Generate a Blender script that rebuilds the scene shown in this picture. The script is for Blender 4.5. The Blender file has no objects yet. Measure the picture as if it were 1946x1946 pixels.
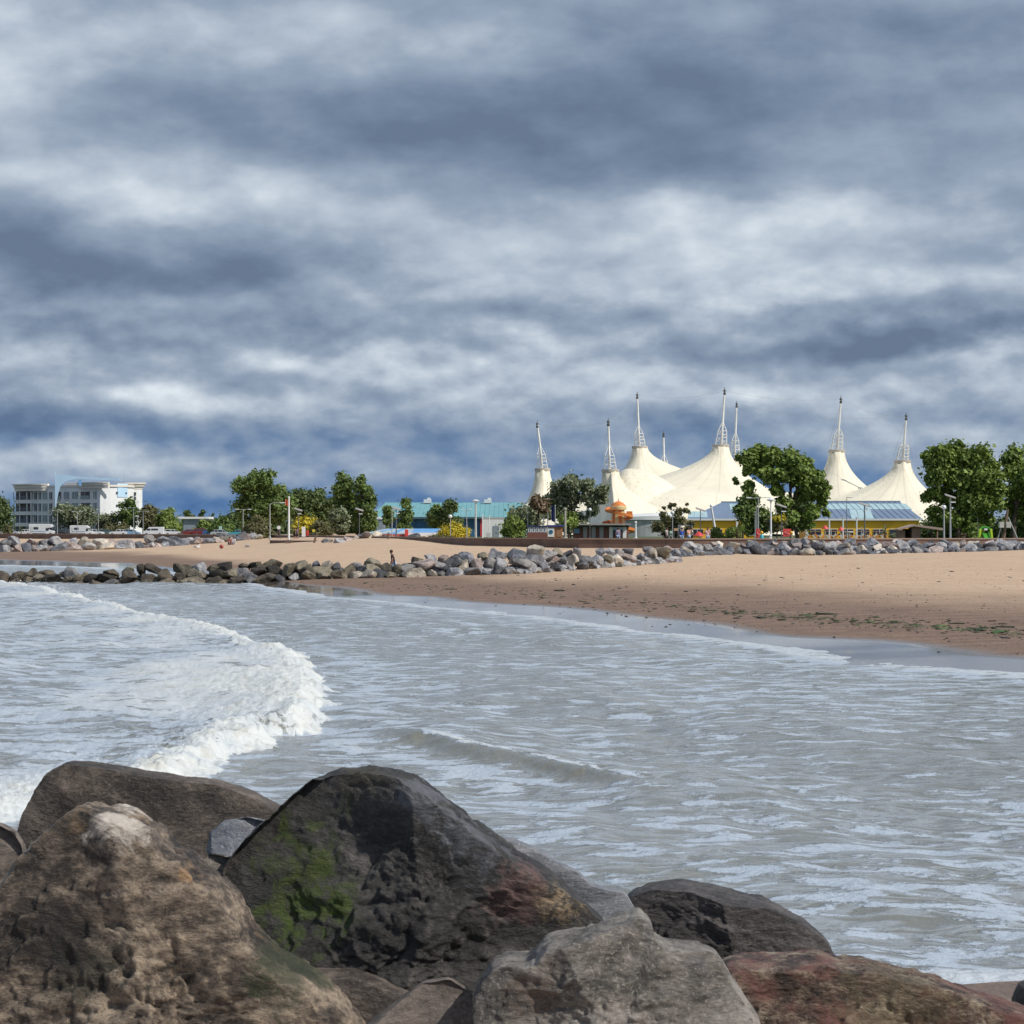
import bpy, bmesh, math, random
import numpy as np
from mathutils import Vector, Matrix

# ------------------------------------------------------------------ camera, sky, sun, exposure
SC = bpy.context.scene
COL = SC.collection
F = 4000.0            # focal length in photo pixels (photo 1946 wide)
EYE = 3.6
PITCH = math.atan(32.0 / F)
cam_d = bpy.data.cameras.new("camera")
cam_d.sensor_width = 36.0
cam_d.lens = 36.0 * F / 1946.0
cam_d.clip_start = 0.3
cam_d.clip_end = 9000.0
cam_d.dof.use_dof = True
cam_d.dof.focus_distance = 75.0
cam_d.dof.aperture_fstop = 26.0
cam = bpy.data.objects.new("camera", cam_d)
cam.location = (0, 0, EYE)
cam.rotation_euler = (math.pi / 2 + PITCH, 0, 0)
COL.objects.link(cam)
SC.camera = cam

SUN_EL = math.radians(44)
SUN_AZ = math.radians(117)     # clockwise from +Y (view direction) towards +X
sun_d = bpy.data.lights.new("sun", 'SUN')
sun_d.energy = 4.2
sun_d.angle = math.radians(0.53)
sun_d.color = (1.0, 0.94, 0.85)
sun = bpy.data.objects.new("sun", sun_d)
sdir = Vector((math.sin(SUN_AZ) * math.cos(SUN_EL), math.cos(SUN_AZ) * math.cos(SUN_EL), math.sin(SUN_EL)))
sun.rotation_euler = sdir.to_track_quat('Z', 'Y').to_euler()
COL.objects.link(sun)

SC.view_settings.view_transform = 'Standard'
SC.view_settings.look = 'None'
SC.view_settings.gamma = 1.0
SC.view_settings.exposure = 0.0
SC.cycles.max_bounces = 6
SC.cycles.transparent_max_bounces = 6


class NT:
    """small node-tree builder"""
    def __init__(self, tree):
        self.t = tree

    def n(self, typ, **kw):
        nd = self.t.nodes.new(typ)
        for k, v in kw.items():
            setattr(nd, k, v)
        return nd

    def link(self, a, b):
        self.t.links.new(a, b)

    def put(self, sock, v):
        if isinstance(v, bpy.types.NodeSocket):
            self.t.links.new(v, sock)
        elif v is not None:
            sock.default_value = v

    def m(self, op, a, b=None, c=None, clamp=False):
        nd = self.n('ShaderNodeMath', operation=op)
        nd.use_clamp = clamp
        self.put(nd.inputs[0], a)
        if b is not None: self.put(nd.inputs[1], b)
        if c is not None: self.put(nd.inputs[2], c)
        return nd.outputs[0]

    def mix(self, f, a, b, mode='MIX'):
        nd = self.n('ShaderNodeMix', data_type='RGBA', blend_type=mode)
        self.put(nd.inputs[0], f)
        for s, v in ((nd.inputs[6], a), (nd.inputs[7], b)):
            if isinstance(v, (tuple, list)) and len(v) == 3: v = (*v, 1)
            self.put(s, v)
        return nd.outputs[2]

    def noise(self, vec, scale, detail=4, rough=0.55, dist=0.0, out=0):
        nd = self.n('ShaderNodeTexNoise')
        if vec is not None: self.link(vec, nd.inputs['Vector'])
        nd.inputs['Scale'].default_value = scale
        nd.inputs['Detail'].default_value = detail
        nd.inputs['Roughness'].default_value = rough
        nd.inputs['Distortion'].default_value = dist
        return nd.outputs[out]

    def ss(self, x, a, b, lo=0.0, hi=1.0):
        nd = self.n('ShaderNodeMapRange', interpolation_type='SMOOTHSTEP')
        self.put(nd.inputs[0], x)
        nd.inputs[1].default_value = a; nd.inputs[2].default_value = b
        nd.inputs[3].default_value = lo; nd.inputs[4].default_value = hi
        return nd.outputs[0]

    def ramp(self, f, stops):
        nd = self.n('ShaderNodeValToRGB')
        self.put(nd.inputs[0], f)
        cr = nd.color_ramp
        while len(cr.elements) < len(stops): cr.elements.new(0.5)
        for e, (p, c) in zip(cr.elements, stops):
            e.position = p; e.color = (*c, 1)
        return nd.outputs[0]

    def vscale(self, vec, s):
        nd = self.n('ShaderNodeVectorMath', operation='MULTIPLY')
        self.link(vec, nd.inputs[0]); nd.inputs[1].default_value = s
        return nd.outputs[0]

    def comb(self, x, y, z):
        nd = self.n('ShaderNodeCombineXYZ')
        self.put(nd.inputs[0], x); self.put(nd.inputs[1], y); self.put(nd.inputs[2], z)
        return nd.outputs[0]


world = bpy.data.worlds.new("World")
SC.world = world
world.use_nodes = True
wt = world.node_tree
wt.nodes.clear()
W_ = NT(wt)
tc = W_.n('ShaderNodeTexCoord')
sep = W_.n('ShaderNodeSeparateXYZ')
W_.link(tc.outputs['Generated'], sep.inputs[0])
az = W_.m('ARCTAN2', sep.outputs[0], sep.outputs[1])
el = W_.m('ARCSINE', sep.outputs[2])
# cloud space: one unit = 1000 photo pixels of angle (0.25 rad)
U = W_.m('MULTIPLY', az, 4.0)
V = W_.m('MULTIPLY', el, 4.0)
uv = W_.comb(U, W_.m('MULTIPLY', V, 2.1), 0.0)
warp = W_.n('ShaderNodeTexNoise'); W_.link(uv, warp.inputs['Vector'])
warp.inputs['Scale'].default_value = 3.0; warp.inputs['Detail'].default_value = 5; warp.inputs['Roughness'].default_value = 0.5
wsep = W_.n('ShaderNodeSeparateXYZ'); W_.link(warp.outputs['Color'], wsep.inputs[0])
Uw = W_.m('ADD', U, W_.m('MULTIPLY', W_.m('SUBTRACT', wsep.outputs[0], 0.5), 0.34))
Vw = W_.m('ADD', V, W_.m('MULTIPLY', W_.m('SUBTRACT', wsep.outputs[1], 0.5), 0.17))
BLOBS = [
 # px, py, rx, ry, amplitude : the big banks of cloud
 (600, 235, 330, 75, -.34), (1150, 250, 300, 110, -.34), (1560, 120, 330, 150, -.22), (1230, 320, 300, 55, -.12),
 (1850, 80, 200, 120, -.10), (330, 510, 380, 62, -.42), (0, 430, 140, 60, -.40), (80, 0, 200, 55, -.30),
 (1350, 590, 420, 26, -.26), (1800, 650, 280, 30, -.40), (1450, 670, 350, 30, -.22), (960, 395, 160, 45, -.16),
 (1850, 300, 200, 60, -.10), (700, 620, 260, 34, -.18), (250, 640, 200, 40, -.10),
 (20, 170, 110, 150, .26), (230, 385, 200, 60, .24), (480, 370, 200, 50, .14), (560, 90, 330, 55, .10),
 (1400, 425, 300, 50, .30), (1230, 410, 90, 40, .14), (1650, 545, 330, 40, .24), (1250, 500, 280, 60, .16),
 (880, 450, 170, 55, .26), (700, 545, 160, 30, .12), (640, 690, 130, 26, .36), (1050, 655, 120, 22, .28),
 (1850, 690, 190, 22, .34), (1200, 705, 150, 22, .22), (90, 690, 150, 26, .14), (330, 780, 90, 26, .34),
 (180, 600, 200, 40, .10), (1600, 390, 250, 30, .16), (600, 780, 200, 24, .16), (90, 870, 230, 24, .22), (480, 880, 180, 22, .14),
 (150, 825, 420, 26, -.24), (800, 850, 380, 26, -.16), (600, 950, 700, 26, -.26), (1350, 800, 330, 30, -.18), (1300, 900, 300, 40, -.12),
 (950, 900, 200, 20, .06), (1650, 790, 260, 34, .14), (1500, 740, 260, 22, .12), (1750, 860, 200, 30, .04), (60, 800, 200, 18, -.2),
]
acc = None
for (bx, by, rx, ry, a) in BLOBS:
    dx = W_.m('MULTIPLY', W_.m('SUBTRACT', Uw, (bx - 973) / 1000), 1000 / rx)
    dy = W_.m('MULTIPLY', W_.m('SUBTRACT', Vw, (1005 - by) / 1000), 1000 / ry)
    q = W_.m('ADD', W_.m('MULTIPLY', dx, dx), W_.m('MULTIPLY', dy, dy))
    g = W_.m('MULTIPLY', W_.m('POWER', 2.7183, W_.m('MULTIPLY', q, -0.75)), a)
    acc = g if acc is None else W_.m('ADD', acc, g)
n1 = W_.noise(W_.comb(U, W_.m('MULTIPLY', V, 2.0), 0.37), 2.1, 7, 0.50)
n2 = W_.noise(W_.comb(U, W_.m('MULTIPLY', V, 1.8), 5.1), 6.5, 8, 0.60)
tval = W_.m('ADD', W_.m('ADD', W_.m('MULTIPLY', acc, 1.05), 0.49), W_.m('MULTIPLY', W_.m('SUBTRACT', n1, 0.5), 0.55))
tval = W_.m('ADD', tval, W_.m('MULTIPLY', W_.m('SUBTRACT', n2, 0.5), W_.ss(V, 0.75, 0.35, .28, .42)))
# side light on the banks: lit crowns over flat dark bases, strongest in the small clouds low down
def relief(scale, dv, sq, z, det):
    ra = W_.noise(W_.comb(U, W_.m('MULTIPLY', V, sq), z), scale, det, 0.5)
    rb = W_.noise(W_.comb(W_.m('ADD', U, dv * .5), W_.m('MULTIPLY', W_.m('ADD', V, dv), sq), z), scale, det, 0.5)
    return W_.m('SUBTRACT', ra, rb)
tval = W_.m('ADD', tval, W_.m('MULTIPLY', relief(3.2, .040, 1.9, 7.7, 8), .85))
tval = W_.m('ADD', tval, W_.m('MULTIPLY', relief(6.2, .024, 1.7, 3.7, 8), W_.ss(V, 0.62, 0.33, .1, 1.05)))
hi = W_.ramp(tval, [(0.0, (.138, .193, .282)), (0.20, (.190, .258, .364)), (0.48, (.315, .388, .495)), (0.72, (.50, .575, .665)), (0.96, (.74, .81, .87))])
lo = W_.ramp(tval, [(0.0, (.055, .140, .330)), (0.22, (.115, .218, .410)), (0.46, (.265, .350, .480)), (0.70, (.43, .505, .60)), (0.92, (.68, .74, .77))])
lowf = W_.ss(V, 0.30, 0.02)
cloud = W_.mix(lowf, hi, lo)
# at the other side of the sky the cloud thins and the plain daylight sky shows
sky = W_.n('ShaderNodeTexSky', sky_type='NISHITA')
sky.sun_disc = False
sky.sun_elevation = SUN_EL
sky.sun_rotation = SUN_AZ
sky.air_density = 1.0; sky.dust_density = 0.6; sky.ozone_density = 1.5
gap = W_.ss(W_.noise(tc.outputs['Generated'], 2.3, 4), 0.45, 0.62)
gap = W_.m('MULTIPLY', gap, W_.ss(el, 0.30, 0.55))
cl10 = W_.n('ShaderNodeVectorMath', operation='SCALE'); W_.link(cloud, cl10.inputs[0]); cl10.inputs['Scale'].default_value = 10.0
final = W_.mix(W_.m('MULTIPLY', gap, 0.6), cl10.outputs[0], sky.outputs[0])
bg = W_.n('ShaderNodeBackground'); W_.link(final, bg.inputs[0]); bg.inputs[1].default_value = 0.1
wo = W_.n('ShaderNodeOutputWorld'); W_.link(bg.outputs[0], wo.inputs[0])
world.cycles.sampling_method = 'MANUAL'
world.cycles.sample_map_resolution = 1024

# ------------------------------------------------------------------ helpers
def P(px, py, d):
    """photo pixel at depth d (metres along the view) -> world point"""
    v = (973.0 - py) / F
    fy = math.cos(PITCH) - v * math.sin(PITCH)
    fz = math.sin(PITCH) + v * math.cos(PITCH)
    s = d / fy
    return Vector(((px - 973.0) / F * s, d, EYE + fz * s))

def X(px, d): return (px - 973.0) / F * d

def _h(ix, iy, iz, seed):
    h = (ix.astype(np.int64) * 73856093) ^ (iy.astype(np.int64) * 19349663) ^ (iz.astype(np.int64) * 83492791) ^ (seed * 2654435761)
    h = (h ^ (h >> 13)) * 1274126177
    h = h ^ (h >> 16)
    return (h & 0xFFFFFF).astype(np.float64) / float(0xFFFFFF)

def vnoise(p, seed=0):
    i = np.floor(p).astype(np.int64); f = p - i
    f = f * f * f * (f * (f * 6 - 15) + 10)
    r = 0
    for dx in (0, 1):
        wx = f[:, 0] if dx else 1 - f[:, 0]
        for dy in (0, 1):
            wy = f[:, 1] if dy else 1 - f[:, 1]
            for dz in (0, 1):
                wz = f[:, 2] if dz else 1 - f[:, 2]
                r = r + wx * wy * wz * _h(i[:, 0] + dx, i[:, 1] + dy, i[:, 2] + dz, seed)
    return r * 2 - 1

def fbm(p, octaves=5, gain=0.5, seed=0, ridged=False):
    a = 1.0; s = 0; tot = 0
    R = np.array([[.80, .36, .48], [-.60, .48, .64], [0, -.80, .60]])
    for o in range(octaves):
        n = vnoise(p, seed + o * 17)
        if ridged: n = 1 - 2 * np.abs(n)
        s = s + a * n; tot += a
        a *= gain
        p = (p @ R.T) * 2.03 + 11.7
    return s / tot

def tag(o, label=None, cat=None, group=None, kind=None):
    if label: o["label"] = label
    if cat: o["category"] = cat
    if group: o["group"] = group
    if kind: o["kind"] = kind
    return o

def empty(name, loc, rz=0.0):
    o = bpy.data.objects.new(name, None)
    o.empty_display_size = 0.3
    o.location = loc; o.rotation_euler = (0, 0, rz)
    COL.objects.link(o)
    return o

def np_mesh(name, verts, faces, smooth=True):
    me = bpy.data.meshes.new(name)
    v = np.asarray(verts, dtype=np.float32); f = np.asarray(faces, dtype=np.int32)
    k = f.shape[1]
    me.vertices.add(len(v)); me.vertices.foreach_set("co", v.ravel())
    me.loops.add(f.size); me.loops.foreach_set("vertex_index", f.ravel())
    me.polygons.add(len(f)); me.polygons.foreach_set("loop_start", np.arange(0, f.size, k, dtype=np.int32))
    me.update(calc_edges=True)
    me.polygons.foreach_set("use_smooth", np.full(len(f), smooth, dtype=bool))
    me.validate()
    return me

def link(name, me, mt, parent=None, loc=None):
    o = bpy.data.objects.new(name, me)
    if mt is not None:
        if len(me.materials) == 0: me.materials.append(mt)
    COL.objects.link(o)
    if parent is not None: o.parent = parent
    if loc is not None: o.location = loc
    return o

def grid_mesh(name, xs, ys, zs, smooth=True):
    r, c = xs.shape
    v = np.stack([xs.ravel(), ys.ravel(), zs.ravel()], 1)
    idx = np.arange(r * c).reshape(r, c)
    f = np.stack([idx[:-1, :-1].ravel(), idx[:-1, 1:].ravel(), idx[1:, 1:].ravel(), idx[1:, :-1].ravel()], 1)
    return np_mesh(name, v, f, smooth)

class MB:
    """collects boxes, bars, tubes and lathes, then links them as ONE mesh object"""
    def __init__(s): s.v = []; s.f = []
    def add(s, vs, fs):
        b = len(s.v); s.v += [tuple(x) for x in vs]; s.f += [tuple(i + b for i in q) for q in fs]
        return s
    def box(s, c, size, rz=0.0, rx=0.0, ry=0.0):
        hx, hy, hz = size[0] / 2, size[1] / 2, size[2] / 2
        m = Matrix.Rotation(rz, 3, 'Z') @ Matrix.Rotation(ry, 3, 'Y') @ Matrix.Rotation(rx, 3, 'X')
        vs = [Vector(c) + m @ Vector((x, y, z)) for x in (-hx, hx) for y in (-hy, hy) for z in (-hz, hz)]
        return s.add(vs, [(0, 1, 3, 2), (4, 6, 7, 5), (0, 4, 5, 1), (2, 3, 7, 6), (0, 2, 6, 4), (1, 5, 7, 3)])
    def tube(s, a, b, r0, r1=None, n=8):
        r1 = r0 if r1 is None else r1
        a = Vector(a); b = Vector(b); d = b - a
        if d.length < 1e-6: return s
        q = d.to_track_quat('Z', 'Y')
        vs = []
        for (c, r) in ((a, r0), (b, r1)):
            for k in range(n):
                t = 2 * math.pi * k / n
                vs.append(c + q @ Vector((r * math.cos(t), r * math.sin(t), 0)))
        fs = [(k, (k + 1) % n, n + (k + 1) % n, n + k) for k in range(n)]
        fs += [tuple(range(n - 1, -1, -1)), tuple(range(n, 2 * n))]
        return s.add(vs, fs)
    def path(s, pts, r, n=6):
        rr = r if isinstance(r, (list, tuple)) else [r] * len(pts)
        for i in range(len(pts) - 1): s.tube(pts[i], pts[i + 1], rr[i], rr[i + 1], n)
        return s
    def lathe(s, c, prof, n=20, squash=1.0):
        c = Vector(c); vs = []; fs = []
        for (r, z) in prof:
            for k in range(n):
                t = 2 * math.pi * k / n
                vs.append(c + Vector((r * math.cos(t), r * math.sin(t) * squash, z)))
        for i in range(len(prof) - 1):
            for k in range(n):
                fs.append((i * n + k, i * n + (k + 1) % n, (i + 1) * n + (k + 1) % n, (i + 1) * n + k))
        fs.append(tuple(range(n - 1, -1, -1))); fs.append(tuple(range((len(prof) - 1) * n, len(prof) * n)))
        return s.add(vs, fs)
    def prism(s, poly, z0, z1):
        n = len(poly)
        vs = [(x, y, z0) for x, y in poly] + [(x, y, z1) for x, y in poly]
        fs = [(k, (k + 1) % n, n + (k + 1) % n, n + k) for k in range(n)] + [tuple(range(n - 1, -1, -1)), tuple(range(n, 2 * n))]
        return s.add(vs, fs)
    def side(s, poly, y0, y1, inset=0.0):
        """profile in x,z swept along y"""
        n = len(poly)
        vs = [(x, y0, z) for x, z in poly] + [(x, y1, z) for x, z in poly]
        fs = [(k, (k + 1) % n, n + (k + 1) % n, n + k) for k in range(n)] + [tuple(range(n - 1, -1, -1)), tuple(range(n, 2 * n))]
        return s.add(vs, fs)
    def ball(s, c, r, n=12, sq=(1, 1, 1)):
        prof = []
        c = Vector(c); vs = []; fs = []; m = n // 2
        for i in range(1, m):
            ph = math.pi * i / m
            for k in range(n):
                t = 2 * math.pi * k / n
                vs.append(c + Vector((r * sq[0] * math.sin(ph) * math.cos(t), r * sq[1] * math.sin(ph) * math.sin(t), r * sq[2] * math.cos(ph))))
        a = len(vs); vs.append(c + Vector((0, 0, r * sq[2]))); vs.append(c - Vector((0, 0, r * sq[2])))
        for i in range(m - 2):
            for k in range(n):
                fs.append((i * n + k, (i + 1) * n + k, (i + 1) * n + (k + 1) % n, i * n + (k + 1) % n))
        for k in range(n):
            fs.append((a, k, (k + 1) % n)); fs.append((a + 1, (m - 2) * n + (k + 1) % n, (m - 2) * n + k))
        return s.add(vs, fs)
    def build(s, name, mt, parent=None, smooth=False, bevel=0.0, angle=40):
        me = bpy.data.meshes.new(name)
        me.from_pydata(s.v, [], s.f)
        bm = bmesh.new(); bm.from_mesh(me)
        bmesh.ops.recalc_face_normals(bm, faces=bm.faces)
        if bevel > 0:
            es = [e for e in bm.edges if len(e.link_faces) == 2 and e.calc_face_angle(0) > 0.5]
            bmesh.ops.bevel(bm, geom=es, offset=bevel, segments=1, affect='EDGES', clamp_overlap=True)
        bm.to_mesh(me); bm.free()
        if smooth:
            me.polygons.foreach_set("use_smooth", np.full(len(me.polygons), True, dtype=bool))
            me.set_sharp_from_angle(angle=math.radians(angle))
        return link(name, me, mt, parent)

_mats = {}
def mat(name, col, rough=0.6, var=0.12, scale=3.0, metal=0.0, spec=0.5, bump=0.0, dirt=None, dirt_amt=0.0, alpha=None):
    if name in _mats: return _mats[name]
    m = bpy.data.materials.new(name); m.use_nodes = True
    t = NT(m.node_tree); b = m.node_tree.nodes['Principled BSDF']
    tcn = t.n('ShaderNodeTexCoord')
    n = t.noise(tcn.outputs['Object'], scale, 5, 0.6)
    lo_ = tuple(c * (1 - var) for c in col); hi_ = tuple(min(1, c * (1 + var)) for c in col)
    c = t.mix(t.ss(n, 0.3, 0.7), lo_, hi_)
    if dirt is not None:
        n2_ = t.noise(t.vscale(tcn.outputs['Object'], (1, 1, .35)), scale * 1.7, 6, 0.65)
        c = t.mix(t.m('MULTIPLY', t.ss(n2_, 0.48, 0.72), dirt_amt), c, dirt)
    t.link(c, b.inputs['Base Color'])
    b.inputs['Roughness'].default_value = rough
    b.inputs['Metallic'].default_value = metal
    b.inputs['Specular IOR Level'].default_value = spec
    if bump:
        bp = t.n('ShaderNodeBump'); bp.inputs['Strength'].default_value = bump; bp.inputs['Distance'].default_value = 0.05
        t.link(t.noise(tcn.outputs['Object'], scale * 6, 5, 0.65), bp.inputs['Height']); t.link(bp.outputs[0], b.inputs['Normal'])
    _mats[name] = m
    return m
# ------------------------------------------------------------------ beach terrain
COLS = [
 (-3000, [(3, 1.2), (9, -.3), (14, -.8), (260, -.6), (300, -.1), (360, .9), (430, 1.5), (620, 1.7)]),
 (-500, [(3, 1.5), (9, .6), (13, -.4), (20, -.8), (200, -.5), (225, 0), (330, .5), (390, 1.3), (470, 1.7), (620, 1.7)]),
 (0,    [(3, 1.6), (8, 1.5), (10, .9), (12, .3), (14, -.1), (18, -.5), (180, -.4), (206, 0), (290, .38), (350, 1.1), (398, 1.8), (620, 1.8)]),
 (250,  [(3, 1.6), (8, 1.5), (10, .9), (12, .4), (14, .1), (18, -.4), (165, -.3), (190, 0), (280, .55), (330, 1.3), (366, 1.95), (620, 1.95)]),
 (420,  [(3, 1.6), (8, 1.5), (10, .9), (12, .4), (14, .1), (18, -.4), (135, -.2), (148, 0), (200, .45), (300, 1.5), (340, 2.2), (620, 2.2)]),
 (600,  [(3, 1.6), (8, 1.5), (10, .9), (12, .5), (14, .1), (17, -.3), (100, -.2), (117, 0), (140, .30), (200, .95), (270, 2.35), (300, 2.66), (620, 2.66)]),
 (760,  [(3, 1.6), (8, 1.5), (10, .9), (12, .5), (14, .1), (17, -.3), (90, -.2), (103, 0), (110, .17), (140, .42), (200, 1.25), (235, 2.45), (246, 2.66), (620, 2.66)]),
 (820,  [(3, 1.6), (8, 1.5), (10, .9), (12, .5), (14, .1), (17, -.3), (85, -.2), (97, 0), (140, .5), (200, 1.35), (232, 2.2), (620, 2.2)]),
 (900,  [(3, 1.6), (8, 1.5), (10, .9), (12, .5), (14, .1), (17, -.3), (80, -.2), (92, 0), (101, .18), (140, .58), (190, 1.3), (215, 1.93), (620, 1.95)]),
 (1000, [(3, 1.6), (8, 1.5), (10, .9), (12, .5), (14, .15), (17, -.3), (75, -.2), (87, 0), (97, .19), (139, .65), (190, 1.4), (210, 1.87), (620, 1.95)]),
 (1290, [(3, 1.6), (8, 1.5), (10, .9), (12, .5), (14, .2), (17, -.3), (60, -.2), (72, 0), (81, .19), (105, .45), (165, 1.0), (200, 1.8), (620, 1.95)]),
 (1500, [(3, 1.6), (8, 1.5), (10, .9), (12, .5), (14, .2), (16.7, -.02), (20, -.3), (50, -.2), (63, 0), (69, .19), (90, .42), (120, .68), (186, 1.12), (205, 1.75), (620, 1.95)]),
 (1946, [(3, 1.6), (8, 1.5), (10, .9), (12, .5), (14, .25), (16.9, 0), (20, -.3), (44, -.15), (52, 0), (58, .19), (75, .38), (100, .64), (188, 1.55), (205, 1.85), (620, 1.95)]),
 (2600, [(3, 1.6), (8, 1.5), (10, .9), (12, .5), (15, .2), (19, 0), (23, -.2), (36, -.1), (42, 0), (90, .7), (188, 1.7), (210, 1.9), (620, 1.95)]),
 (4500, [(3, 1.6), (8, 1.5), (12, .7), (18, .2), (30, .25), (80, .9), (188, 1.7), (210, 1.9), (620, 1.95)]),
]
_U = np.array([c[0] for c in COLS], float)
_D = np.concatenate([np.linspace(3, 60, 200), np.linspace(60.5, 620, 700)])
_Z = np.array([np.interp(_D, [p[0] for p in c[1]], [p[1] for p in c[1]]) for c in COLS])
for _ in range(3):
    _Z[:, 1:-1] = (_Z[:, :-2] + 2 * _Z[:, 1:-1] + _Z[:, 2:]) / 4
UF = np.linspace(-3000, 4500, 1501)
def _smooth_interp():
    M = np.zeros((len(UF), len(_D)))
    for j in range(len(_D)): M[:, j] = np.interp(UF, _U, _Z[:, j])
    k = np.exp(-0.5 * (np.arange(-24, 25) / 9.0) ** 2); k /= k.sum()
    Mp = np.pad(M, ((24, 24), (0, 0)), mode='edge')
    out = np.zeros_like(M)
    for i, w in enumerate(k): out += w * Mp[i:i + len(UF)]
    return out
_M = _smooth_interp()

def terrain(x, y, detail=True):
    x = np.atleast_1d(np.asarray(x, float)); y = np.maximum(np.atleast_1d(np.asarray(y, float)), 3.0)
    u = np.clip(973 + F * x / y, -3000, 4499.9)
    fi = (u + 3000) / 5.0; i = fi.astype(int); fi = fi - i
    jd = np.interp(y, _D, np.arange(len(_D))); j = np.minimum(jd.astype(int), len(_D) - 2); fj = jd - j
    z = (_M[i, j] * (1 - fi) + _M[i + 1, j] * fi) * (1 - fj) + (_M[i, j + 1] * (1 - fi) + _M[i + 1, j + 1] * fi) * fj
    # cusps and low undulation along the shore
    p = np.stack([x, y, 0 * x], 1)
    if detail:
        z = z + 0.035 * fbm(p * 0.09, 2, 0.5, 3) * np.clip(1 - np.abs(z) / 0.8, 0, 1) * (y > 30) + 0.05 * np.clip(z - .5, 0, 1) * fbm(p * np.array([.12, .05, 1]), 3, 0.5, 5)
    return z
def tz(x, y): return float(terrain(x, y)[0])

uu = np.concatenate([np.linspace(-3000, -150, 60), np.linspace(-140, 2100, 520), np.linspace(2110, 4490, 60)])
dd = np.concatenate([np.linspace(3, 20, 50), np.linspace(21, 40, 12), 14400 / (np.linspace(400, 36, 420))])
UU, DD = np.meshgrid(uu, dd)
XX = (UU - 973) / F * DD; YY = DD
ZZ = terrain(XX.ravel(), YY.ravel()).reshape(XX.shape)
pp = np.stack([XX.ravel(), YY.ravel(), 0 * XX.ravel()], 1)
ZZ = ZZ + (0.022 * fbm(pp * np.array([.9, .35, 1]), 4, 0.55, 9).reshape(XX.shape)) * np.clip(ZZ * 1.5, 0.05, 1)
beach_me = grid_mesh("beach_sand", XX, YY, ZZ)

def sand_material():
    m = bpy.data.materials.new("sand"); m.use_nodes = True
    t = NT(m.node_tree); b = m.node_tree.nodes['Principled BSDF']
    g = t.n('ShaderNodeNewGeometry'); s = t.n('ShaderNodeSeparateXYZ'); t.link(g.outputs['Position'], s.inputs[0])
    pos = g.outputs['Position']
    z = s.outputs[2]
    wob = t.noise(t.vscale(pos, (.12, .06, 0)), 1.0, 3)
    zz = t.m('ADD', z, t.m('MULTIPLY', t.m('SUBTRACT', wob, 0.5), 0.30))
    dry = t.ss(zz, 0.36, 0.72)          # damp to dry sand
    wet = t.ss(t.m('ADD', z, t.m('MULTIPLY', t.m('SUBTRACT', wob, 0.5), 0.10)), 0.185, 0.12); wet = t.m('MULTIPLY', wet, t.ss(s.outputs[1], 22, 34, .25, 1.0))   # film of water left by the swash
    grain = t.noise(pos, 9.0, 6, 0.7)
    band = t.noise(t.vscale(pos, (.25, .9, .25)), 1.2, 6, 0.65)
    cdry = t.mix(t.ss(band, .3, .7), (.500, .355, .242), (.590, .435, .305))
    cdry = t.mix(t.m('MULTIPLY', t.ss(grain, .55, .8), .35), cdry, (.33, .24, .18))
    cdamp = t.mix(t.ss(band, .35, .7), (.190, .125, .090), (.270, .185, .135))
    cdamp = t.mix(t.m('MULTIPLY', t.ss(grain, .54, .70), .7), cdamp, (.09, .065, .055))
    c = t.mix(dry, cdamp, cdry)
    # darker patches of strewn pebble and broken weed
    peb = t.noise(t.vscale(pos, (1, .55, 1)), 3.5, 7, 0.75)
    c = t.mix(t.m('MULTIPLY', t.ss(peb, .56, .66), t.ss(zz, .85, .35, .05, .8)), c, (.10, .075, .06))
    c = t.mix(wet, c, (.155, .130, .115))
    t.link(c, b.inputs['Base Color'])
    rw = t.noise(t.vscale(pos, (.3, .3, .3)), 1.0, 4)
    rough = t.m('ADD', t.m('MULTIPLY', t.m('SUBTRACT', 1.0, wet), 0.66), t.m('MULTIPLY', rw, 0.12))
    t.link(rough, b.inputs['Roughness'])
    t.put(b.inputs['Specular IOR Level'], t.m('ADD', 0.25, t.m('MULTIPLY', wet, .55)))
    bp = t.n('ShaderNodeBump'); bp.inputs['Distance'].default_value = 0.10
    t.put(bp.inputs['Strength'], t.m('SUBTRACT', 1.0, t.m('MULTIPLY', wet, .985)))
    h = t.m('ADD', t.m('MULTIPLY', t.noise(t.vscale(pos, (1.3, .8, 1)), 1.3, 9, 0.70), 1.6), t.m('MULTIPLY', t.noise(pos, 14, 5, .7), .35))
    t.link(h, bp.inputs['Height']); t.link(bp.outputs[0], b.inputs['Normal'])
    return m
SAND = sand_material()
tag(link("beach", beach_me, SAND), kind='structure')

# ------------------------------------------------------------------ promenade ground and sea wall line
GROUND_Z = 2.0
WALL = [(-2600, 560), (-900, 520), (-300, 450), (0, 400), (250, 370), (480, 330), (620, 285), (760, 246), (900, 215), (1100, 203), (1300, 200), (1600, 201), (1946, 205), (2600, 222), (4200, 250)]
WP = [(X(p, d), d) for p, d in WALL]
def poly_ribbon(name, front, back_y, z):
    vs = [(x, y, z) for x, y in front] + [(x * back_y / y * 1.0, back_y, z) for x, y in front]
    n = len(front)
    me = bpy.data.meshes.new(name)
    me.from_pydata(vs, [], [(i, i + 1, n + i + 1, n + i) for i in range(n - 1)])
    return me
front = [(x, y + .25) for x, y in WP]
grass = mat("parkland_grass", (.070, .095, .035), .9, .3, .08)
me = poly_ribbon("ground", front, 6000, GROUND_Z)
tag(link("ground", me, grass), kind='structure')
paving = mat("promenade_paving", (.30, .27, .24), .8, .12, .6)
n = len(front)
prom_vs = [(x, y + .02, GROUND_Z + .004) for x, y in front] + [(x * (y + 16) / y, y + 16, GROUND_Z + .004) for x, y in front]
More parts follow.
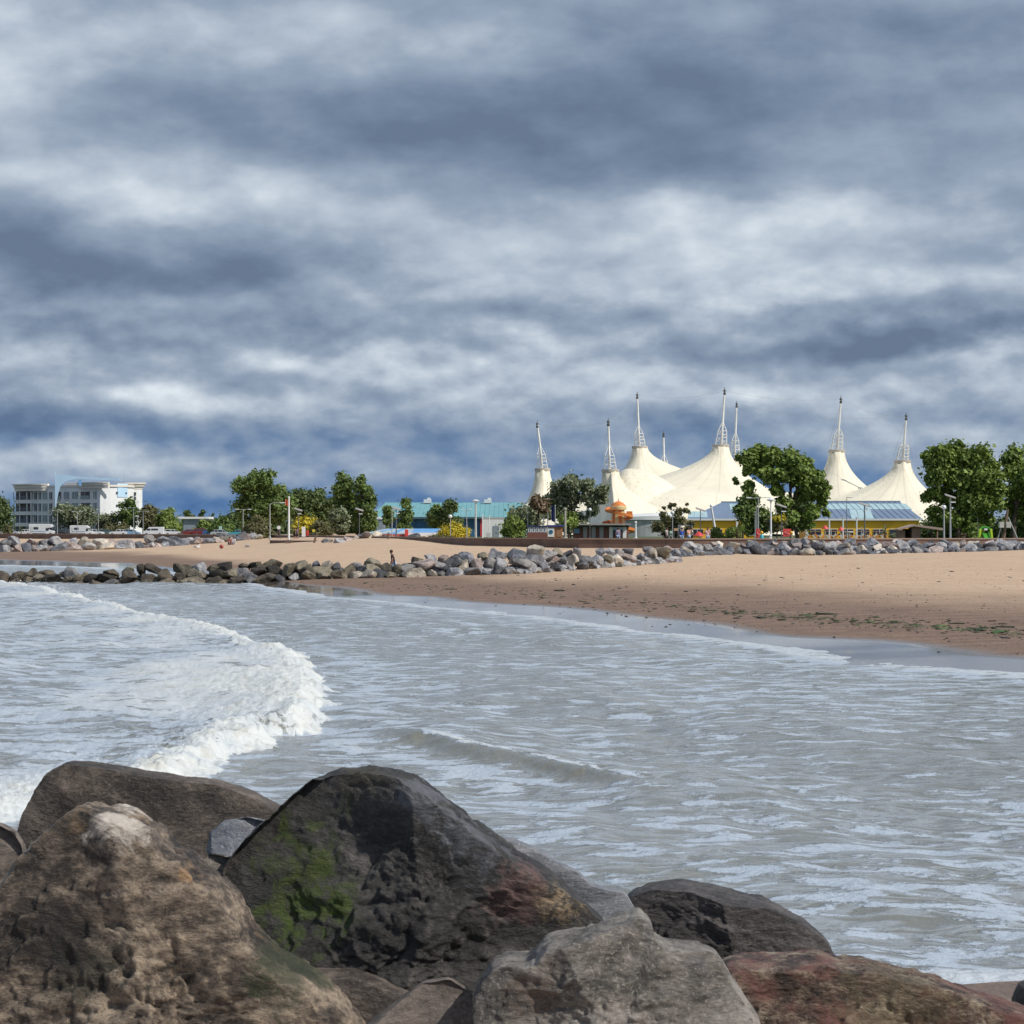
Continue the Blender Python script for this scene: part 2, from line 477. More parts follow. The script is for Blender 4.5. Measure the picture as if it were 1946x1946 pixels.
me = bpy.data.meshes.new("promenade_path"); me.from_pydata(prom_vs, [], [(i, i + 1, n + i + 1, n + i) for i in range(n - 1)])
tag(link("promenade_path", me, paving), kind='structure')
asph = mat("car_park_asphalt", (.055, .055, .058), .85, .2, .5)
me = bpy.data.meshes.new("car_park")
me.from_pydata([(X(-1500, 470), 545, GROUND_Z + .008), (X(520, 470), 470, GROUND_Z + .008), (X(520, 535), 535, GROUND_Z + .008), (X(-1500, 600), 600, GROUND_Z + .008)], [], [(0, 1, 2, 3)])
tag(link("car_park", me, asph), kind='structure')

# sea wall: one long wall with its coping
WALLMAT = mat("sea_wall_concrete", (.165, .108, .086), .85, .16, .5, bump=.4, dirt=(.07, .05, .045), dirt_amt=.6)
COPING = mat("sea_wall_coping", (.30, .225, .18), .8, .1, .8)
def wall_strip(name, pts, z0, z1, th, mt, parent, yoff=0.0):
    n = len(pts); vs = []
    for (x, y) in pts: vs += [(x, y - th / 2 + yoff, z0), (x, y + th / 2 + yoff, z0), (x, y + th / 2 + yoff, z1), (x, y - th / 2 + yoff, z1)]
    fs = []
    for i in range(n - 1):
        a = 4 * i; b = a + 4
        for k in range(4): fs.append((a + k, a + (k + 1) % 4, b + (k + 1) % 4, b + k))
    fs += [(3, 2, 1, 0), (4 * n - 4, 4 * n - 3, 4 * n - 2, 4 * n - 1)]
    me = bpy.data.meshes.new(name); me.from_pydata(vs, [], fs)
    return link(name, me, mt, parent)
sw = empty("sea_wall", (0, 0, 0)); tag(sw, "long brown concrete sea wall between the beach and the promenade", "sea wall")
dense = []
for i in range(len(WP) - 1):
    a, b = WP[i], WP[i + 1]; k = max(2, int(math.dist(a, b) / 6))
    dense += [(a[0] + (b[0] - a[0]) * j / k, a[1] + (b[1] - a[1]) * j / k) for j in range(k)]
dense.append(WP[-1])
wall_strip("wall_body", dense, -0.5, 2.58, .45, WALLMAT, sw)
wall_strip("coping", dense, 2.582, 2.70, .62, COPING, sw)
# short low wall of the slipway beside the flagpole
sl = empty("slipway_wall", (0, 0, 0)); tag(sl, "short low brown wall on the sand in front of the white flagpole", "wall")
pts = [(X(513, 268), 268), (X(560, 262), 262), (X(603, 259), 259)]
wall_strip("wall_body", pts, .6, 2.08, .4, WALLMAT, sl)
wall_strip("coping", pts, 2.082, 2.16, .5, COPING, sl)

# ------------------------------------------------------------------ sea
FRONT = np.array([(-7.2, 14), (-6.6, 22), (-6.0, 27), (-4.9, 31), (-4.3, 34.5), (-4.0, 38.5), (-4.35, 42), (-4.6, 46.5), (-5.6, 55), (-8.6, 68), (-11.6, 78), (-15.5, 88), (-19.6, 99), (-25, 116), (-33, 137), (-45, 165)])
CREST = np.array([(-2.6, 38.0), (-1.6, 35.5), (-.65, 33.6), (.2, 32.2), (1.3, 30.1), (2.0, 28.4), (2.75, 26.6)])
def poly_dist(x, y, pl):
    """signed distance (positive on the left, seaward side) and parameter along"""
    best = np.full(x.shape, 1e9); sg = np.zeros(x.shape); par = np.zeros(x.shape); L = 0
    for i in range(len(pl) - 1):
        a = pl[i]; d = pl[i + 1] - a; l2 = d @ d; l = math.sqrt(l2)
        t_ = np.clip(((x - a[0]) * d[0] + (y - a[1]) * d[1]) / l2, 0, 1)
        cx = a[0] + t_ * d[0]; cy = a[1] + t_ * d[1]
        q = np.hypot(x - cx, y - cy)
        side = d[0] * (y - a[1]) - d[1] * (x - a[0])
        m_ = q < best
        best = np.where(m_, q, best); sg = np.where(m_, np.sign(side), sg); par = np.where(m_, L + t_ * l, par); L += l
    return best * sg, par, L

rows = np.concatenate([np.linspace(1500, 1080, 60)[:-1], np.linspace(1080, 60, 800)])
rows = 14400 / rows
cols = np.concatenate([np.linspace(-2600, -60, 90)[:-1], np.linspace(-60, 2010, 800), np.linspace(2010, 4200, 60)[1:]])
CU, RD = np.meshgrid(cols, rows)
wx = ((CU - 973) / F * RD).ravel(); wy = RD.ravel()
rng = np.random.RandomState(7)
depth = -terrain(wx, wy)
shallow = np.clip((depth + 0.02) / 0.25, 0.02, 1)
wz = np.zeros_like(wx)
for i in range(46):
    lam = 0.45 * (9.0 / 0.45) ** (rng.rand())
    th = math.radians(16) + rng.randn() * 0.75
    k = 2 * math.pi / lam; amp = 0.0029 * lam ** 0.9
    wlen_fade = np.clip(lam * F / wy / 10.0, 0, 1)
    wz += amp * wlen_fade * np.sin(k * (math.cos(th) * wx + math.sin(th) * wy) + rng.rand() * 6.28)
p3 = np.stack([wx, wy, 0 * wx], 1)
gust = 0.65 + 0.7 * np.clip(fbm(p3 * .12, 3, .5, 21) + .3, 0, 1)
wz *= gust * (0.25 + 0.75 * shallow)
# broken wave (bore) running in from the left
s0, par0, L0 = poly_dist(wx, wy, FRONT)
wob = 0.60 * fbm(p3 * 0.28, 3, .6, 31) + 0.34 * fbm(p3 * 1.4, 3, .6, 32) + .16 * fbm(p3 * 5, 3, .6, 33)
s = s0 + wob
amp = 0.40 * np.clip(wy / 26 - .35, 0, 1) * (0.75 + 0.35 * fbm(np.stack([par0 * .09, 0 * par0, 0 * par0], 1), 2, .5, 4))
amp = amp * np.interp(wy, [0, 60, 75, 90, 105, 160], [1, 1, .75, .62, .9, .8])
rise = np.clip((s + 0.45) / 0.75, 0, 1); rise = rise * rise * (3 - 2 * rise)
bore = amp * rise * (0.18 + 0.82 * np.exp(-np.clip(s, 0, None) / 2.3))
inb = rise
lump = np.abs(fbm(p3 * 2.6, 4, .62, 41)) * 0.30 + fbm(p3 * 7.0, 3, .6, 42) * 0.06
near_front = rise * np.exp(-np.clip(s, 0, None) / 1.9)
wz += bore + lump * near_front * 0.50
# second line of broken water behind the front, chop across the foamy trough
chop = fbm(p3 * np.array([.8, .5, 1]), 4, .6, 51)
wz += inb * 0.085 * chop * np.clip(s / 3, 0, 1)
sw2 = np.exp(-((s - 9 - 2 * fbm(p3 * .1, 2, .5, 8)) / 1.6) ** 2)
wz += 0.16 * sw2 * inb
# small wave about to break in the middle
s1, par1, L1 = poly_dist(wx, wy, CREST)
env = np.clip(par1 / 3.5, 0, 1) * np.clip((L1 - par1) / 4.5, 0, 1); env = env * env * (3 - 2 * env) * (.95 + .5 * fbm(np.stack([par1 * .35, 0 * par1, 0 * par1], 1), 2, .5, 18))
s1w = s1 + 0.18 * fbm(p3 * .9, 3, .6, 61)
prof = np.where(s1w > 0, np.exp(-(s1w / 1.1) ** 2), np.exp(-(s1w / 0.40) ** 2))
brk = np.clip(0.72 + 0.5 * fbm(np.stack([par1 * .5, 0 * par1, 0 * par1], 1), 2, .5, 14), 0, 1)
wz += 0.22 * env * prof * (0.7 + .3 * brk)
# foam density
foam = 0.475 + 0.13 * fbm(p3 * np.array([.16, .09, 1]), 3, .5, 71)
foam = foam + np.interp(wy, [15, 24, 36, 60, 150], [.02, .01, .0, .0, .03])
foam = foam + inb * (np.interp(s, [0, 4, 9, 25], [.36, .20, .13, .10]) + 0.22 * fbm(p3 * np.array([.35, .22, 1]), 4, .6, 73))
foam = foam - inb * .22 * sw2 * (wy < 60)
foam = np.where((s > -.40) & (s < .55), np.maximum(foam, 0.90 + .2 * fbm(p3 * 2, 2, .5, 74)), foam)
foam = foam + np.exp(-((s + 1.6) / 1.0) ** 2) * .08
foam = foam + (np.exp(-((depth - 0.012) / 0.022) ** 2) * 0.26 + np.clip(0.16 - depth, 0, .16) * .9) * (1 + .7 * fbm(p3 * np.array([.6, .3, 1]), 3, .6, 77)) * (s < 0)
foam = np.where((s < -.6), np.minimum(foam, .76), foam)
foam = foam - env * np.exp(-((s1w + .24) / .28) ** 2) * .36 + env * np.exp(-((s1w - .06) / .15) ** 2) * .50 * brk + env * np.exp(-((s1w + 1.35) / .5) ** 2) * .16
# lip of the swash on the sand
tzv = -depth
wz = np.where(depth < 0.06, np.minimum(wz, 0.03), wz)
wz = wz + (0.02 + .03 * np.abs(fbm(p3 * 2.2, 3, .6, 78))) * np.exp(-((depth - .01) / 0.03) ** 2)
wz += env * np.exp(-(s1w / .7) ** 2) * .05 * fbm(p3 * 3.0, 4, .6, 79)
sea_me = grid_mesh("sea", wx.reshape(CU.shape), wy.reshape(CU.shape), wz.reshape(CU.shape))
at = sea_me.attributes.new("foam", 'FLOAT', 'POINT'); at.data.foreach_set("value", np.clip(foam, 0, 1.3).astype(np.float32))

def water_material():
    m = bpy.data.materials.new("sea_water"); m.use_nodes = True
    t = NT(m.node_tree); b = m.node_tree.nodes['Principled BSDF']
    g = t.n('ShaderNodeNewGeometry'); pos = g.outputs['Position']
    a = t.n('ShaderNodeAttribute', attribute_name='foam'); fo = a.outputs['Fac']
    st = t.vscale(pos, (.58, 1.0, 1.0))
    big = t.noise(st, 1.75, 6, 0.58, 0.35)
    fine = t.noise(pos, 5.5, 6, 0.66, .6)
    ridge = t.m('SUBTRACT', 1.0, t.m('MULTIPLY', t.m('ABSOLUTE', t.m('SUBTRACT', t.noise(st, 2.1, 5, .55, .8), .5)), 9.0), clamp=True)
    f1 = t.m('ADD', t.m('MULTIPLY', big, .78), t.m('MULTIPLY', fine, .22))
    thr = t.m('SUBTRACT', 0.705, t.m('MULTIPLY', fo, 0.42))
    blot = t.n('ShaderNodeMapRange', interpolation_type='SMOOTHSTEP')
    t.link(f1, blot.inputs[0]); t.link(thr, blot.inputs[1]); t.link(t.m('ADD', thr, .06), blot.inputs[2])
    lace = t.m('MULTIPLY', t.m('MULTIPLY', ridge, t.ss(fo, .25, .5)), .55)
    fm = t.m('MAXIMUM', blot.outputs[0], lace, clamp=True)
    fm = t.m('MAXIMUM', fm, t.ss(fo, .80, .98), clamp=True)
    murk = t.mix(t.noise(t.vscale(pos, (.15, .1, .1)), 1.0, 3), (.150, .150, .128), (.200, .200, .172))
    white = t.mix(t.ss(fo, .60, 1.0), (.39, .45, .525), (.60, .625, .62))
    white = t.mix(t.m('MULTIPLY', t.ss(t.noise(pos, 2.2, 6, .68), .50, .70), t.ss(fo, .6, .95, .0, .7)), white, (.44, .42, .36))
    c = t.mix(fm, murk, white)
    t.link(c, b.inputs['Base Color'])
    t.link(t.m('ADD', .085, t.m('MULTIPLY', fm, .55)), b.inputs['Roughness'])
    b.inputs['IOR'].default_value = 1.33
    bp = t.n('ShaderNodeBump'); bp.inputs['Strength'].default_value = 1.0; bp.inputs['Distance'].default_value = 0.05
    h = t.m('ADD', t.m('MULTIPLY', t.noise(t.vscale(pos, (1, .75, 1)), 3.2, 5, .6), .85), t.m('MULTIPLY', t.m('MULTIPLY', fine, fm), .9))
    t.link(h, bp.inputs['Height']); t.link(bp.outputs[0], b.inputs['Normal'])
    return m
WATER = water_material()
tag(link("sea", sea_me, WATER), kind='structure')

# spray thrown up along the breaking front
r2 = np.random.RandomState(3)
seg = np.hypot(*(FRONT[1:] - FRONT[:-1]).T); cum = np.concatenate([[0], np.cumsum(seg)])
vs = []; fs = []
tet = np.array([(1, 1, 1), (-1, -1, 1), (-1, 1, -1), (1, -1, -1)], float) * .58
for i in range(1500):
    l = r2.rand() * cum[-1]; 
    x_ = np.interp(l, cum, FRONT[:, 0]); y_ = np.interp(l, cum, FRONT[:, 1])
    if y_ < 24 or y_ > 130: continue
    if 58 < y_ < 92 and r2.rand() < .6: continue
    cl = 0.5 + 0.5 * math.sin(l * 1.7) * math.sin(l * .53)
    h = r2.exponential(.10) * (0.4 + cl)
    x_ += r2.randn() * .35 - .25; y_ += r2.randn() * .3
    rad = (.003 + .006 * r2.rand()) * (1 + y_ / 60)
    base = len(vs); vs += [tuple(tet[k] * rad + np.array([x_, y_, .30 + h])) for k in range(4)]
    fs += [(base, base + 1, base + 2), (base, base + 3, base + 1), (base, base + 2, base + 3), (base + 1, base + 3, base + 2)]
me = np_mesh("sea_spray", vs, fs, False)
tag(link("sea_spray", me, mat("spray_white", (.70, .72, .74), .5, .05)), kind='stuff')

# weed and pebbles left in strand lines
def scatter(name, n, seed, curves, size, squash, mt, spread):
    r = np.random.RandomState(seed); vs = []; fs = []
    ico = bmesh.new(); bmesh.ops.create_icosphere(ico, subdivisions=1, radius=1); iv = np.array([v.co[:] for v in ico.verts]); ifs = np.array([[v.index for v in f.verts] for f in ico.faces]); ico.free()
    px = []; 
    for _ in range(n):
        cu = curves[r.randint(len(curves))]
        u = r.uniform(cu[0][0], cu[-1][0]); y = np.interp(u, [c[0] for c in cu], [c[1] for c in cu]) 
        if r.rand() < .6: u = u + 26 * math.sin(u * .11) + 14 * math.sin(u * .37)
        y = y + r.randn() * spread
        # invert through the terrain: march the line of sight
        d = 3.3 * F / max(8, (y - 1005))
        for _k in range(6): d = (EYE - tz(X(u, d), d)) * F / max(8, (y - 1005))
        px.append((X(u, d), d))
    px = np.array(px); z = terrain(px[:, 0], px[:, 1])
    keep = z > -0.01
    for (x, y), zz_ in zip(px[keep], z[keep]):
        sc = size * math.exp(r.randn() * .55)
        a = r.rand() * 3.14; ca, sa = math.cos(a), math.sin(a)
        q = iv * np.array([sc * r.uniform(.8, 3.0), sc, sc * squash]) * (1 + .25 * r.randn(len(iv), 1))
        q = np.stack([q[:, 0] * ca - q[:, 1] * sa, q[:, 0] * sa + q[:, 1] * ca, q[:, 2]], 1) + np.array([x, y, zz_ + sc * squash * .3])
        fs.append(ifs + len(vs) * len(iv)); vs.append(q)
    me = np_mesh(name, np.concatenate(vs), np.concatenate(fs), False)
    return tag(link(name, me, mt), kind='stuff')
weed_l = [[(560, 1108), (760, 1115), (1000, 1128), (1300, 1148), (1600, 1172), (1946, 1188)], [(780, 1112), (1100, 1134), (1450, 1168), (1700, 1188), (1946, 1203)], [(1300, 1156), (1550, 1176), (1800, 1193), (1960, 1206)]]
WEED_N = 1
scatter("washed_up_seaweed", 700, 5, weed_l, .04, .30, mat("weed_dark", (.022, .030, .012), .8, .5, 2), 4)
scatter("green_seaweed", 560, 6, weed_l[1:], .036, .2, mat("weed_green", (.045, .085, .020), .7, .4, 2), 3)
scatter("pebbles", 1100, 8, [[(900, 1110), (1300, 1135), (1946, 1150)], [(1000, 1135), (1400, 1170), (1950, 1215)], [(700, 1122), (1100, 1145), (1500, 1180), (1950, 1205)], [(1000, 1085), (1500, 1090), (1950, 1095)]], 0.020, .6, mat("pebble_grey", (.085, .075, .075), .7, .5, 1), 14)
# ------------------------------------------------------------------ boulders in the foreground
def ico_np(sub):
    bm = bmesh.new(); bmesh.ops.create_icosphere(bm, subdivisions=sub, radius=1)
    v = np.array([x.co[:] for x in bm.verts]); f = np.array([[a.index for a in q.verts] for q in bm.faces]); bm.free()
    return v, f
ICO = {k: ico_np(k) for k in (3, 4, 6, 7)}

def rock_material(name, dark, mid, light, scale=3.0, contrast=(.36, .5, .66), bump=1.0, spots=None, patches=(), strata=(.4, .5, .2, .8, 1, 1.5), rough=.60):
    m = bpy.data.materials.new(name); m.use_nodes = True
    t = NT(m.node_tree); b = m.node_tree.nodes['Principled BSDF']
    g = t.n('ShaderNodeNewGeometry'); pos = g.outputs['Position']
    v = pos
    if strata is not None:
        mp = t.n('ShaderNodeMapping'); t.link(pos, mp.inputs[0]); mp.inputs['Rotation'].default_value = strata[:3]; mp.inputs['Scale'].default_value = strata[3:]
        v = mp.outputs[0]
    n1 = t.noise(v, scale, 10, .66, .35)
    n2 = t.noise(v, scale * 6, 9, .74)
    contrast = tuple(.5 + (q_ - .5) * .72 for q_ in contrast)
    f = t.m('ADD', t.m('MULTIPLY', n1, .62), t.m('MULTIPLY', n2, .38))
    c = t.ramp(f, [(contrast[0], dark), (contrast[1], mid), (contrast[2], light)])
    sp = t.noise(pos, 70, 4, .7)
    c = t.mix(t.ss(sp, .56, .66, 0, .75), c, tuple(min(1, x * 1.9 + .02) for x in mid))
    c = t.mix(t.ss(sp, .44, .30, 0, .6), c, tuple(x * .45 for x in dark))
    if spots:
        col, sc, lo_, hi_, amt = spots
        c = t.mix(t.ss(t.noise(pos, sc, 6, .6, .8), lo_, hi_, 0, amt), c, col)
    hgt = t.m('ADD', t.m('MULTIPLY', n1, 1.0), t.m('MULTIPLY', n2, .45))
    for (px, py, d, r, col, amt, sc) in patches:
        cpt = P(px, py, d); rr = r * d / F
        sb = t.n('ShaderNodeVectorMath', operation='SUBTRACT'); t.link(pos, sb.inputs[0]); sb.inputs[1].default_value = cpt
        ml = t.n('ShaderNodeVectorMath', operation='MULTIPLY'); t.link(sb.outputs[0], ml.inputs[0]); ml.inputs[1].default_value = (1, .45, 1)
        ln = t.n('ShaderNodeVectorMath', operation='LENGTH'); t.link(ml.outputs[0], ln.inputs[0])
        q = t.m('DIVIDE', ln.outputs['Value'], rr)
        q = t.m('ADD', q, t.m('MULTIPLY', t.m('SUBTRACT', t.noise(pos, sc * .8, 9, .74, .8), .5), 5.0))
        c = t.mix(t.ss(q, 1.30, .45, 0, amt), c, t.mix(t.noise(pos, sc * 4, 5, .7), tuple(x * .5 for x in col), tuple(min(1, x * 1.45) for x in col)))
    # colour goes paler along raised edges and darker in the hollows
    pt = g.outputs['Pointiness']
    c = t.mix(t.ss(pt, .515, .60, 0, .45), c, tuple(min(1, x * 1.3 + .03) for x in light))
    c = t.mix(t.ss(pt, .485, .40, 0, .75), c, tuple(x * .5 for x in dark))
    t.link(c, b.inputs['Base Color'])
    b.inputs['Roughness'].default_value = rough
    bp = t.n('ShaderNodeBump'); bp.inputs['Strength'].default_value = bump; bp.inputs['Distance'].default_value = .05
    t.link(hgt, bp.inputs['Height']); t.link(bp.outputs[0], b.inputs['Normal'])
    return m

def boulder(label, outline, d, mt, planes=(), depth=None, seed=0, sub=7, amp=.05, fine=.5, center=None, chunk=.8, pits=.5):
    pts = [P(x, y, d) for x, y in outline]
    ax = np.array([p.x for p in pts]); azz = np.array([p.z for p in pts])
    if center: cc = P(center[0], center[1], d); cx, cz = cc.x, cc.z
    else: cx = (ax.max() + ax.min()) / 2; cz = (azz.max() + azz.min()) / 2
    # silhouette radius by angle: closed polyline sampled by ray casting
    th = np.linspace(-math.pi, math.pi, 721); R = np.zeros(721)
    n = len(pts)
    for k, a in enumerate(th):
        dx, dz = math.cos(a), math.sin(a); best = 0
        for i in range(n):
            x0, z0 = ax[i] - cx, azz[i] - cz; x1, z1 = ax[(i + 1) % n] - cx, azz[(i + 1) % n] - cz
            ex, ez = x1 - x0, z1 - z0; den = dx * ez - dz * ex
            if abs(den) < 1e-9: continue
            tt = (x0 * ez - z0 * ex) / den; uu_ = (x0 * dz - z0 * dx) / den
            if tt > 0 and -1e-6 <= uu_ <= 1 + 1e-6: best = max(best, tt)
        R[k] = best
    kk = np.exp(-0.5 * (np.arange(-6, 7) / 2.2) ** 2); kk /= kk.sum()
    R = np.convolve(np.pad(R, 6, mode='wrap'), kk, 'valid')[:721]
    v, f = ICO[sub]
    s = np.hypot(v[:, 0], v[:, 2]); a = np.arctan2(v[:, 2], v[:, 0])
    r = np.interp(a, th, R)
    D = depth if depth else .42 * (ax.max() - ax.min() + azz.max() - azz.min()) / 2 * 1.15
    g = s ** chunk
    x = r * np.cos(a) * g; z = r * np.sin(a) * g; y = D * np.sign(v[:, 1]) * np.abs(v[:, 1]) ** .9
    # flat broken faces: y is clamped by planes y >= c + a*x + b*z  (x, z in units of the half width)
    hw = (ax.max() - ax.min()) / 2
    front = y.copy()
    for (c0, a0, b0) in planes:
        pl = D * (c0 + a0 * x / hw + b0 * z / hw)
        front = np.maximum(front, pl)
    y = np.where(v[:, 1] < 0, np.minimum(front, D * .6), y)
    p = np.stack([x, y, z], 1)
    # broken, faceted form: clip by planes facing the open side, large faces then small chips
    rp = np.random.RandomState(seed * 7 + 1); fac = np.ones(len(v))
    for (cnt_, lo_, hi_) in ((8, .62, .88), (16, .80, .97)):
        for _ in range(cnt_):
            nn = rp.randn(3); nn[1] = -abs(nn[1]) * 1.1 - .15; nn /= np.linalg.norm(nn)
            dt = v @ nn; fac = np.minimum(fac, np.where(dt > .05, rp.uniform(lo_, hi_) / np.maximum(dt, .05), 9))
    fac = np.minimum(fac, 1); kf = np.clip((s - .60) / .38, 0, 1); fac = 1 - (1 - fac) * (1 - .86 * kf * kf * (3 - 2 * kf))
    p = p * fac[:, None]
    # displacement along the outward direction
    hwv = hw
    q = p / hwv
    nrm = p / (np.linalg.norm(p, axis=1, keepdims=True) + 1e-9)
    tt_ = (fbm(q * np.array([1.5, 1.5, 2.4]) + seed, 4, .5, seed + 31) * 4.5); fr_ = tt_ - np.floor(tt_)
    terr = np.floor(tt_) + np.clip(fr_ * 4.5, 0, 1)
    tt2 = (fbm(q * np.array([4.5, 4.5, 6]) + seed, 3, .5, seed + 37) * 4); fr2 = tt2 - np.floor(tt2)
    disp = amp * .34 * terr * fine / 2 + amp * .20 * (np.floor(tt2) + np.clip(fr2 * 5, 0, 1)) * fine
    disp += .30 * amp * fbm(q * 1.6, 4, .55, seed) + amp * .30 * fbm(q * 4.2, 5, .6, seed + 5, ridged=True) * fine * 2
    cell = fbm(q * 9, 5, .66, seed + 9, ridged=True)
    disp += amp * .42 * fine * cell
    disp += amp * .20 * fine * fbm(q * 26, 4, .65, seed + 11, ridged=True)
    cr = np.clip(1 - np.abs(fbm(q * np.array([2.2, 2.2, 3.2]) + 3.1, 4, .55, seed + 21)) * 9, 0, 1); disp -= amp * .55 * cr * fine
    cr = np.clip(1 - np.abs(fbm(q * np.array([6, 6, 8.5]), 3, .6, seed + 23)) * 6, 0, 1); disp -= amp * .22 * cr * fine
    pit = np.clip(fbm(q * 6, 3, .6, seed + 13) - .28, 0, 1); disp -= amp * pits * .8 * pit
    # the outline keeps its place: damp the large terms near the silhouette
    edge = 1 - np.clip((s - .75) / .25, 0, 1) * .60
    disp = disp - disp[s > .8].mean()
    disp = (disp - .15 * amp) * edge
    p = p + nrm * (disp * hwv)[:, None]
    me = np_mesh("boulder", p, f, True)
    o = link("boulder", me, mt, None, (cx, d, cz))
    tag(o, label, "boulder", "large boulders of the near groyne")
    return o

B = {}
m_brown = rock_material("rock_brown", (.020, .015, .012), (.092, .070, .053), (.36, .285, .21), 3.2, (.42, .50, .62), 1.0,
    spots=((.30, .20, .10), 3.4, .60, .70, .55),
    patches=[(235, 1530, 7.6, 70, (.58, .52, .46), .95, 7), (560, 1850, 7.8, 80, (.030, .042, .016), .75, 5), (150, 1860, 7.6, 70, (.014, .016, .010), .8, 5), (370, 1650, 7.6, 30, (.40, .24, .11), .7, 9), (100, 1760, 7.6, 90, (.018, .014, .012), .6, 6)])
m_back = rock_material("rock_back_brown", (.028, .022, .018), (.082, .064, .052), (.19, .155, .125), 3.6, (.38, .50, .66), 1.0, strata=(0, .5, 0, 1, 1, 1.6))
m_moss = rock_material("rock_dark_mossy", (.010, .009, .009), (.038, .035, .033), (.125, .115, .105), 2.4, (.38, .51, .68), 1.0,
    patches=[(800, 1530, 8.6, 60, (.17, .185, .22), .5, 9), (550, 1675, 8.6, 110, (.060, .090, .007), .92, 9), (572, 1768, 8.5, 85, (.055, .090, .006), .92, 9),
             (990, 1710, 8.6, 60, (.19, .105, .095), .6, 9), (1055, 1725, 8.6, 45, (.42, .31, .19), .65, 12), (650, 1490, 8.6, 90, (.055, .046, .026), .7, 6), (900, 1590, 8.6, 70, (.15, .16, .185), .6, 8)])
m_slab = rock_material("rock_blue_grey", (.085, .090, .105), (.175, .180, .200), (.30, .30, .31), 2.4, (.36, .50, .68), .55, strata=(0, .55, 0, .5, 1, 2.4), rough=.5,
    patches=[(980, 1600, 9.3, 30, (.32, .22, .12), .7, 9)])
m_grey = rock_material("rock_grey_beige", (.060, .054, .048), (.195, .175, .155), (.36, .33, .295), 3.0, (.38, .50, .64), 1.0, strata=(0, .7, 0, .7, 1, 1.7),
    patches=[(1190, 1760, 7.2, 60, (.13, .135, .165), .8, 6), (930, 1870, 7.2, 40, (.36, .33, .27), .6, 9), (1010, 1900, 7.2, 60, (.12, .075, .05), .5, 7), (1370, 1850, 7.2, 50, (.17, .17, .20), .8, 5)])
m_dark = rock_material("rock_charcoal", (.016, .015, .016), (.056, .050, .050), (.135, .12, .115), 4.2, (.36, .50, .68), 1.0, strata=(0, .5, 0, .7, 1, 1.7))
m_red = rock_material("rock_red_speckled", (.022, .015, .012), (.120, .075, .058), (.38, .32, .23), 8.0, (.40, .50, .62), 1.0, spots=((.20, .075, .060), 4.5, .44, .60, .75),
    patches=[(1700, 1935, 8.4, 120, (.18, .15, .085), .5, 8)])
m_small = rock_material("rock_bluish", (.07, .08, .10), (.15, .165, .195), (.27, .28, .30), 4, (.36, .5, .66), .8)
m_low = rock_material("rock_low_brown", (.035, .028, .025), (.105, .085, .072), (.21, .175, .15), 3, (.38, .5, .66), .8)

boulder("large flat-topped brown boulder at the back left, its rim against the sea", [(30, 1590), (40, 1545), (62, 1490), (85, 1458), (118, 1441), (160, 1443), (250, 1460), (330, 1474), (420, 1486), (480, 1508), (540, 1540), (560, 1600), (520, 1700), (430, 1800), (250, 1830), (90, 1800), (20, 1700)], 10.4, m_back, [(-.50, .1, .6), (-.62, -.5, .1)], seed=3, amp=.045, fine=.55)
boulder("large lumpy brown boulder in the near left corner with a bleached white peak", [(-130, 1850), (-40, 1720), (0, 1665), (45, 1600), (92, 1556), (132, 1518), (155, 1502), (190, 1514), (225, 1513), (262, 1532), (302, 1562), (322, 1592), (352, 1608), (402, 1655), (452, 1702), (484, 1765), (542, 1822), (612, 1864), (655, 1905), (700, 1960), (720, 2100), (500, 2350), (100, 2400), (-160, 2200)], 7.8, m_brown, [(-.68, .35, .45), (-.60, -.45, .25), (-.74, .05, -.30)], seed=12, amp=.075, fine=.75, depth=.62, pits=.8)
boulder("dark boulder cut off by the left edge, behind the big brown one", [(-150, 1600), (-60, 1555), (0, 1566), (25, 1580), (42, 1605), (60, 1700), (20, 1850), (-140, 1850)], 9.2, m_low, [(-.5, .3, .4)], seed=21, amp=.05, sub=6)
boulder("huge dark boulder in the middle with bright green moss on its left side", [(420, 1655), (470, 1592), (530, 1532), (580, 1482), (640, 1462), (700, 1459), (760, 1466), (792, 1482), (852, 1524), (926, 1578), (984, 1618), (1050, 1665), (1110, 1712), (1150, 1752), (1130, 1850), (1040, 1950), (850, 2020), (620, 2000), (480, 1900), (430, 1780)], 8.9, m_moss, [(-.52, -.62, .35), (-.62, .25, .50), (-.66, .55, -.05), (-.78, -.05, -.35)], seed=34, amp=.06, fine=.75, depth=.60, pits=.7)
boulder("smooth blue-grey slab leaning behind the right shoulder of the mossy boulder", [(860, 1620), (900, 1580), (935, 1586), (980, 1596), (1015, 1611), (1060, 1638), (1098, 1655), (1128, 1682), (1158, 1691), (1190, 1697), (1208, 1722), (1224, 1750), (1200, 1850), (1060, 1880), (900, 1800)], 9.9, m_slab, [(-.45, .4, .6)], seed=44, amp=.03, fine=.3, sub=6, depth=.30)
boulder("pale grey boulder with a jagged notched top at the bottom right of centre", [(888, 1905), (897, 1878), (925, 1832), (945, 1820), (991, 1820), (1015, 1798), (1036, 1777), (1072, 1770), (1108, 1766), (1150, 1754), (1182, 1743), (1217, 1729), (1241, 1744), (1244, 1775), (1268, 1792), (1300, 1797), (1340, 1801), (1366, 1811), (1392, 1853), (1417, 1893), (1448, 1945), (1460, 2080), (1300, 2200), (1050, 2200), (920, 2080)], 7.5, m_grey, [(-.62, .30, .62), (-.70, -.45, .30), (-.80, .1, -.1)], seed=52, amp=.045, fine=.9, depth=.50, pits=.3)
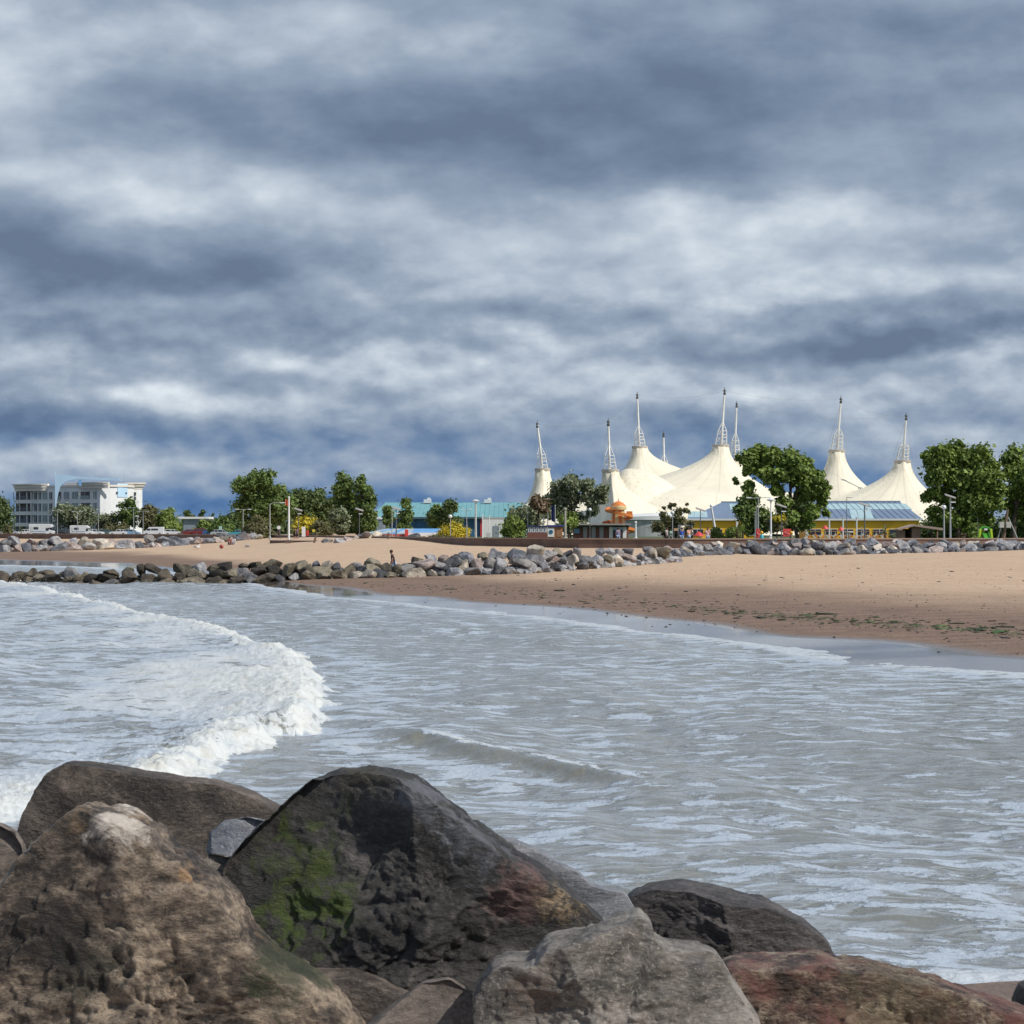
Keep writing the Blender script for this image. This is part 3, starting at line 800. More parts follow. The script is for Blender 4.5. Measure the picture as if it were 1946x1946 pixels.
boulder("low brown boulder at the bottom edge left of the pale grey one", [(660, 1990), (698, 1944), (763, 1897), (803, 1868), (854, 1860), (890, 1883), (925, 1940), (930, 2080), (800, 2150), (680, 2100)], 7.6, m_low, [(-.6, .1, .6)], seed=61, amp=.04, fine=.5, sub=6)
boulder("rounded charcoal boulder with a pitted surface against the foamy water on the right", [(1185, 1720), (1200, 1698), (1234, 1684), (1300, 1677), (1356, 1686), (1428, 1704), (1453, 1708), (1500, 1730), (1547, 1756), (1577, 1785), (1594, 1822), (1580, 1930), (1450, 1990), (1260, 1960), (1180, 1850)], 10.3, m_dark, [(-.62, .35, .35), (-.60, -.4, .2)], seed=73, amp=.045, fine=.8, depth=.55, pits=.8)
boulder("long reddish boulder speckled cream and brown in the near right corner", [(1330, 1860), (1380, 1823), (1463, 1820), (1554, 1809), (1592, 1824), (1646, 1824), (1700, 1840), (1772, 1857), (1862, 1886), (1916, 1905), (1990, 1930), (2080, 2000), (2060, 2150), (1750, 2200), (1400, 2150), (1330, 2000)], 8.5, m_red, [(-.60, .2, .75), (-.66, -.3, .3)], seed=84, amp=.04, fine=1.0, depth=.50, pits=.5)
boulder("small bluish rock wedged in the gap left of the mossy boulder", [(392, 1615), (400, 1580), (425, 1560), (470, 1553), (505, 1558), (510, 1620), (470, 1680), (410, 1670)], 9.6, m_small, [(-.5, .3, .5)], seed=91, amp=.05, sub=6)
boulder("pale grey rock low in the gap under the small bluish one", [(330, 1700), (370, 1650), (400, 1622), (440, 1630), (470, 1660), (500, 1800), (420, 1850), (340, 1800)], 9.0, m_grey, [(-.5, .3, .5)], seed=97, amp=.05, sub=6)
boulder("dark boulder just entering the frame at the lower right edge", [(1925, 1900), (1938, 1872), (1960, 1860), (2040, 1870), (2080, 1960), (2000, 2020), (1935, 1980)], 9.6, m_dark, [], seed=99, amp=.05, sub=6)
# the same pile carries on below and around the ones in view
for k, (px, py, r, d, mt, lb) in enumerate([(640, 2050, 260, 8.6, m_low, "brown boulder in the dark hollow under the mossy one"), (180, 2000, 300, 9.6, m_back, "brown boulder under the flat-topped one at back left"),
        (1250, 2020, 230, 9.2, m_dark, "charcoal boulder buried below the rounded charcoal one"), (1000, 2150, 260, 8.4, m_low, "brown boulder buried below the pale grey notched one"),
        (1700, 2150, 300, 9.2, m_low, "brown boulder buried below the reddish speckled one"), (330, 1880, 150, 8.8, m_low, "brown boulder in the crack between the left boulders")]):
    th = np.linspace(0, 2 * math.pi, 14)[:-1]; rr_ = np.random.RandomState(200 + k)
    boulder(lb, [(px + r * math.cos(a) * (1 + .12 * rr_.randn()), py - .75 * r * math.sin(a) * (1 + .12 * rr_.randn())) for a in th], d, mt, [(-.6, .2, .5)], seed=200 + k, amp=.05, sub=6)

# ------------------------------------------------------------------ rock banks: every rock is its own object
def rock_mesh(seed):
    r = np.random.RandomState(seed); v, f = ICO[4]
    rad = np.full(len(v), 1.25)
    for i in range(9):
        n = r.randn(3); n /= np.linalg.norm(n); dist = r.uniform(.50, .90)
        dt = v @ n
        rad = np.where(dt > 1e-3, np.minimum(rad, dist / np.maximum(dt, 1e-3)), rad)
    p = v * rad[:, None]
    p = p + v * (0.045 * fbm(p * 1.8, 3, .5, seed))[:, None] + v * (0.05 * fbm(p * 4.5, 4, .62, seed + 3, ridged=True))[:, None]
    p *= np.array([r.uniform(.95, 1.35), r.uniform(.8, 1.05), r.uniform(.66, .88)])
    me = np_mesh("rock", p, f, False)
    return me
ROCKS = [rock_mesh(500 + i) for i in range(16)]

def bank_material(name, dark, mid, light, sc=1.6):
    m = bpy.data.materials.new(name); m.use_nodes = True
    t = NT(m.node_tree); b = m.node_tree.nodes['Principled BSDF']
    g = t.n('ShaderNodeNewGeometry'); pos = g.outputs['Position']
    oi = t.n('ShaderNodeObjectInfo')
    f = t.m('ADD', t.m('MULTIPLY', t.noise(pos, sc, 8, .68, .4), .8), t.m('MULTIPLY', oi.outputs['Random'], .26))
    c = t.ramp(f, [(.40, dark), (.52, mid), (.66, light)])
    t.link(c, b.inputs['Base Color']); b.inputs['Roughness'].default_value = .75
    bp = t.n('ShaderNodeBump'); bp.inputs['Strength'].default_value = .9; bp.inputs['Distance'].default_value = .12
    t.link(t.noise(pos, 4.5, 7, .7), bp.inputs['Height']); t.link(bp.outputs[0], b.inputs['Normal'])
    return m
RM = {
 'blackish brown': bank_material("bank_wet_brown", (.018, .015, .012), (.055, .045, .034), (.13, .105, .075)),
 'dark olive-brown': bank_material("bank_olive", (.032, .028, .020), (.105, .090, .064), (.24, .21, .155)),
 'charcoal': bank_material("bank_charcoal", (.036, .037, .043), (.100, .102, .112), (.26, .25, .245)),
 'slate grey': bank_material("bank_slate", (.085, .092, .110), (.21, .215, .240), (.42, .41, .41)),
 'pinkish grey': bank_material("bank_pink", (.16, .125, .115), (.32, .26, .24), (.52, .45, .42)),
 'pale buff': bank_material("bank_buff", (.20, .175, .14), (.40, .355, .29), (.62, .56, .48)),
}
ORD = ["first", "second", "third", "fourth", "fifth", "sixth", "seventh", "eighth", "ninth", "tenth", "eleventh", "twelfth", "thirteenth", "fourteenth", "fifteenth", "sixteenth", "seventeenth", "eighteenth", "nineteenth", "twentieth"]
def ordinal(n):
    if n <= 20: return ORD[n - 1]
    tens = {2: "twenty", 3: "thirty", 4: "forty", 5: "fifty"}[n // 10]
    return (tens[:-1] + "ieth") if n % 10 == 0 else tens + "-" + ORD[n % 10 - 1]

def place_rock(px, d, z, r, colour, rs, meta, stretch=1.0):
    me = ROCKS[rs.randint(len(ROCKS))]
    o = bpy.data.objects.new("rock", me)
    if len(me.materials) == 0: me.materials.append(RM['charcoal'])
    COL.objects.link(o)
    o.location = (X(px, d), d, z); o.rotation_euler = (rs.uniform(-.5, .5), rs.uniform(-.5, .5), rs.uniform(0, 6.28))
    o.scale = (r * stretch * rs.uniform(.85, 1.35), r * rs.uniform(.9, 1.15), r * rs.uniform(.85, 1.1))
    o.material_slots[0].link = 'OBJECT'; o.material_slots[0].material = RM[colour]
    meta.append([o, px, colour]); return o

def finish_bank(meta, where, group):
    meta.sort(key=lambda q: q[1])
    cnt = {}
    for o, px, colour, row in [(q[0], q[1], q[2], q[0]["row_tmp"]) for q in meta]:
        k = (colour, row); cnt[k] = cnt.get(k, 0) + 1
        o["label"] = f"{ordinal(cnt[k])} {colour} rock from left in the {row}, {where}"
        o["category"] = "rock"; o["group"] = group
        del o["row_tmp"]

def bank(poly, crest, where, group, rows, seed, colours, step_m):
    """poly: (px, d, base pixel y); crest: (px, pixel y of the top)"""
    rs = np.random.RandomState(seed); meta = []
    pxs = [q[0] for q in poly]
    for (row, hfrac, back, rad, keep) in rows:
        px = pxs[0] + rs.uniform(0, 8)
        while px < pxs[-1]:
            d = np.interp(px, pxs, [q[1] for q in poly]) + back + rs.uniform(-.25, .25)
            zg = tz(X(px, d), d)
            ytop = np.interp(px, [c[0] for c in crest], [c[1] for c in crest]) + rs.uniform(-3, 3)
            ztop = P(px, ytop, d).z
            r = rad * min(1.3, math.exp(.24 * rs.randn()))
            z = zg + r * .30 + hfrac * max(0, (ztop - zg - r * .75))
            if rs.rand() < keep:
                u = rs.rand(); w = colours(px, row); acc_ = 0
                for cname, p_ in w:
                    acc_ += p_
                    if u < acc_: break
                o = place_rock(px, d, z, r, cname, rs, meta); o["row_tmp"] = row
            px += step_m * rs.uniform(.75, 1.2) * F / d * (r / rad)
    finish_bank(meta, where, group)
    return meta

def gcol(px, row):
    if px < 330: return [('blackish brown', .62), ('dark olive-brown', .30), ('charcoal', .08)]
    if px < 620: return [('blackish brown', .22), ('dark olive-brown', .42), ('charcoal', .26), ('slate grey', .10)]
    if px < 800: return [('dark olive-brown', .22), ('charcoal', .42), ('slate grey', .22), ('pale buff', .14)]
    return [('charcoal', .30), ('slate grey', .32), ('dark olive-brown', .12), ('pinkish grey', .13), ('pale buff', .13)]
GROYNE = [(-70, 141, 1108), (300, 141, 1110), (500, 141, 1108), (745, 139.5, 1100), (1000, 140, 1090), (1150, 150, 1080), (1290, 166, 1068)]
GCREST = [(-70, 1091), (0, 1089), (60, 1085), (140, 1088), (240, 1082), (330, 1075), (420, 1075), (500, 1069), (560, 1072), (640, 1072), (700, 1066), (730, 1076), (765, 1074), (800, 1060), (900, 1056), (1000, 1046), (1040, 1046), (1150, 1046), (1230, 1042), (1290, 1040)]
bank(GROYNE, GCREST, "low groyne", "rocks of the low groyne across the beach",
     [("bottom row", 0.0, -.9, .43, 1), ("middle row", .55, -.2, .46, 1), ("top row", 1.0, .5, .45, .93)], 11, gcol, .86)
def rcol(px, row): return [('slate grey', .40), ('charcoal', .17), ('pinkish grey', .25), ('pale buff', .18)]
RIGHT = [(1270, 176, 1068), (1400, 190, 1062), (1500, 190, 1058), (1600, 190, 1051), (1800, 192, 1050), (1900, 194, 1046), (2040, 197, 1044)]
RCREST = [(1270, 1042), (1330, 1034), (1400, 1031), (1470, 1032), (1520, 1027), (1600, 1030), (1700, 1031), (1800, 1031), (1880, 1029), (1950, 1032), (2040, 1031)]
bank(RIGHT, RCREST, "right-hand rock bank", "rocks banked against the sea wall on the right",
     [("bottom row", 0.0, -1.0, .48, 1), ("middle row", .52, 0.1, .54, 1), ("top row", 1.0, 1.3, .53, .95)], 22, rcol, 1.06)
LEFT = [(-60, 292, 1049), (100, 294, 1047), (300, 300, 1042), (420, 308, 1034), (490, 315, 1029)]
LCREST = [(-60, 1029), (100, 1028), (200, 1027), (300, 1025), (400, 1025), (490, 1022)]
bank(LEFT, LCREST, "distant left rock bank", "rocks banked against the sea wall on the left",
     [("bottom row", 0.0, -1.5, .85, 1), ("top row", 1.0, 2.0, .85, .95)], 33, lambda px, row:  [('slate grey', .42), ('pinkish grey', .30), ('pale buff', .16), ('charcoal', .12)], 1.55)
# small stones packed in the gaps of the three banks: past counting, one object
def filler(name, poly, crest, n, r0, seed, mt, back):
    rs = np.random.RandomState(seed); vs = []; fs = []; base = []
    for k in range(4):
        v, f = ICO[3]; rad = np.full(len(v), 1.2); r = np.random.RandomState(seed + k)
        for i in range(9):
            nn = r.randn(3); nn /= np.linalg.norm(nn); dt = v @ nn; rad = np.where(dt > 1e-3, np.minimum(rad, r.uniform(.5, .9) / np.maximum(dt, 1e-3)), rad)
        base.append(v * rad[:, None])
    pxs = [q[0] for q in poly]; tot = 0
    for i in range(n):
        px = rs.uniform(pxs[0], pxs[-1]); h = rs.rand()
        d = np.interp(px, pxs, [q[1] for q in poly]) + (h - .45) * back; zg = tz(X(px, d), d)
        ztop = P(px, np.interp(px, [c[0] for c in crest], [c[1] for c in crest]), d).z
        r = r0 * math.exp(.35 * rs.randn()); z = zg + h * max(0, ztop - zg - r - .35)
        R = np.array(Matrix.Rotation(rs.uniform(0, 6.28), 3, 'Z') @ Matrix.Rotation(rs.uniform(-1, 1), 3, 'X'))
        v = (base[rs.randint(4)] * np.array([1.25, 1, .8]) * r) @ R.T + np.array([X(px, d), d, z]); vs.append(v); fs.append(ICO[3][1] + tot); tot += len(v)
    tag(link(name, np_mesh(name, np.concatenate(vs), np.concatenate(fs), False), mt), kind='stuff')
GL = [q for q in GROYNE if q[0] < 600] + [(600, 141, 1105)]; GR = [(600, 141, 1105)] + [q for q in GROYNE if q[0] > 600]
filler("seaward_rubble", GL, GCREST, 260, .27, 301, RM['dark olive-brown'], 2.2)
filler("landward_rubble", GR, GCREST, 300, .27, 302, RM['slate grey'], 2.2)
filler("wall_foot_rubble", RIGHT, RCREST, 260, .34, 303, RM['slate grey'], 3.2)
filler("distant_rubble", LEFT, LCREST, 160, .42, 304, RM['pinkish grey'], 4.0)
print('ROCKS', len([o for o in bpy.data.objects if o.name.startswith('rock')]))
# loose stones on the upper beach
LOOSE = [(622, 1031, .45, 'charcoal', "dark stone alone on the sand right of the short low wall"), (644, 1032, .55, 'slate grey', "slate grey stone on the upper sand between the low wall and the stone cluster"),
 (662, 1033, .5, 'pinkish grey', "pinkish stone on the upper sand just left of the stone cluster"), (676, 1031, .4, 'pale buff', "small pale stone behind the stone cluster on the upper sand"),
 (689, 1033, .7, 'slate grey', "left stone of the cluster on the upper sand, slate grey"), (700, 1034, .6, 'pale buff', "right stone of the cluster on the upper sand, pale buff"),
 (694, 1029, .6, 'pinkish grey', "rear stone of the cluster on the upper sand, pinkish"), (715, 1031, .7, 'pale buff', "flat pale stone on the sand right of the cluster"),
 (731, 1034, .4, 'charcoal', "small dark stone left of the stub post on the sand"), (785, 1037, .75, 'charcoal', "dark stone alone on the sand below the end of the main wall"),
 (470, 1040, .3, 'charcoal', "small dark stone on the open sand right of the sitting couple"), (493, 1024, .6, 'pale buff', "pale stone where the left rock bank ends by the steps")]
rs = np.random.RandomState(77); tmp = []
for (px, py, r, cn, lb) in LOOSE:
    d = 260.0
    for _ in range(20): d = min(320, (EYE - tz(X(px, d), d)) * F / (py - 1005) * .5 + d * .5)
    o = place_rock(px, d, tz(X(px, d), d) + r * .3, r, cn, rs, tmp); tag(o, lb, "rock", "loose stones on the upper beach")
# ------------------------------------------------------------------ pavilion with white tensile roof
CANVAS = bpy.data.materials.new("tent_canvas"); CANVAS.use_nodes = True
t = NT(CANVAS.node_tree); b = CANVAS.node_tree.nodes['Principled BSDF']
tcn = t.n('ShaderNodeTexCoord')
st = t.noise(t.vscale(tcn.outputs['Object'], (.35, .35, .08)), .9, 6, .6)
c = t.mix(t.ss(st, .35, .7), (.82, .765, .61), (.77, .715, .565))
c = t.mix(t.ss(t.noise(tcn.outputs['Object'], .22, 5, .6), .60, .78, 0, .3), c, (.55, .50, .40))
sa_ = t.n('ShaderNodeAttribute', attribute_name='seam'); ga_ = t.n('ShaderNodeAttribute', attribute_name='grime')
c = t.mix(t.m('MULTIPLY', sa_.outputs['Fac'], .45), c, (.42, .38, .30))
c = t.mix(t.m('MULTIPLY', ga_.outputs['Fac'], t.ss(t.noise(tcn.outputs['Object'], 1.2, 5, .7), .3, .7, .05, .5)), c, (.48, .43, .34))
t.link(c, b.inputs['Base Color']); b.inputs['Roughness'].default_value = .55
b.inputs['Emission Strength'].default_value = 0
MWHITE = mat("mast_white_steel", (.72, .72, .70), .4, .06, .5)
RIMM = mat("mast_ring_steel", (.42, .38, .33), .6, .1, .5)
DARKST = mat("dark_fitting", (.08, .08, .085), .5, .1, 1)

pav = empty("pavilion", (X(1300, 500), 500, GROUND_Z)); tag(pav, "huge cream tent-roofed pavilion with eight white masts rising from its peaks", "pavilion")
K0 = .3536
# px, ring y, d, kR, kL, kFront, kBack, ring radius m, mast base px, mast top (px,y), shoulder y, cage top y
PEAKS = [
 (1031, 890, 500, 11.5, 15.5, 9.5, 12, 1.75, 1032, (1021, 806), 864, 849),
 (1160, 892, 462, 13.0, 27.0, 9.0, 9, 1.85, 1159, (1156, 802), 866, 849),
 (1216, 848, 535, 5.4, 11.0, 7.0, 7, 1.95, 1215, (1211, 751), 824, 811),
 (1261, 884, 590, 8.0, 8.0, 8.0, 8, 1.75, 1262, (1261, 825), 876, 865),
 (1370, 845, 500, 9.5, 5.75, 7.2, 8, 1.9, 1371, (1377, 743), 819, 805),
 (1397, 872, 560, 9.0, 9.0, 9.0, 9, 1.7, 1396, (1400, 768), 838, 824),
 (1590, 855, 500, 10.6, 11.5, 8.0, 8, 1.85, 1591, (1598, 759), 826, 815),
 (1715, 875, 485, 9.8, 6.5, 7.6, 8, 1.85, 1716, (1722, 791), 848, 843),
]
def toppt(px, py, d): return P(px, py, d)
gx = np.linspace(X(985, 500), X(1770, 500), 560); gy = np.linspace(442, 606, 240)
GX, GY = np.meshgrid(gx, gy)
H_ = np.full(GX.shape, -50.0); SEAM = np.zeros(GX.shape); RING = np.zeros(GX.shape)
for (px, ry, d, kR, kL, kF, kB, r0, mb, mt_, sh, ct) in PEAKS:
    c0 = P(px, ry, d)
    dx = GX - c0.x; dy = GY - c0.y; r = np.hypot(dx, dy) + 1e-6
    cx = dx / r; cy = dy / r
    kx = np.where(cx > 0, kR, kL); ky = np.where(cy > 0, kB, kF)
    k = np.sqrt((kx * cx) ** 2 + (ky * cy) ** 2)
    if abs(px - 1160) < 2: k = np.where(cx > 0, k * .62, k); k = np.where(cx <= 0, np.minimum(k, 16 + 8 * np.abs(cx)), k)
    rr = np.clip(r - r0, 0, None)
    z = c0.z - K0 * k * np.sqrt(rr) - .055 * rr * np.clip((k - 4) / 8, 0, 1.5)
    sc_ = np.arctan2(dy, dx)
    z = z - .10 * np.abs(np.sin(sc_ * 6)) * np.clip(rr / 6, 0, 1)
    nsm = 26 if r0 > 1.8 else 20; sl_ = np.abs(np.sin(sc_ * nsm / 2)) / (nsm / 2) * r
    dom = z > H_; SEAM = np.where(dom, np.exp(-(sl_ / .10) ** 2) * (rr > .3), SEAM); RING = np.where(dom, np.exp(-rr / 2.5), RING)
    a_ = np.maximum(H_, z); dd_ = np.abs(H_ - z)
    H_ = a_ + np.where(dd_ < .8, (.8 - dd_) ** 2 / 3.2, 0)
# the low swelling lobe in front of the second peak
c0 = P(1196, 890, 468); mpx = 468 / F
ddx = (GX - c0.x) / mpx; lob = c0.z - mpx * (.0047 * np.clip(ddx, 0, None) ** 2 + .024 * np.clip(-ddx, 0, None) ** 2) - .035 * np.clip(np.abs(GY - 472) - 2, 0, None) ** 2
H_ = np.where(lob > H_, lob, H_)
c1 = P(1300, 928, 458); ddx = (GX - c1.x); lob2 = c1.z - .012 * ddx ** 2 - .02 * (GY - 466) ** 2
H_ = np.maximum(H_, lob2)
H_ = H_ - .45 * np.clip(452 - GY, 0, None)
idx = np.arange(GX.size).reshape(GX.shape)
fc = np.stack([idx[:-1, :-1].ravel(), idx[:-1, 1:].ravel(), idx[1:, 1:].ravel(), idx[1:, :-1].ravel()], 1)
zz_ = H_.ravel(); keep = (zz_[fc].max(1) > 2.6)
fc = fc[keep]; used = np.unique(fc); rem = np.full(GX.size, -1); rem[used] = np.arange(len(used))
vv = np.stack([GX.ravel(), GY.ravel(), np.maximum(zz_, 2.1)], 1)[used] - np.array(pav.location)
me = np_mesh("canopy", vv, rem[fc], True)
for an_, ar_ in (("seam", SEAM), ("grime", RING)):
    at_ = me.attributes.new(an_, "FLOAT", "POINT"); at_.data.foreach_set("value", ar_.ravel()[used].astype(np.float32))
link("canopy", me, CANVAS, pav)
ploc = Vector(pav.location)
tops = []
for (px, ry, d, kR, kL, kF, kB, r0, mb, mt_, sh, ct) in PEAKS:
    base = P(px, ry, d) - ploc; top = P(mt_[0], mt_[1], d) - ploc; shp = P(mb + (mt_[0] - mb) * .25, sh - (sh - ct) * 1.0, d) - ploc
    bz = P(mb, ry, d) - ploc
    foot = bz - Vector((0, 0, 6))
    mbd = MB(); mbd.tube(foot, bz + (top - bz) * .3, .34, .30, 10); mbd.tube(bz + (top - bz) * .3, top, .30, .20, 10)
    mast = mbd.build("mast", MWHITE, pav, True)
    r_ = MB(); r_.lathe(base + Vector((0, 0, -.35)), [(r0 + .05, -.3), (r0 + .12, 0), (r0 + .12, .35), (r0 - .12, .42), (r0 - .35, .30)], 28); r_.build("ring", RIMM, mast, True)
    cg = MB(); R_ = r0 * .72; zt = (P(px, ct, d) - ploc).z; zs = (P(px, sh, d) - ploc).z
    zsh = zs + (zt - zs) * .15; N = 6
    axis = lambda z_: bz + (top - bz) * ((z_ - bz.z) / (top.z - bz.z))
    legs = []
    for kk_ in range(N):
        a = 2 * math.pi * (kk_ + .5) / N
        lo_ = Vector((base.x + R_ * 1.12 * math.cos(a), base.y + R_ * 1.12 * math.sin(a), base.z))
        ax_ = axis(zs); up_ = Vector((ax_.x + R_ * .86 * math.cos(a), ax_.y + R_ * .86 * math.sin(a), zs))
        cg.tube(lo_, up_, .10, .09, 5); tp = axis(zt + (zt - zs) * .35); cg.tube(up_, tp, .09, .07, 5); legs.append((lo_, up_))
    for lev in (.25, .5, .75, 1.0):
        for kk_ in range(N):
            a0, b0_ = legs[kk_], legs[(kk_ + 1) % N]
            p0 = a0[0].lerp(a0[1], lev); p1 = b0_[0].lerp(b0_[1], lev); cg.tube(p0, p1, .07, .07, 5)
            q1 = b0_[0].lerp(b0_[1], lev - .25)
            if (kk_ + int(lev * 4)) % 2: cg.tube(p0, q1, .05, .05, 4)
    cg.build("lattice_cage", MWHITE, mast, True)
    cap = MB(); cap.lathe(top, [(.30, -.9), (.34, -.5), (.22, -.4), (.22, -.1), (.36, 0), (.30, .25), (.08, .35), (.05, .9)], 10); cap.build("mast_head", DARKST, mast, True)
    tops.append(top)
def cable(a, b, sag, r=.02):
    pts = [a.lerp(b, i / 12) - Vector((0, 0, sag * math.sin(math.pi * i / 12))) for i in range(13)]
    mb = MB(); mb.path(pts, r, 4); return mb.build("stay_cable", RIMM, pav, True)
for a, b, sg in [(2, 4, 1.2), (4, 6, 1.0), (6, 7, 1.2), (0, 1, .8), (1, 2, .8), (5, 7, 2)]:
    cable(tops[a], tops[b], sg)
for i_, (px, ry, d, *_r) in enumerate(PEAKS):
    mb = MB()
    for a in (0.4, 2.5, 4.6):
        rr_ = _r[4]; e = P(px, ry, d) - ploc + Vector((rr_ * 1.6 * math.cos(a), rr_ * 1.6 * math.sin(a), -.8))
        mb.tube(tops[i_] - Vector((0, 0, .6)), e, .022, .022, 4)
    mb.build("stay_cable", RIMM, pav, True)

# grey curved hall under the canopy
GREYW = mat("grey_cladding", (.36, .385, .385), .6, .08, .4, dirt=(.2, .21, .2), dirt_amt=.4)
PALE = mat("pale_trim", (.66, .68, .68), .5, .05, .6)
gh = empty("entrance_hall", (X(1236, 440), 440, GROUND_Z)); tag(gh, "low grey hall with a curved pale roof edge below the tent roof", "hall")
def arc_front(x0, x1, y, sag, n=12): return [(x0 + (x1 - x0) * i / n, y - sag * math.sin(math.pi * i / n)) for i in range(n + 1)]
w = 13.0; fr = arc_front(-w / 2, w / 2, 0, 1.5)
poly = fr + [(w / 2, 7), (-w / 2, 7)]
zt = P(1230, 988, 438).z - GROUND_Z
MB().prism(poly, 0, zt).build("wall", GREYW, gh)
fr2 = arc_front(-w / 2 - .5, w / 2 + .4, -.35, 1.6); rf = MB()
n = len(fr2); vs = []
for i, (x, y) in enumerate(fr2):
    hgt = .55 + 1.0 * math.sin(math.pi * min(1, (i + 2) / n) * .62)
    vs += [(x, y, zt + .02), (x, y, zt + hgt * .55), (x, y + .9, zt + hgt), (x, 8, zt + hgt)]
fs = []
for i in range(n - 1):
    for k in range(3): fs.append((4 * i + k, 4 * i + k + 1, 4 * i + 5 + k, 4 * i + 4 + k))
rf.add(vs, fs); rf.build("roof", PALE, gh, True)
MB().box((2.6, -1.45, 1.9), (.5, .15, .35)).build("vent", DARKST, gh); MB().box((1.6, -1.5, 1.9), (.5, .15, .35)).build("vent", DARKST, gh)

# yellow hall with the blue roof in front of the tents
YEL = mat("yellow_cladding", (.82, .47, .02), .55, .08, .3, dirt=(.36, .22, .02), dirt_amt=.35)
BLUE = mat("blue_roof_sheet", (.165, .225, .33), .45, .07, .3)
LBLUE = mat("pale_roof_sheet", (.40, .56, .60), .4, .05, .5)
FASC = mat("roof_ridge_blue", (.17, .24, .33), .5, .05, .5)
GLASS = mat("dark_glass", (.03, .035, .045), .12, .2, 1.0)
yd = 335.0
def yellow_hall(px0, px1, lbl, eave_y, ridge_y, panels, hips, posts):
    o = empty("leisure_hall", (X((px0 + px1) / 2, yd), yd, GROUND_Z)); tag(o, lbl, "hall")
    ox = o.location.x
    x0, x1 = X(px0, yd) - ox, X(px1, yd) - ox
    ze = P(1500, eave_y, yd).z - GROUND_Z; depth = 16
    zr = P(1500, ridge_y, yd + depth).z - GROUND_Z
    MB().box(((x0 + x1) / 2, 5.2, ze / 2), (x1 - x0 - .8, 10, ze)).build("wall", YEL, o)
    # sloping roof with hipped ends, sheets of two colours set edge to edge
    def roofstrip(name, a0, a1, b0, b1, mt, lift=0.0, t0=0.0, t1=1.0):
        q = lambda xb, xt, t: (xb + (xt - xb) * t, -.25 + (depth + .25) * t, ze - .02 + (zr - ze + .02) * t + lift)
        vs = [q(a0, b0, t0), q(a1, b1, t0), q(a1, b1, t1), q(a0, b0, t1)]
        vs += [(x, y, z - .22) for x, y, z in vs]
        m_ = MB(); m_.add(vs, [(0, 1, 2, 3), (7, 6, 5, 4), (0, 4, 5, 1), (1, 5, 6, 2), (2, 6, 7, 3), (3, 7, 4, 0)])
        # standing seams
        k = int((a1 - a0) / 1.0)
        for i in range(1, k):
            xb = a0 + (a1 - a0) * i / k; xt = b0 + (b1 - b0) * i / k
            A, B_ = Vector(q(xb, xt, t0)), Vector(q(xb, xt, t1)); m_.tube(A + Vector((0, 0, .03)), B_ + Vector((0, 0, .03)), .045, .045, 4)
        return m_.build(name, mt, o)
    hl, hr = hips
    roofstrip("roof", x0, x1, x0 + hl, x1 - hr, BLUE)
    for (a0, a1, b0, b1, t0, t1) in panels:
        cv = lambda p: X(p, yd) - ox
        roofstrip("roof_light_panel", cv(a0), cv(a1), cv(b0), cv(b1), LBLUE, .06, t0, t1)
    MB().box(((x0 + hl + x1 - hr) / 2, depth, zr + .02), (x1 - x0 - hl - hr, .5, .35)).build("ridge_cap", FASC, o)
    MB().box(((x0 + x1) / 2, -.33, ze - .16), (x1 - x0 + .2, .12, .28)).build("fascia", PALE, o)
    # window band
    npn = int((x1 - x0) / 2.6)
    for i in range(npn):
        xx = x0 + 1.6 + (x1 - x0 - 3.2) * i / max(1, npn - 1)
        wf = MB().box((xx, .16, 1.05), (1.9, .14, .95)).build("window", GLASS, o)
        MB().box((xx, .08, 1.06), (.07, .06, .93)).box((xx, .08, 1.55), (2.0, .08, .08)).box((xx, .08, .56), (2.0, .08, .08)).build("window_frame", PALE, wf)
    for p in posts:
        MB().box((X(p, yd) - ox, -.55, ze / 2 - .15), (.32, .22, ze - .3)).build("pillar", PALE, o)
    return o
yellow_hall(1306, 1452, "yellow hall with a hipped blue roof left of the big broadleaf tree", 985.5, 955, [(1306, 1345, 1330, 1358, .08, .42), (1390, 1445, 1405, 1440, .5, .9)], (7.0, 1.0), [1400])
yellow_hall(1530, 1752, "long yellow hall with blue and pale striped roof below the right tents", 985.5, 954, [(1530, 1752, 1530, 1752, .55, .88), (1618, 1660, 1640, 1680, .0, .52)], (.5, .5), [1532])

# terrace posts and patterned fence in front of the long yellow hall
for i_, px in enumerate([1576, 1602, 1628]):
    o = empty("terrace_post", (X(px, 300), 300, GROUND_Z)); tag(o, ["leftmost", "middle", "rightmost"][i_] + " of the three thick white posts before the yellow hall", "post", "thick white posts before the yellow hall")
    MB().box((0, 0, 1.6), (.20, .20, 3.2)).build("shaft", PALE, o, bevel=.03); MB().box((0, 0, 3.24), (.34, .34, .09)).build("cap", PALE, o)
fence = empty("terrace_fence", (X(1600, 306), 306, GROUND_Z)); tag(fence, "low fence with orange and white zigzag boards below the yellow hall", "fence")
f_o = MB(); f_w = MB(); f_r = MB(); x0 = X(1530, 306) - fence.location.x; x1 = X(1685, 306) - fence.location.x
nn = 24
for i in range(nn):
    xx = x0 + (x1 - x0) * (i + .5) / nn
    (f_o if i % 2 else f_w).box((xx, 0, .55), (.24, .05, .95), ry=.75 if i % 4 < 2 else -.75)
for i in range(9): f_r.box((x0 + (x1 - x0) * i / 8, .08, .65), (.1, .1, 1.3))
f_r.box(((x0 + x1) / 2, .08, 1.25), (x1 - x0, .08, .09))
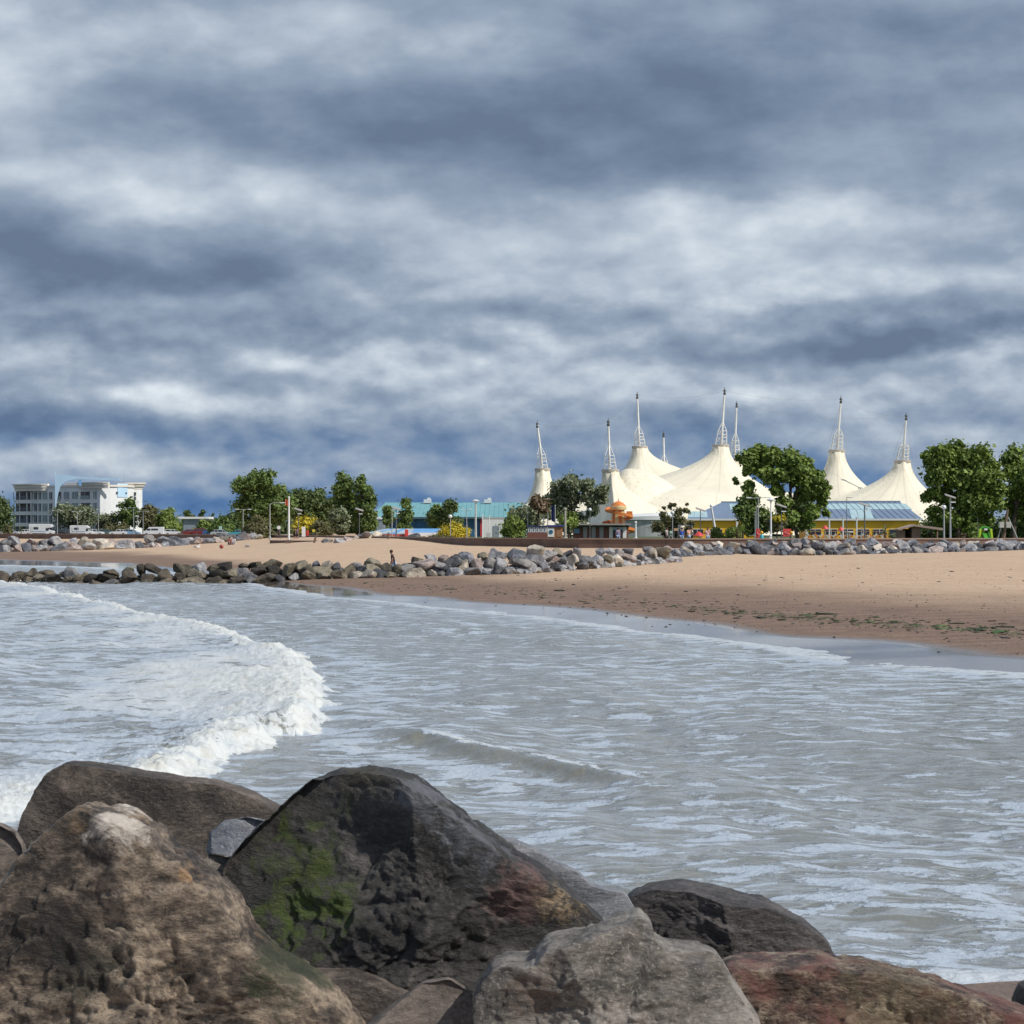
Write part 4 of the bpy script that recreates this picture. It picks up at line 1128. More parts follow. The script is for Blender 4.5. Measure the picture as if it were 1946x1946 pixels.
f_o.build("orange_board", mat("fence_orange", (.55, .20, .05), .6, .2, 2), fence); f_w.build("white_board", mat("fence_cream", (.55, .47, .38), .6, .1, 2), fence); f_r.build("rail", mat("fence_rail", (.36, .22, .16), .7, .1, 2), fence)

# ------------------------------------------------------------------ turquoise hall on the left of the tents
TURQ = mat("turquoise_roof", (.155, .37, .40), .5, .06, .15, dirt=(.22, .42, .44), dirt_amt=.5)
NAVY = mat("blue_wall_cladding", (.025, .115, .23), .5, .1, .3)
WHT = mat("white_render", (.70, .71, .70), .7, .05, .4, dirt=(.45, .46, .45), dirt_amt=.3)
GREYB = mat("grey_shed_wall", (.24, .28, .33), .6, .08, .4)
td = 430.0
th_ = empty("sports_hall", (X(860, td), td, GROUND_Z)); tag(th_, "long hall with pale turquoise roof and deep blue walls left of the tents", "hall")
ox = th_.location.x
x0, x1 = X(702, td) - ox, X(1012, td) - ox; ze = P(860, 983, td).z - GROUND_Z; zr = P(860, 955, td + 22).z - GROUND_Z
MB().box(((x0 + x1) / 2, 10.5, ze / 2), (x1 - x0 - 1, 21, ze)).build("wall", NAVY, th_)
m_ = MB(); vs = [(x0, -.8, ze), (x1, -.8, ze), (x1 - 2, 22, zr), (x0 + 2, 22, zr)]; vs += [(x, y, z - .3) for x, y, z in vs]
m_.add(vs, [(0, 1, 2, 3), (7, 6, 5, 4), (0, 4, 5, 1), (1, 5, 6, 2), (2, 6, 7, 3), (3, 7, 4, 0)])
for i in range(1, 34):
    xx = x0 + (x1 - x0) * i / 34; m_.tube((xx, -.8, ze + .03), (xx, 22, zr + .03), .05, .05, 4)
m_.build("roof", TURQ, th_)
MB().box(((x0 + x1) / 2, -.9, ze - .15), (x1 - x0, .14, .4)).build("gutter", mat("gutter_dark", (.06, .10, .13), .5, .1, 1), th_)
for px in (805, 925):
    MB().box((X(px, td) - ox, 20, zr + .25), (1.6, 1.2, .8)).box((X(px, td) - ox + .3, 20, zr + .8), (.7, .8, .4)).build("roof_vent", PALE, th_)
MB().box((X(915, td) - ox, -.25, ze / 2 - .1), (.5, .5, ze - .3)).build("red_drainpipe", mat("sign_red", (.55, .05, .05), .5, .08, 2), th_)
for i in range(6):
    xx = X(790 + i * 17, td) - ox
    MB().box((xx, -.08, ze * .45), (.10, .12, ze * .85)).build("wall_rib", mat("rib_navy", (.03, .09, .18), .5, .1, 1), th_)
wb = empty("white_annexe", (X(937, 405), 405, GROUND_Z)); tag(wb, "plain white flat-roofed annexe before the turquoise-roofed hall", "annexe")
zw = P(937, 985, 405).z - GROUND_Z
MB().box((0, 2, zw / 2), (X(958, 405) - X(917, 405), 5, zw)).build("wall", WHT, wb)
MB().box((0, 2, zw + .08), (X(958, 405) - X(917, 405) + .3, 5.2, .16)).build("roof_edge", PALE, wb)
MB().box((.6, -.56, 1.1), (1.1, .1, 2.2)).build("door", GREYB, wb)
gs = empty("grey_shed", (X(712, 420), 420, GROUND_Z)); tag(gs, "pale grey shed seen between the poplars and the slim cypresses", "shed")
MB().box((0, 3, 1.75), (3.6, 6, 3.5)).build("wall", GREYB, gs)
MB().add([(-1.9, -.2, 3.5), (1.9, -.2, 3.5), (1.9, 6.2, 3.5), (-1.9, 6.2, 3.5), (-1.0, -.2, 4.0), (.6, -.2, 4.0), (.6, 6.2, 4.0), (-1.0, 6.2, 4.0)], [(0, 1, 5, 4), (4, 5, 6, 7), (3, 7, 6, 2), (0, 4, 7, 3), (1, 2, 6, 5), (0, 3, 2, 1)]).build("roof", PALE, gs)

# striped low canopy (rink cover) before the cypresses
rk = empty("rink_canopy", (X(785, 300), 300, GROUND_Z)); tag(rk, "low striped blue and silver canopy with white ends beside the yellow bush", "canopy")
ox = rk.location.x; L_, R_ = X(690, 300) - ox, X(872, 300) - ox; tl, tr = X(735, 300) - ox, X(840, 300) - ox
zt = P(785, 1004.5, 300).z - GROUND_Z; zb = P(785, 1014, 300).z - GROUND_Z
SIL = mat("canopy_silver", (.38, .46, .50), .45, .1, .6); CBL = mat("canopy_blue", (.13, .33, .62), .45, .1, .6); CWH = mat("canopy_white", (.74, .74, .75), .5, .05, .6)
ns = 14
for i in range(ns):
    f0, f1 = i / ns, (i + 1) / ns
    bl0, bl1 = L_ + (R_ - L_) * f0, L_ + (R_ - L_) * f1; t0_, t1_ = tl + (tr - tl) * f0, tl + (tr - tl) * f1
    mtx = CBL if (i >= 8 or i % 3 == 1) else SIL
    MB().add([(bl0, -3, zb), (bl1, -3, zb), (t1_, 0, zt), (t0_, 0, zt), (bl0, 3, zb), (bl1, 3, zb), (bl0, -3, zb - .06), (bl1, -3, zb - .06)], [(0, 1, 2, 3), (3, 2, 5, 4), (0, 6, 7, 1)]).build("roof_stripe", mtx, rk)
MB().add([(L_, -3, zb), (tl, 0, zt), (L_, 3, zb)], [(0, 1, 2)]).add([(R_, -3, zb), (R_, 3, zb), (tr, 0, zt)], [(0, 1, 2)]).build("end_panel", CWH, rk)
MB().box((X(825, 300) - ox, -3.2, zb - .12), (X(872, 300) - X(775, 300), .2, .5)).build("white_skirt", CWH, rk)
MB().box((X(735, 300) - ox, -3.2, zb - .25), (X(775, 300) - X(700, 300), .2, .35)).build("red_skirt", mat("skirt_red", (.42, .10, .08), .6, .1, 1), rk)
mm = MB()
for i in range(7): mm.tube((L_ + .4 + (R_ - L_ - .8) * i / 6, -2.9, 0), (L_ + .4 + (R_ - L_ - .8) * i / 6, -2.9, zb), .06, .06, 6)
mm.build("support_frame", PALE, rk)
MB().box((X(775, 300) - ox, -3.6, .85), (.45, .5, 1.2)).ball((X(775, 300) - ox, -3.6, 1.3), .26).build("red_booth", mat("sign_red", (.55, .05, .05)), rk)

# ------------------------------------------------------------------ apartment building on the left
AW = mat("apartment_white", (.74, .76, .77), .7, .04, .25, dirt=(.50, .51, .50), dirt_amt=.3); ACR = mat("apartment_cream_parapet", (.70, .66, .60), .7, .04, .25)
ASH = mat("apartment_pale_blue", (.48, .68, .86), .6, .04, .25); SAIL = mat("apartment_sail_blue", (.20, .40, .68), .6, .05, .25); BAL = mat("balcony_rail_steel", (.30, .36, .40), .4, .1, 1)
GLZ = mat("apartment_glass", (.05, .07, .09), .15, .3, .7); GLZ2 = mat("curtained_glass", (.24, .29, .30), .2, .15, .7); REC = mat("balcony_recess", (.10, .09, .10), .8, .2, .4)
ap = empty("apartment_block", (X(190, 545), 545, GROUND_Z)); tag(ap, "white four-storey apartment block with rounded corners and a pale blue sail-shaped roof fin", "apartment block")
al = Vector(ap.location); AS = 545 / F
def axp(px, d): return X(px, d) - al.x
# facade runs from the far left end to the corner nearest the camera, the right wing turns away
A0 = Vector((axp(30, 566), 21)); A1 = Vector((axp(190, 545), 0)); A2 = Vector((axp(244, 553), 8)); A3 = Vector((axp(268, 563), 18))
zof = lambda py, d=553: P(190, py, d).z - GROUND_Z
H1 = zof(926); levels = [zof(1013) * 0 , zof(999.5), zof(977), zof(955), zof(932.5)]
dirv = (A1 - A0).normalized(); nrm = Vector((dirv.y, -dirv.x))
body = [tuple(A0), tuple(A1)]
for i in range(1, 7):
    t_ = i / 7; c_ = A1.lerp(A2, t_) + Vector((1.2, -1.2)) * math.sin(math.pi * t_) * .8; body.append(tuple(c_))
body += [tuple(A2), tuple(A3), (A3.x - 6, A3.y + 12), (A0.x + 6, A0.y + 14)]
MB().prism(body, 0, H1).build("wall", AW, ap)
par = [((x - 0) * 1.0, y) for x, y in body]
cen = Vector((sum(p[0] for p in body) / len(body), sum(p[1] for p in body) / len(body)))
def grow(poly, g):
    out = []
    for x, y in poly:
        v_ = Vector((x, y)) - cen; out.append(tuple(cen + v_ * (1 + g / v_.length)))
    return out
MB().prism(grow(body, .35), H1 + .01, H1 + .55).build("roof_edge", ACR, ap)
def on_f(t_, off, z): p = A0.lerp(A1, t_) + nrm * off; return (p.x, p.y, z)
FL = (A1 - A0).length; ang = math.atan2(dirv.y, dirv.x)
fpx = lambda px: (px - 30) / 160.0
# rounded left bay with stacked balconies and a flared cream crown
def bay(t0, t1, out_, z0, z1, name, mt, par_=None, flare=0.0):
    pts = []; n_ = 12
    for i in range(n_ + 1):
        t_ = t0 + (t1 - t0) * i / n_; pts.append(A0.lerp(A1, t_) + nrm * (.05 + out_ * math.sin(math.pi * (i + .0) / n_) ** .6))
    back = [A0.lerp(A1, t1) - nrm * .5, A0.lerp(A1, t0) - nrm * .5]
    poly = [tuple(p) for p in pts + back]
    return MB().prism(poly, z0, z1).build(name, mt, par_ or ap)
storey = [(zof(1012), zof(997)), (zof(993.5), zof(978)), (zof(971.5), zof(955.5)), (zof(949), zof(934))]
for k, (za, zb_) in enumerate(storey):
    bay(-.01, fpx(70), 1.5, za - .95, za, "balcony", AW)
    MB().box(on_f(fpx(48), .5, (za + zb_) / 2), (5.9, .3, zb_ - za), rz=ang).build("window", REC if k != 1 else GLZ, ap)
    for px in (31.5, 44, 58, 66):
        MB().box(on_f(fpx(px), 1.05, (za + zb_) / 2), (.22, .22, zb_ - za), rz=ang).build("balcony_post", AW, ap)
    rl = MB().box(on_f(fpx(49), 1.45, za + .85), (6.0, .05, .06), rz=ang)
    for j in range(14): rl.box(on_f(fpx(34 + j * 2.2), 1.45, za + .42), (.04, .04, .85), rz=ang)
    rl.build("railing", BAL, ap)
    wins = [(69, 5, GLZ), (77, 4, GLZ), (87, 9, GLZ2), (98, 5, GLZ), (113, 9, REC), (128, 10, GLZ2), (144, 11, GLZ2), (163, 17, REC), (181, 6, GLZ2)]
    for (px, wpx, mt) in wins:
        wv = wpx * .20
        wo_ = MB().box(on_f(fpx(px), .03, (za + zb_) / 2), (wv, .22, zb_ - za - .12), rz=ang).build("window", mt, ap)
        fm_ = MB().box(on_f(fpx(px), .17, (za + zb_) / 2), (.07, .06, zb_ - za - .12), rz=ang).box(on_f(fpx(px), .17, zb_ - .06), (wv + .16, .08, .1), rz=ang).box(on_f(fpx(px), .17, za + .06), (wv + .16, .1, .1), rz=ang)
        fm_.build("window_frame", AW, wo_)
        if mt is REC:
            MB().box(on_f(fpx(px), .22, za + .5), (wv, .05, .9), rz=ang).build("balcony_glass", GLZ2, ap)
for k, (g, za, zb_) in enumerate([(1.7, zof(932), zof(926)), (2.1, zof(926) + .01, zof(921)), (2.6, zof(921) + .01, zof(918.5))]):
    bay(-.015 - .012 * k, fpx(92 - 0 * k), g, za, zb_, "crown", ACR)
for k, (g, za, zb_) in enumerate([(1.0, zof(929), zof(924)), (1.5, zof(924) + .01, zof(920)), (1.9, zof(920) + .01, zof(917.5))]):
    bay(fpx(150) - .01 * k, fpx(205), g, za, zb_, "crown", ACR)
MB().box(on_f(fpx(135), -2.2, zof(924)), (6, 3, 1.6), rz=ang).build("penthouse", ACR, ap)
# right wing: pale blue panel and rounded tower with crown
pm_ = MB(); cv_ = []
for i in range(9):
    t_ = .50 + .44 * i / 8; c_ = A1.lerp(A2, t_) + Vector((1.2, -1.2)) * math.sin(math.pi * t_) * .8 + Vector((.10, -.10)); cv_.append(c_)
pm_.prism([tuple(c) for c in cv_] + [tuple(c + Vector((-.5, .5))) for c in reversed(cv_)], zof(945), H1 + .9); pm_.build("blue_panel", ASH, ap)
tw_c = (axp(253, 561), 16.0)
twr = 2.9
MB().lathe((tw_c[0] - .3, tw_c[1] - 1.0, 0), [(twr, 0), (twr, zof(929))], 24).build("corner_tower", AW, ap, True)
MB().lathe((tw_c[0] - .3, tw_c[1] - 1.0, zof(929) + .01), [(twr + .1, 0), (twr + .2, .6), (twr + .55, .7), (twr + .7, 1.3), (twr + .95, 1.35), (twr + 1.0, 1.75), (.3, 1.8)], 24).build("crown", ACR, ap, True)
for zc in (zof(938), zof(947)):
    MB().box((tw_c[0] + 1.1, tw_c[1] - 3.55, zc), (.5, .5, .9), rz=.5).build("window", GLZ, ap)
for (px, py) in ((217, 937), (217, 961), (236, 937.5), (236, 961)):
    tt = (px - 190) / 54.0; q = A1.lerp(A2, tt); MB().box((q.x + .75 * math.sin(math.pi * tt) * 1.0 + .1, q.y - 1.1 * math.sin(math.pi * tt), zof(py)), (.5, .5, .5), rz=.75).build("window", GLZ, ap)
# the sail fin
def fin(pts, y, th, mt, name):
    m_ = MB(); pp_ = [(axp(px, 543), zof(py, 543)) for px, py in pts]; m_.side(pp_, y, y + th); return m_.build(name, mt, ap)
o_ = fin([(103.5, 901), (104, 979), (106, 955), (109, 938), (113, 926), (120, 918), (130, 913), (150, 909.5), (228, 913.5), (226, 909.5), (190, 908), (150, 905.5), (125, 902.5)], -1.6, .5, ASH, "sail_fin")
fin([(148, 912), (154, 912), (153, 923.5), (149, 923.5)], -1.6, .5, SAIL, "fin_strut")
MB().tube((axp(103.7, 543), -1.35, zof(903, 543)), (axp(103, 543), -1.35, zof(893, 543)), .09, .03, 6).build("fin_spike", ASH, ap)
MB().tube((axp(223, 543), 4, zof(913, 543)), (axp(223, 543), 4, zof(902, 543)), .07, .05, 6).build("aerial", PALE, ap)

# white flat roofed pavilion behind the trees right of the apartments
fp = empty("flat_roofed_house", (X(368, 560), 560, GROUND_Z)); tag(fp, "low grey house with a wide white flat roof behind the hedge", "house")
zt = P(368, 983, 560).z - GROUND_Z
MB().box((0, 4, zt / 2 - .2), (5.5, 8, zt - .6)).build("wall", GREYB, fp); MB().box((0, 4, zt - .15), (8.2, 9.5, .55)).build("roof", CWH, fp)
MB().box((1.4, -.05, zt * .45), (1.1, .12, 1.6)).build("window", GLZ, fp)

# ------------------------------------------------------------------ kiosk, boards, helter-skelter, hut
BRICK = bpy.data.materials.new("kiosk_brick"); BRICK.use_nodes = True
t = NT(BRICK.node_tree); b = BRICK.node_tree.nodes['Principled BSDF']; tcn = t.n('ShaderNodeTexCoord')
mp = t.n('ShaderNodeMapping'); t.link(tcn.outputs['Object'], mp.inputs[0]); mp.inputs['Rotation'].default_value = (math.pi / 2, 0, 0)
bk = t.n('ShaderNodeTexBrick'); t.link(mp.outputs[0], bk.inputs[0]); bk.inputs['Color1'].default_value = (.22, .065, .045, 1); bk.inputs['Color2'].default_value = (.15, .045, .035, 1); bk.inputs['Mortar'].default_value = (.25, .2, .17, 1)
bk.inputs['Scale'].default_value = 4.0; t.link(bk.outputs[0], b.inputs['Base Color']); b.inputs['Roughness'].default_value = .85
kd = 290.0
kk = empty("beach_kiosk", (X(1140, kd), kd, GROUND_Z)); tag(kk, "brick beach kiosk with flat grey roof and an open serving hatch", "kiosk")
ox = kk.location.x; kx = lambda p: X(p, kd) - ox; kz = lambda y_: P(1140, y_, kd).z - GROUND_Z
MB().box(((kx(1091) + kx(1194)) / 2, 2.6, kz(1002) / 2), (kx(1194) - kx(1091), 5, kz(1002))).build("wall", BRICK, kk)
MB().box(((kx(1091) + kx(1194)) / 2, .04, kz(1001)), (kx(1195) - kx(1090), .14, .42)).build("dark_band", mat("kiosk_dark_band", (.06, .055, .06), .6, .1, 1), kk)
MB().box(((kx(1081) + kx(1198)) / 2, 1.9, kz(996.5)), (kx(1198) - kx(1081), 6.6, .20)).build("roof", mat("kiosk_roof", (.30, .29, .28), .6, .1, 1), kk)
MB().box((kx(1175), .0, kz(1010)), (kx(1184) - kx(1165), .16, 1.1)).build("serving_hatch", GLASS, kk)
MB().box((kx(1174), -.12, kz(1004.5)), (kx(1184) - kx(1166), .1, .38)).build("hatch_sign", mat("sign_pale_blue", (.35, .48, .62), .5, .1, 2), kk)
for px in (1161, 1187): MB().box((kx(px), -.06, kz(1012)), (.5, .1, 1.5)).build("hatch_shutter", CWH, kk)
for px in (1112, 1128, 1143): MB().box((kx(px), .02, kz(1012)), (.55, .12, 1.5)).build("door", mat("kiosk_door_grey", (.33, .33, .36), .5, .1, 1), kk)
MB().box((kx(1096), -.02, kz(1009)), (.75, .12, .6)).build("window", mat("window_sky_blue", (.16, .34, .55), .3, .1, 1), kk)
# information board with five portrait panels
ib = empty("information_board", (X(1021, 280), 280, GROUND_Z)); tag(ib, "brick-based information board with a row of five white panels under a dark roof", "information board")
MB().box((0, 0, .55), (2.7, .35, 1.1)).build("base", BRICK, ib); MB().box((0, 0, 1.95), (2.9, .5, .14)).build("roof", mat("board_navy", (.03, .04, .12), .5, .1, 1), ib)
MB().box((0, .02, 1.48), (2.6, .16, .8)).build("back_board", mat("board_grey", (.28, .30, .34), .6, .1, 1), ib)
for i in range(5):
    pn = MB().box((-1.0 + i * .5, -.09, 1.48), (.40, .05, .66)).build("panel", CWH, ib); MB().box((-1.0 + i * .5, -.125, 1.42), (.16, .012, .36)).build("poster", mat("poster_dark", (.10, .14, .2), .5, .3, 6), pn)
# small booth with blue roof and white emblem panel
bo = empty("ticket_booth", (X(1055, 276), 276, GROUND_Z)); tag(bo, "small orange-brown booth with a blue roof and round blue emblem on white", "booth")
MB().box((0, 1, .95), (1.95, 2, 1.9)).build("wall", mat("booth_orange", (.40, .17, .07), .7, .12, 2), bo); MB().box((0, .9, 2.0), (2.15, 2.3, .2)).build("roof", mat("booth_blue", (.03, .05, .25), .5, .1, 1), bo)
ep = MB().box((-.55, -.06, 1.15), (.85, .08, 1.2)).build("emblem_panel", CWH, bo)
MB().lathe((0, 0, 0), [(.27, -.02), (.27, .02)], 20).build("emblem", mat("emblem_blue", (.03, .12, .22), .5, .1, 1), ep); e_ = ep.children[0]; e_.rotation_euler = (math.pi / 2, 0, 0); e_.location = (-.55, -.13, 1.2)
MB().box((.5, -.02, 1.0), (.7, .08, .9)).build("shutter", mat("booth_slat", (.30, .16, .09), .7, .2, 5), bo)
# helter-skelter
hs = empty("helter_skelter", (X(1175, 330), 330, GROUND_Z)); tag(hs, "orange and cream helter-skelter tower with domed roof behind the kiosk", "helter-skelter")
OR_ = mat("slide_orange", (.62, .20, .05), .45, .1, 1); CRM = mat("slide_cream", (.68, .58, .30), .5, .05, 1); hz = lambda y_: P(1175, y_, 330).z - GROUND_Z
for k in range(12):
    a0, a1 = 2 * math.pi * k / 12, 2 * math.pi * (k + 1) / 12; m_ = MB(); r0, r1 = 1.45, .95; z1 = hz(969)
    m_.add([(r0 * math.cos(a0), r0 * math.sin(a0), 0), (r0 * math.cos(a1), r0 * math.sin(a1), 0), (r1 * math.cos(a1), r1 * math.sin(a1), z1), (r1 * math.cos(a0), r1 * math.sin(a0), z1)], [(0, 1, 2, 3)]); m_.build("tower_stripe", OR_ if k % 2 else CRM, hs)
MB().lathe((0, 0, hz(969)), [(1.25, 0), (1.3, .12), (1.3, .55), (1.2, .6)], 20).build("platform", CRM, hs, True)
MB().lathe((0, 0, hz(964.5)), [(1.3, 0), (1.15, .35), (.8, .7), (.3, .95), (.08, 1.0), (.05, 1.35)], 20).build("dome", OR_, hs, True)
sp_ = MB(); prev = None
for i in range(61):
    a = 2.2 + i / 60 * 4.2 * math.pi; rr_ = 1.2 + .95 * i / 60 + .35; z_ = hz(970) * (1 - i / 60) + .3
    c_ = Vector((rr_ * math.cos(a), rr_ * math.sin(a), z_)); inn = Vector((math.cos(a), math.sin(a), 0))
    ring = [c_ - inn * .42 + Vector((0, 0, .22)), c_ - inn * .38, c_ + inn * .38, c_ + inn * .42 + Vector((0, 0, .30)), c_ + inn * .48 + Vector((0, 0, .30)), c_ + inn * .46 - Vector((0, 0, .12)), c_ - inn * .46 - Vector((0, 0, .12))]
    if prev: sp_.add(prev + ring, [(j, (j + 1) % 7, 7 + (j + 1) % 7, 7 + j) for j in range(7)])
    prev = ring
sp_.build("spiral_slide", OR_, hs, True)
MB().box((1.75, 0, hz(977)), (.9, .9, .9)).build("side_box", OR_, hs)
# wooden shelter on the right
WOOD = mat("shelter_wood", (.26, .165, .13), .8, .18, 1.5, bump=.3); WOODR = mat("shelter_roof", (.36, .27, .22), .8, .1, 1.5)
sh_ = empty("wooden_shelter", (X(1745, 232), 232, GROUND_Z)); tag(sh_, "brown wooden beach shelter with a long lean-to roof on the right", "shelter")
ox = sh_.location.x; sx = lambda p: X(p, 232) - ox; sz = lambda y_: P(1745, y_, 232).z - GROUND_Z
MB().box(((sx(1733) + sx(1749)) / 2, 1.0, sz(1001) / 2), (sx(1749) - sx(1733), 2, sz(1001))).build("wall", WOOD, sh_)
MB().box(((sx(1708) + sx(1720)) / 2, 1.0, sz(1008) / 2), (sx(1720) - sx(1708), 2, sz(1008))).build("side_wall", WOOD, sh_)
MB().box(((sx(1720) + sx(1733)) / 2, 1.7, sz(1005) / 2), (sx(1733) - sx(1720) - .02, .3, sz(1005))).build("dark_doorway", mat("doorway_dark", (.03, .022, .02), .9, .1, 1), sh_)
rz_ = MB(); rz_.side([(sx(1706), sz(1005.5)), (sx(1735), sz(996.5)), (sx(1790), sz(1003.5)), (sx(1790), sz(1008)), (sx(1735), sz(1000)), (sx(1706), sz(1008))], -.6, 2.3); rz_.build("roof", WOODR, sh_)
for px in (1788,): MB().box((sx(px), 1.9, sz(1006) / 2), (.14, .14, sz(1006))).build("post", WOOD, sh_)
# ------------------------------------------------------------------ trees
def leaf_material(name, dark, light, trans=.2):
    m = bpy.data.materials.new(name); m.use_nodes = True
    t = NT(m.node_tree); b = m.node_tree.nodes['Principled BSDF']
    g = t.n('ShaderNodeNewGeometry')
    n = t.noise(g.outputs['Position'], .9, 3)
    f = t.m('ADD', t.m('MULTIPLY', g.outputs['Random Per Island'], .6), t.m('MULTIPLY', n, .5))
    c = t.ramp(f, [(.1, dark), (.85, light)])
    t.link(c, b.inputs['Base Color']); b.inputs['Roughness'].default_value = .55; b.inputs['Specular IOR Level'].default_value = .35
    tr = t.n('ShaderNodeBsdfTranslucent'); t.link(t.mix(.5, c, (.25, .35, .03)), tr.inputs[0])
    mx = t.n('ShaderNodeMixShader'); mx.inputs[0].default_value = trans
    out = m.node_tree.nodes['Material Output']; t.link(b.outputs[0], mx.inputs[1]); t.link(tr.outputs[0], mx.inputs[2]); t.link(mx.outputs[0], out.inputs[0])
    return m
LM = {
 'broad': leaf_material("leaves_broad", (0.035, 0.062, 0.014), (0.244, 0.336, 0.073)),
 'poplar': leaf_material("leaves_poplar", (0.035, 0.062, 0.019), (0.190, 0.273, 0.076)),
 'grey': leaf_material("leaves_grey_green", (0.074, 0.095, 0.057), (0.300, 0.336, 0.208)),
 'deep': leaf_material("leaves_deep", (0.027, 0.046, 0.019), (0.136, 0.190, 0.068)),
 'olive': leaf_material("leaves_olive", (0.061, 0.054, 0.027), (0.200, 0.190, 0.092)),
 'brown': leaf_material("needles_brown", (0.047, 0.032, 0.022), (0.227, 0.155, 0.100)),
 'yellow': leaf_material("leaves_yellow", (0.176, 0.162, 0.020), (0.762, 0.617, 0.055)),
 'fresh': leaf_material("leaves_fresh", (0.074, 0.115, 0.024), (0.309, 0.390, 0.100)),
}
BARK = mat("bark", (.085, .065, .05), .9, .25, 2, bump=.5)
def leaves_mesh(name, centers, radii, n, size, rs, squash=.85, shell=.35, droop=0.0, aspect=1.6):
    centers = np.array(centers); radii = np.array(radii)
    w = radii ** 2; w = w / w.sum()
    ci = rs.choice(len(centers), n, p=w)
    dirs = rs.randn(n, 3); dirs /= np.linalg.norm(dirs, axis=1, keepdims=True)
    rad = (shell + (1 - shell) * rs.rand(n)) * radii[ci] * np.exp(.30 * rs.randn(n))
    p = centers[ci] + dirs * rad[:, None] * np.array([1, 1, squash])
    nr = dirs + .75 * rs.randn(n, 3) + np.array([0, 0, .5]); nr /= np.linalg.norm(nr, axis=1, keepdims=True)
    up = rs.randn(n, 3); ta = np.cross(nr, up); ta /= np.linalg.norm(ta, axis=1, keepdims=True) + 1e-9
    bt = np.cross(nr, ta)
    s = size * np.exp(.3 * rs.randn(n))[:, None]
    a = ta * s * aspect * .5; b_ = bt * s * .5
    cup = nr * s * .12
    v = np.stack([p - a, p - b_ * .9 + cup, p + a, p + b_ * .9 + cup], 1).reshape(-1, 3)
    f = np.arange(n * 4).reshape(n, 4)
    return np_mesh(name, v, f, False)

def tree(label, px0, px1, ytop, d, shape, kind, seed, n=5000, leaf=.42, clumps=26, group=None, ybot=None, name="tree", trunk=True, gap=1.0, base_px=None, cat="tree", lobes=None, trunk_r=None):
    rs = np.random.RandomState(seed)
    cx = X((px0 + px1) / 2, d); w = (px1 - px0) / F * d; base_x = X(base_px, d) if base_px else cx
    ztop = P(cx, ytop, d).z if False else EYE + (1005 - ytop) / F * d
    H = ztop - GROUND_Z
    zb = (EYE + (1005 - ybot) / F * d - GROUND_Z) if ybot else {'round': .12, 'poplar': .04, 'bush': .0, 'conifer': .08, 'umbrella': .4}[shape] * H
    o = empty(name, (base_x, d, GROUND_Z)); off = cx - base_x
    dp = min(w, 8) * .5 if shape != 'poplar' else w * .5
    cs = []; rr_ = []
    if lobes:
        for (lx, ly, lr) in lobes:
            R = lr / F * d
            lr = lr * (1.3 if kind == 'olive' else 1.08)
            ctr = np.array([X(lx, d) - base_x, rs.uniform(-.35, .35) * dp, EYE + (1005 - ly) / F * d - GROUND_Z])
            k = max(5, int(lr / 2.4))
            for _ in range(k):
                q = rs.randn(3); q /= np.linalg.norm(q)
                c = ctr + q * R * .72 * rs.rand() ** .4 * np.array([1.05, 1, .8]); cs.append(c); rr_.append(R * rs.uniform(.34, .62))
    else:
        for i in range(clumps):
            for _ in range(60):
                q = rs.uniform(-1, 1, 3); h = (q[2] + 1) / 2
                if shape == 'round': ok = (q[0] ** 2 + q[1] ** 2) < max(0, 1 - (abs(h - .52) / .5) ** 2.4)
                elif shape == 'poplar': ok = (q[0] ** 2 + q[1] ** 2) < (math.sin(math.pi * min(1, (h * .86 + .16))) ** 1.1)
                elif shape == 'conifer': ok = (q[0] ** 2 + q[1] ** 2) < (1.02 - h) ** 1.5
                elif shape == 'umbrella': ok = (q[0] ** 2 + q[1] ** 2) < max(0, 1 - abs(h - .45) ** 2 * 3)
                else: ok = (q[0] ** 2 + q[1] ** 2) < 1 - h ** 2
                if ok and (q[0] ** 2 + q[1] ** 2 + (2 * h - 1) ** 2 > .18): break
            R = {'round': .20, 'poplar': .24, 'bush': .26, 'conifer': .17, 'umbrella': .2}[shape] * w * rs.uniform(.6, 1.15)
            R = min(R, (H - zb) * .3)
            x_ = q[0] * (w / 2 - R * .75); y_ = q[1] * (max(dp, w * .4) - R * .5); z_ = zb + R * .6 + h * (H - zb - R * 1.45)
            cs.append(np.array([x_ + off * (.4 + .6 * min(1, z_ / H)), y_, z_])); rr_.append(R)
    me = leaves_mesh("crown", cs, rr_, int(n * 1.6), leaf * .88, rs)
    link("crown", me, LM[kind], o)
    if trunk:
        tr = trunk_r or max(.07, .022 * H)
        m_ = MB(); top = Vector((off * .6, 0, zb + (H - zb) * .45))
        mid = Vector((off * .15 + rs.uniform(-.1, .1), 0, zb * .9 + .25))
        m_.tube((0, 0, -.15), mid, tr * 1.25, tr * .9, 9); m_.tube(mid, top, tr * .9, tr * .45, 8)
        order = rs.permutation(len(cs))[:min(12, len(cs))]
        for i in order:
            c = Vector(cs[i]); st_ = mid.lerp(top, rs.uniform(0, .95)); k_ = st_.lerp(c, .5) + Vector((0, 0, .12 * (c - st_).length))
            m_.tube(st_, k_, tr * .42, tr * .26, 6); m_.tube(k_, c, tr * .26, tr * .08, 5)
        m_.build("trunk", BARK, o, True)
    tag(o, label, cat, group)
    return o

TL = "trees behind the car park and promenade"
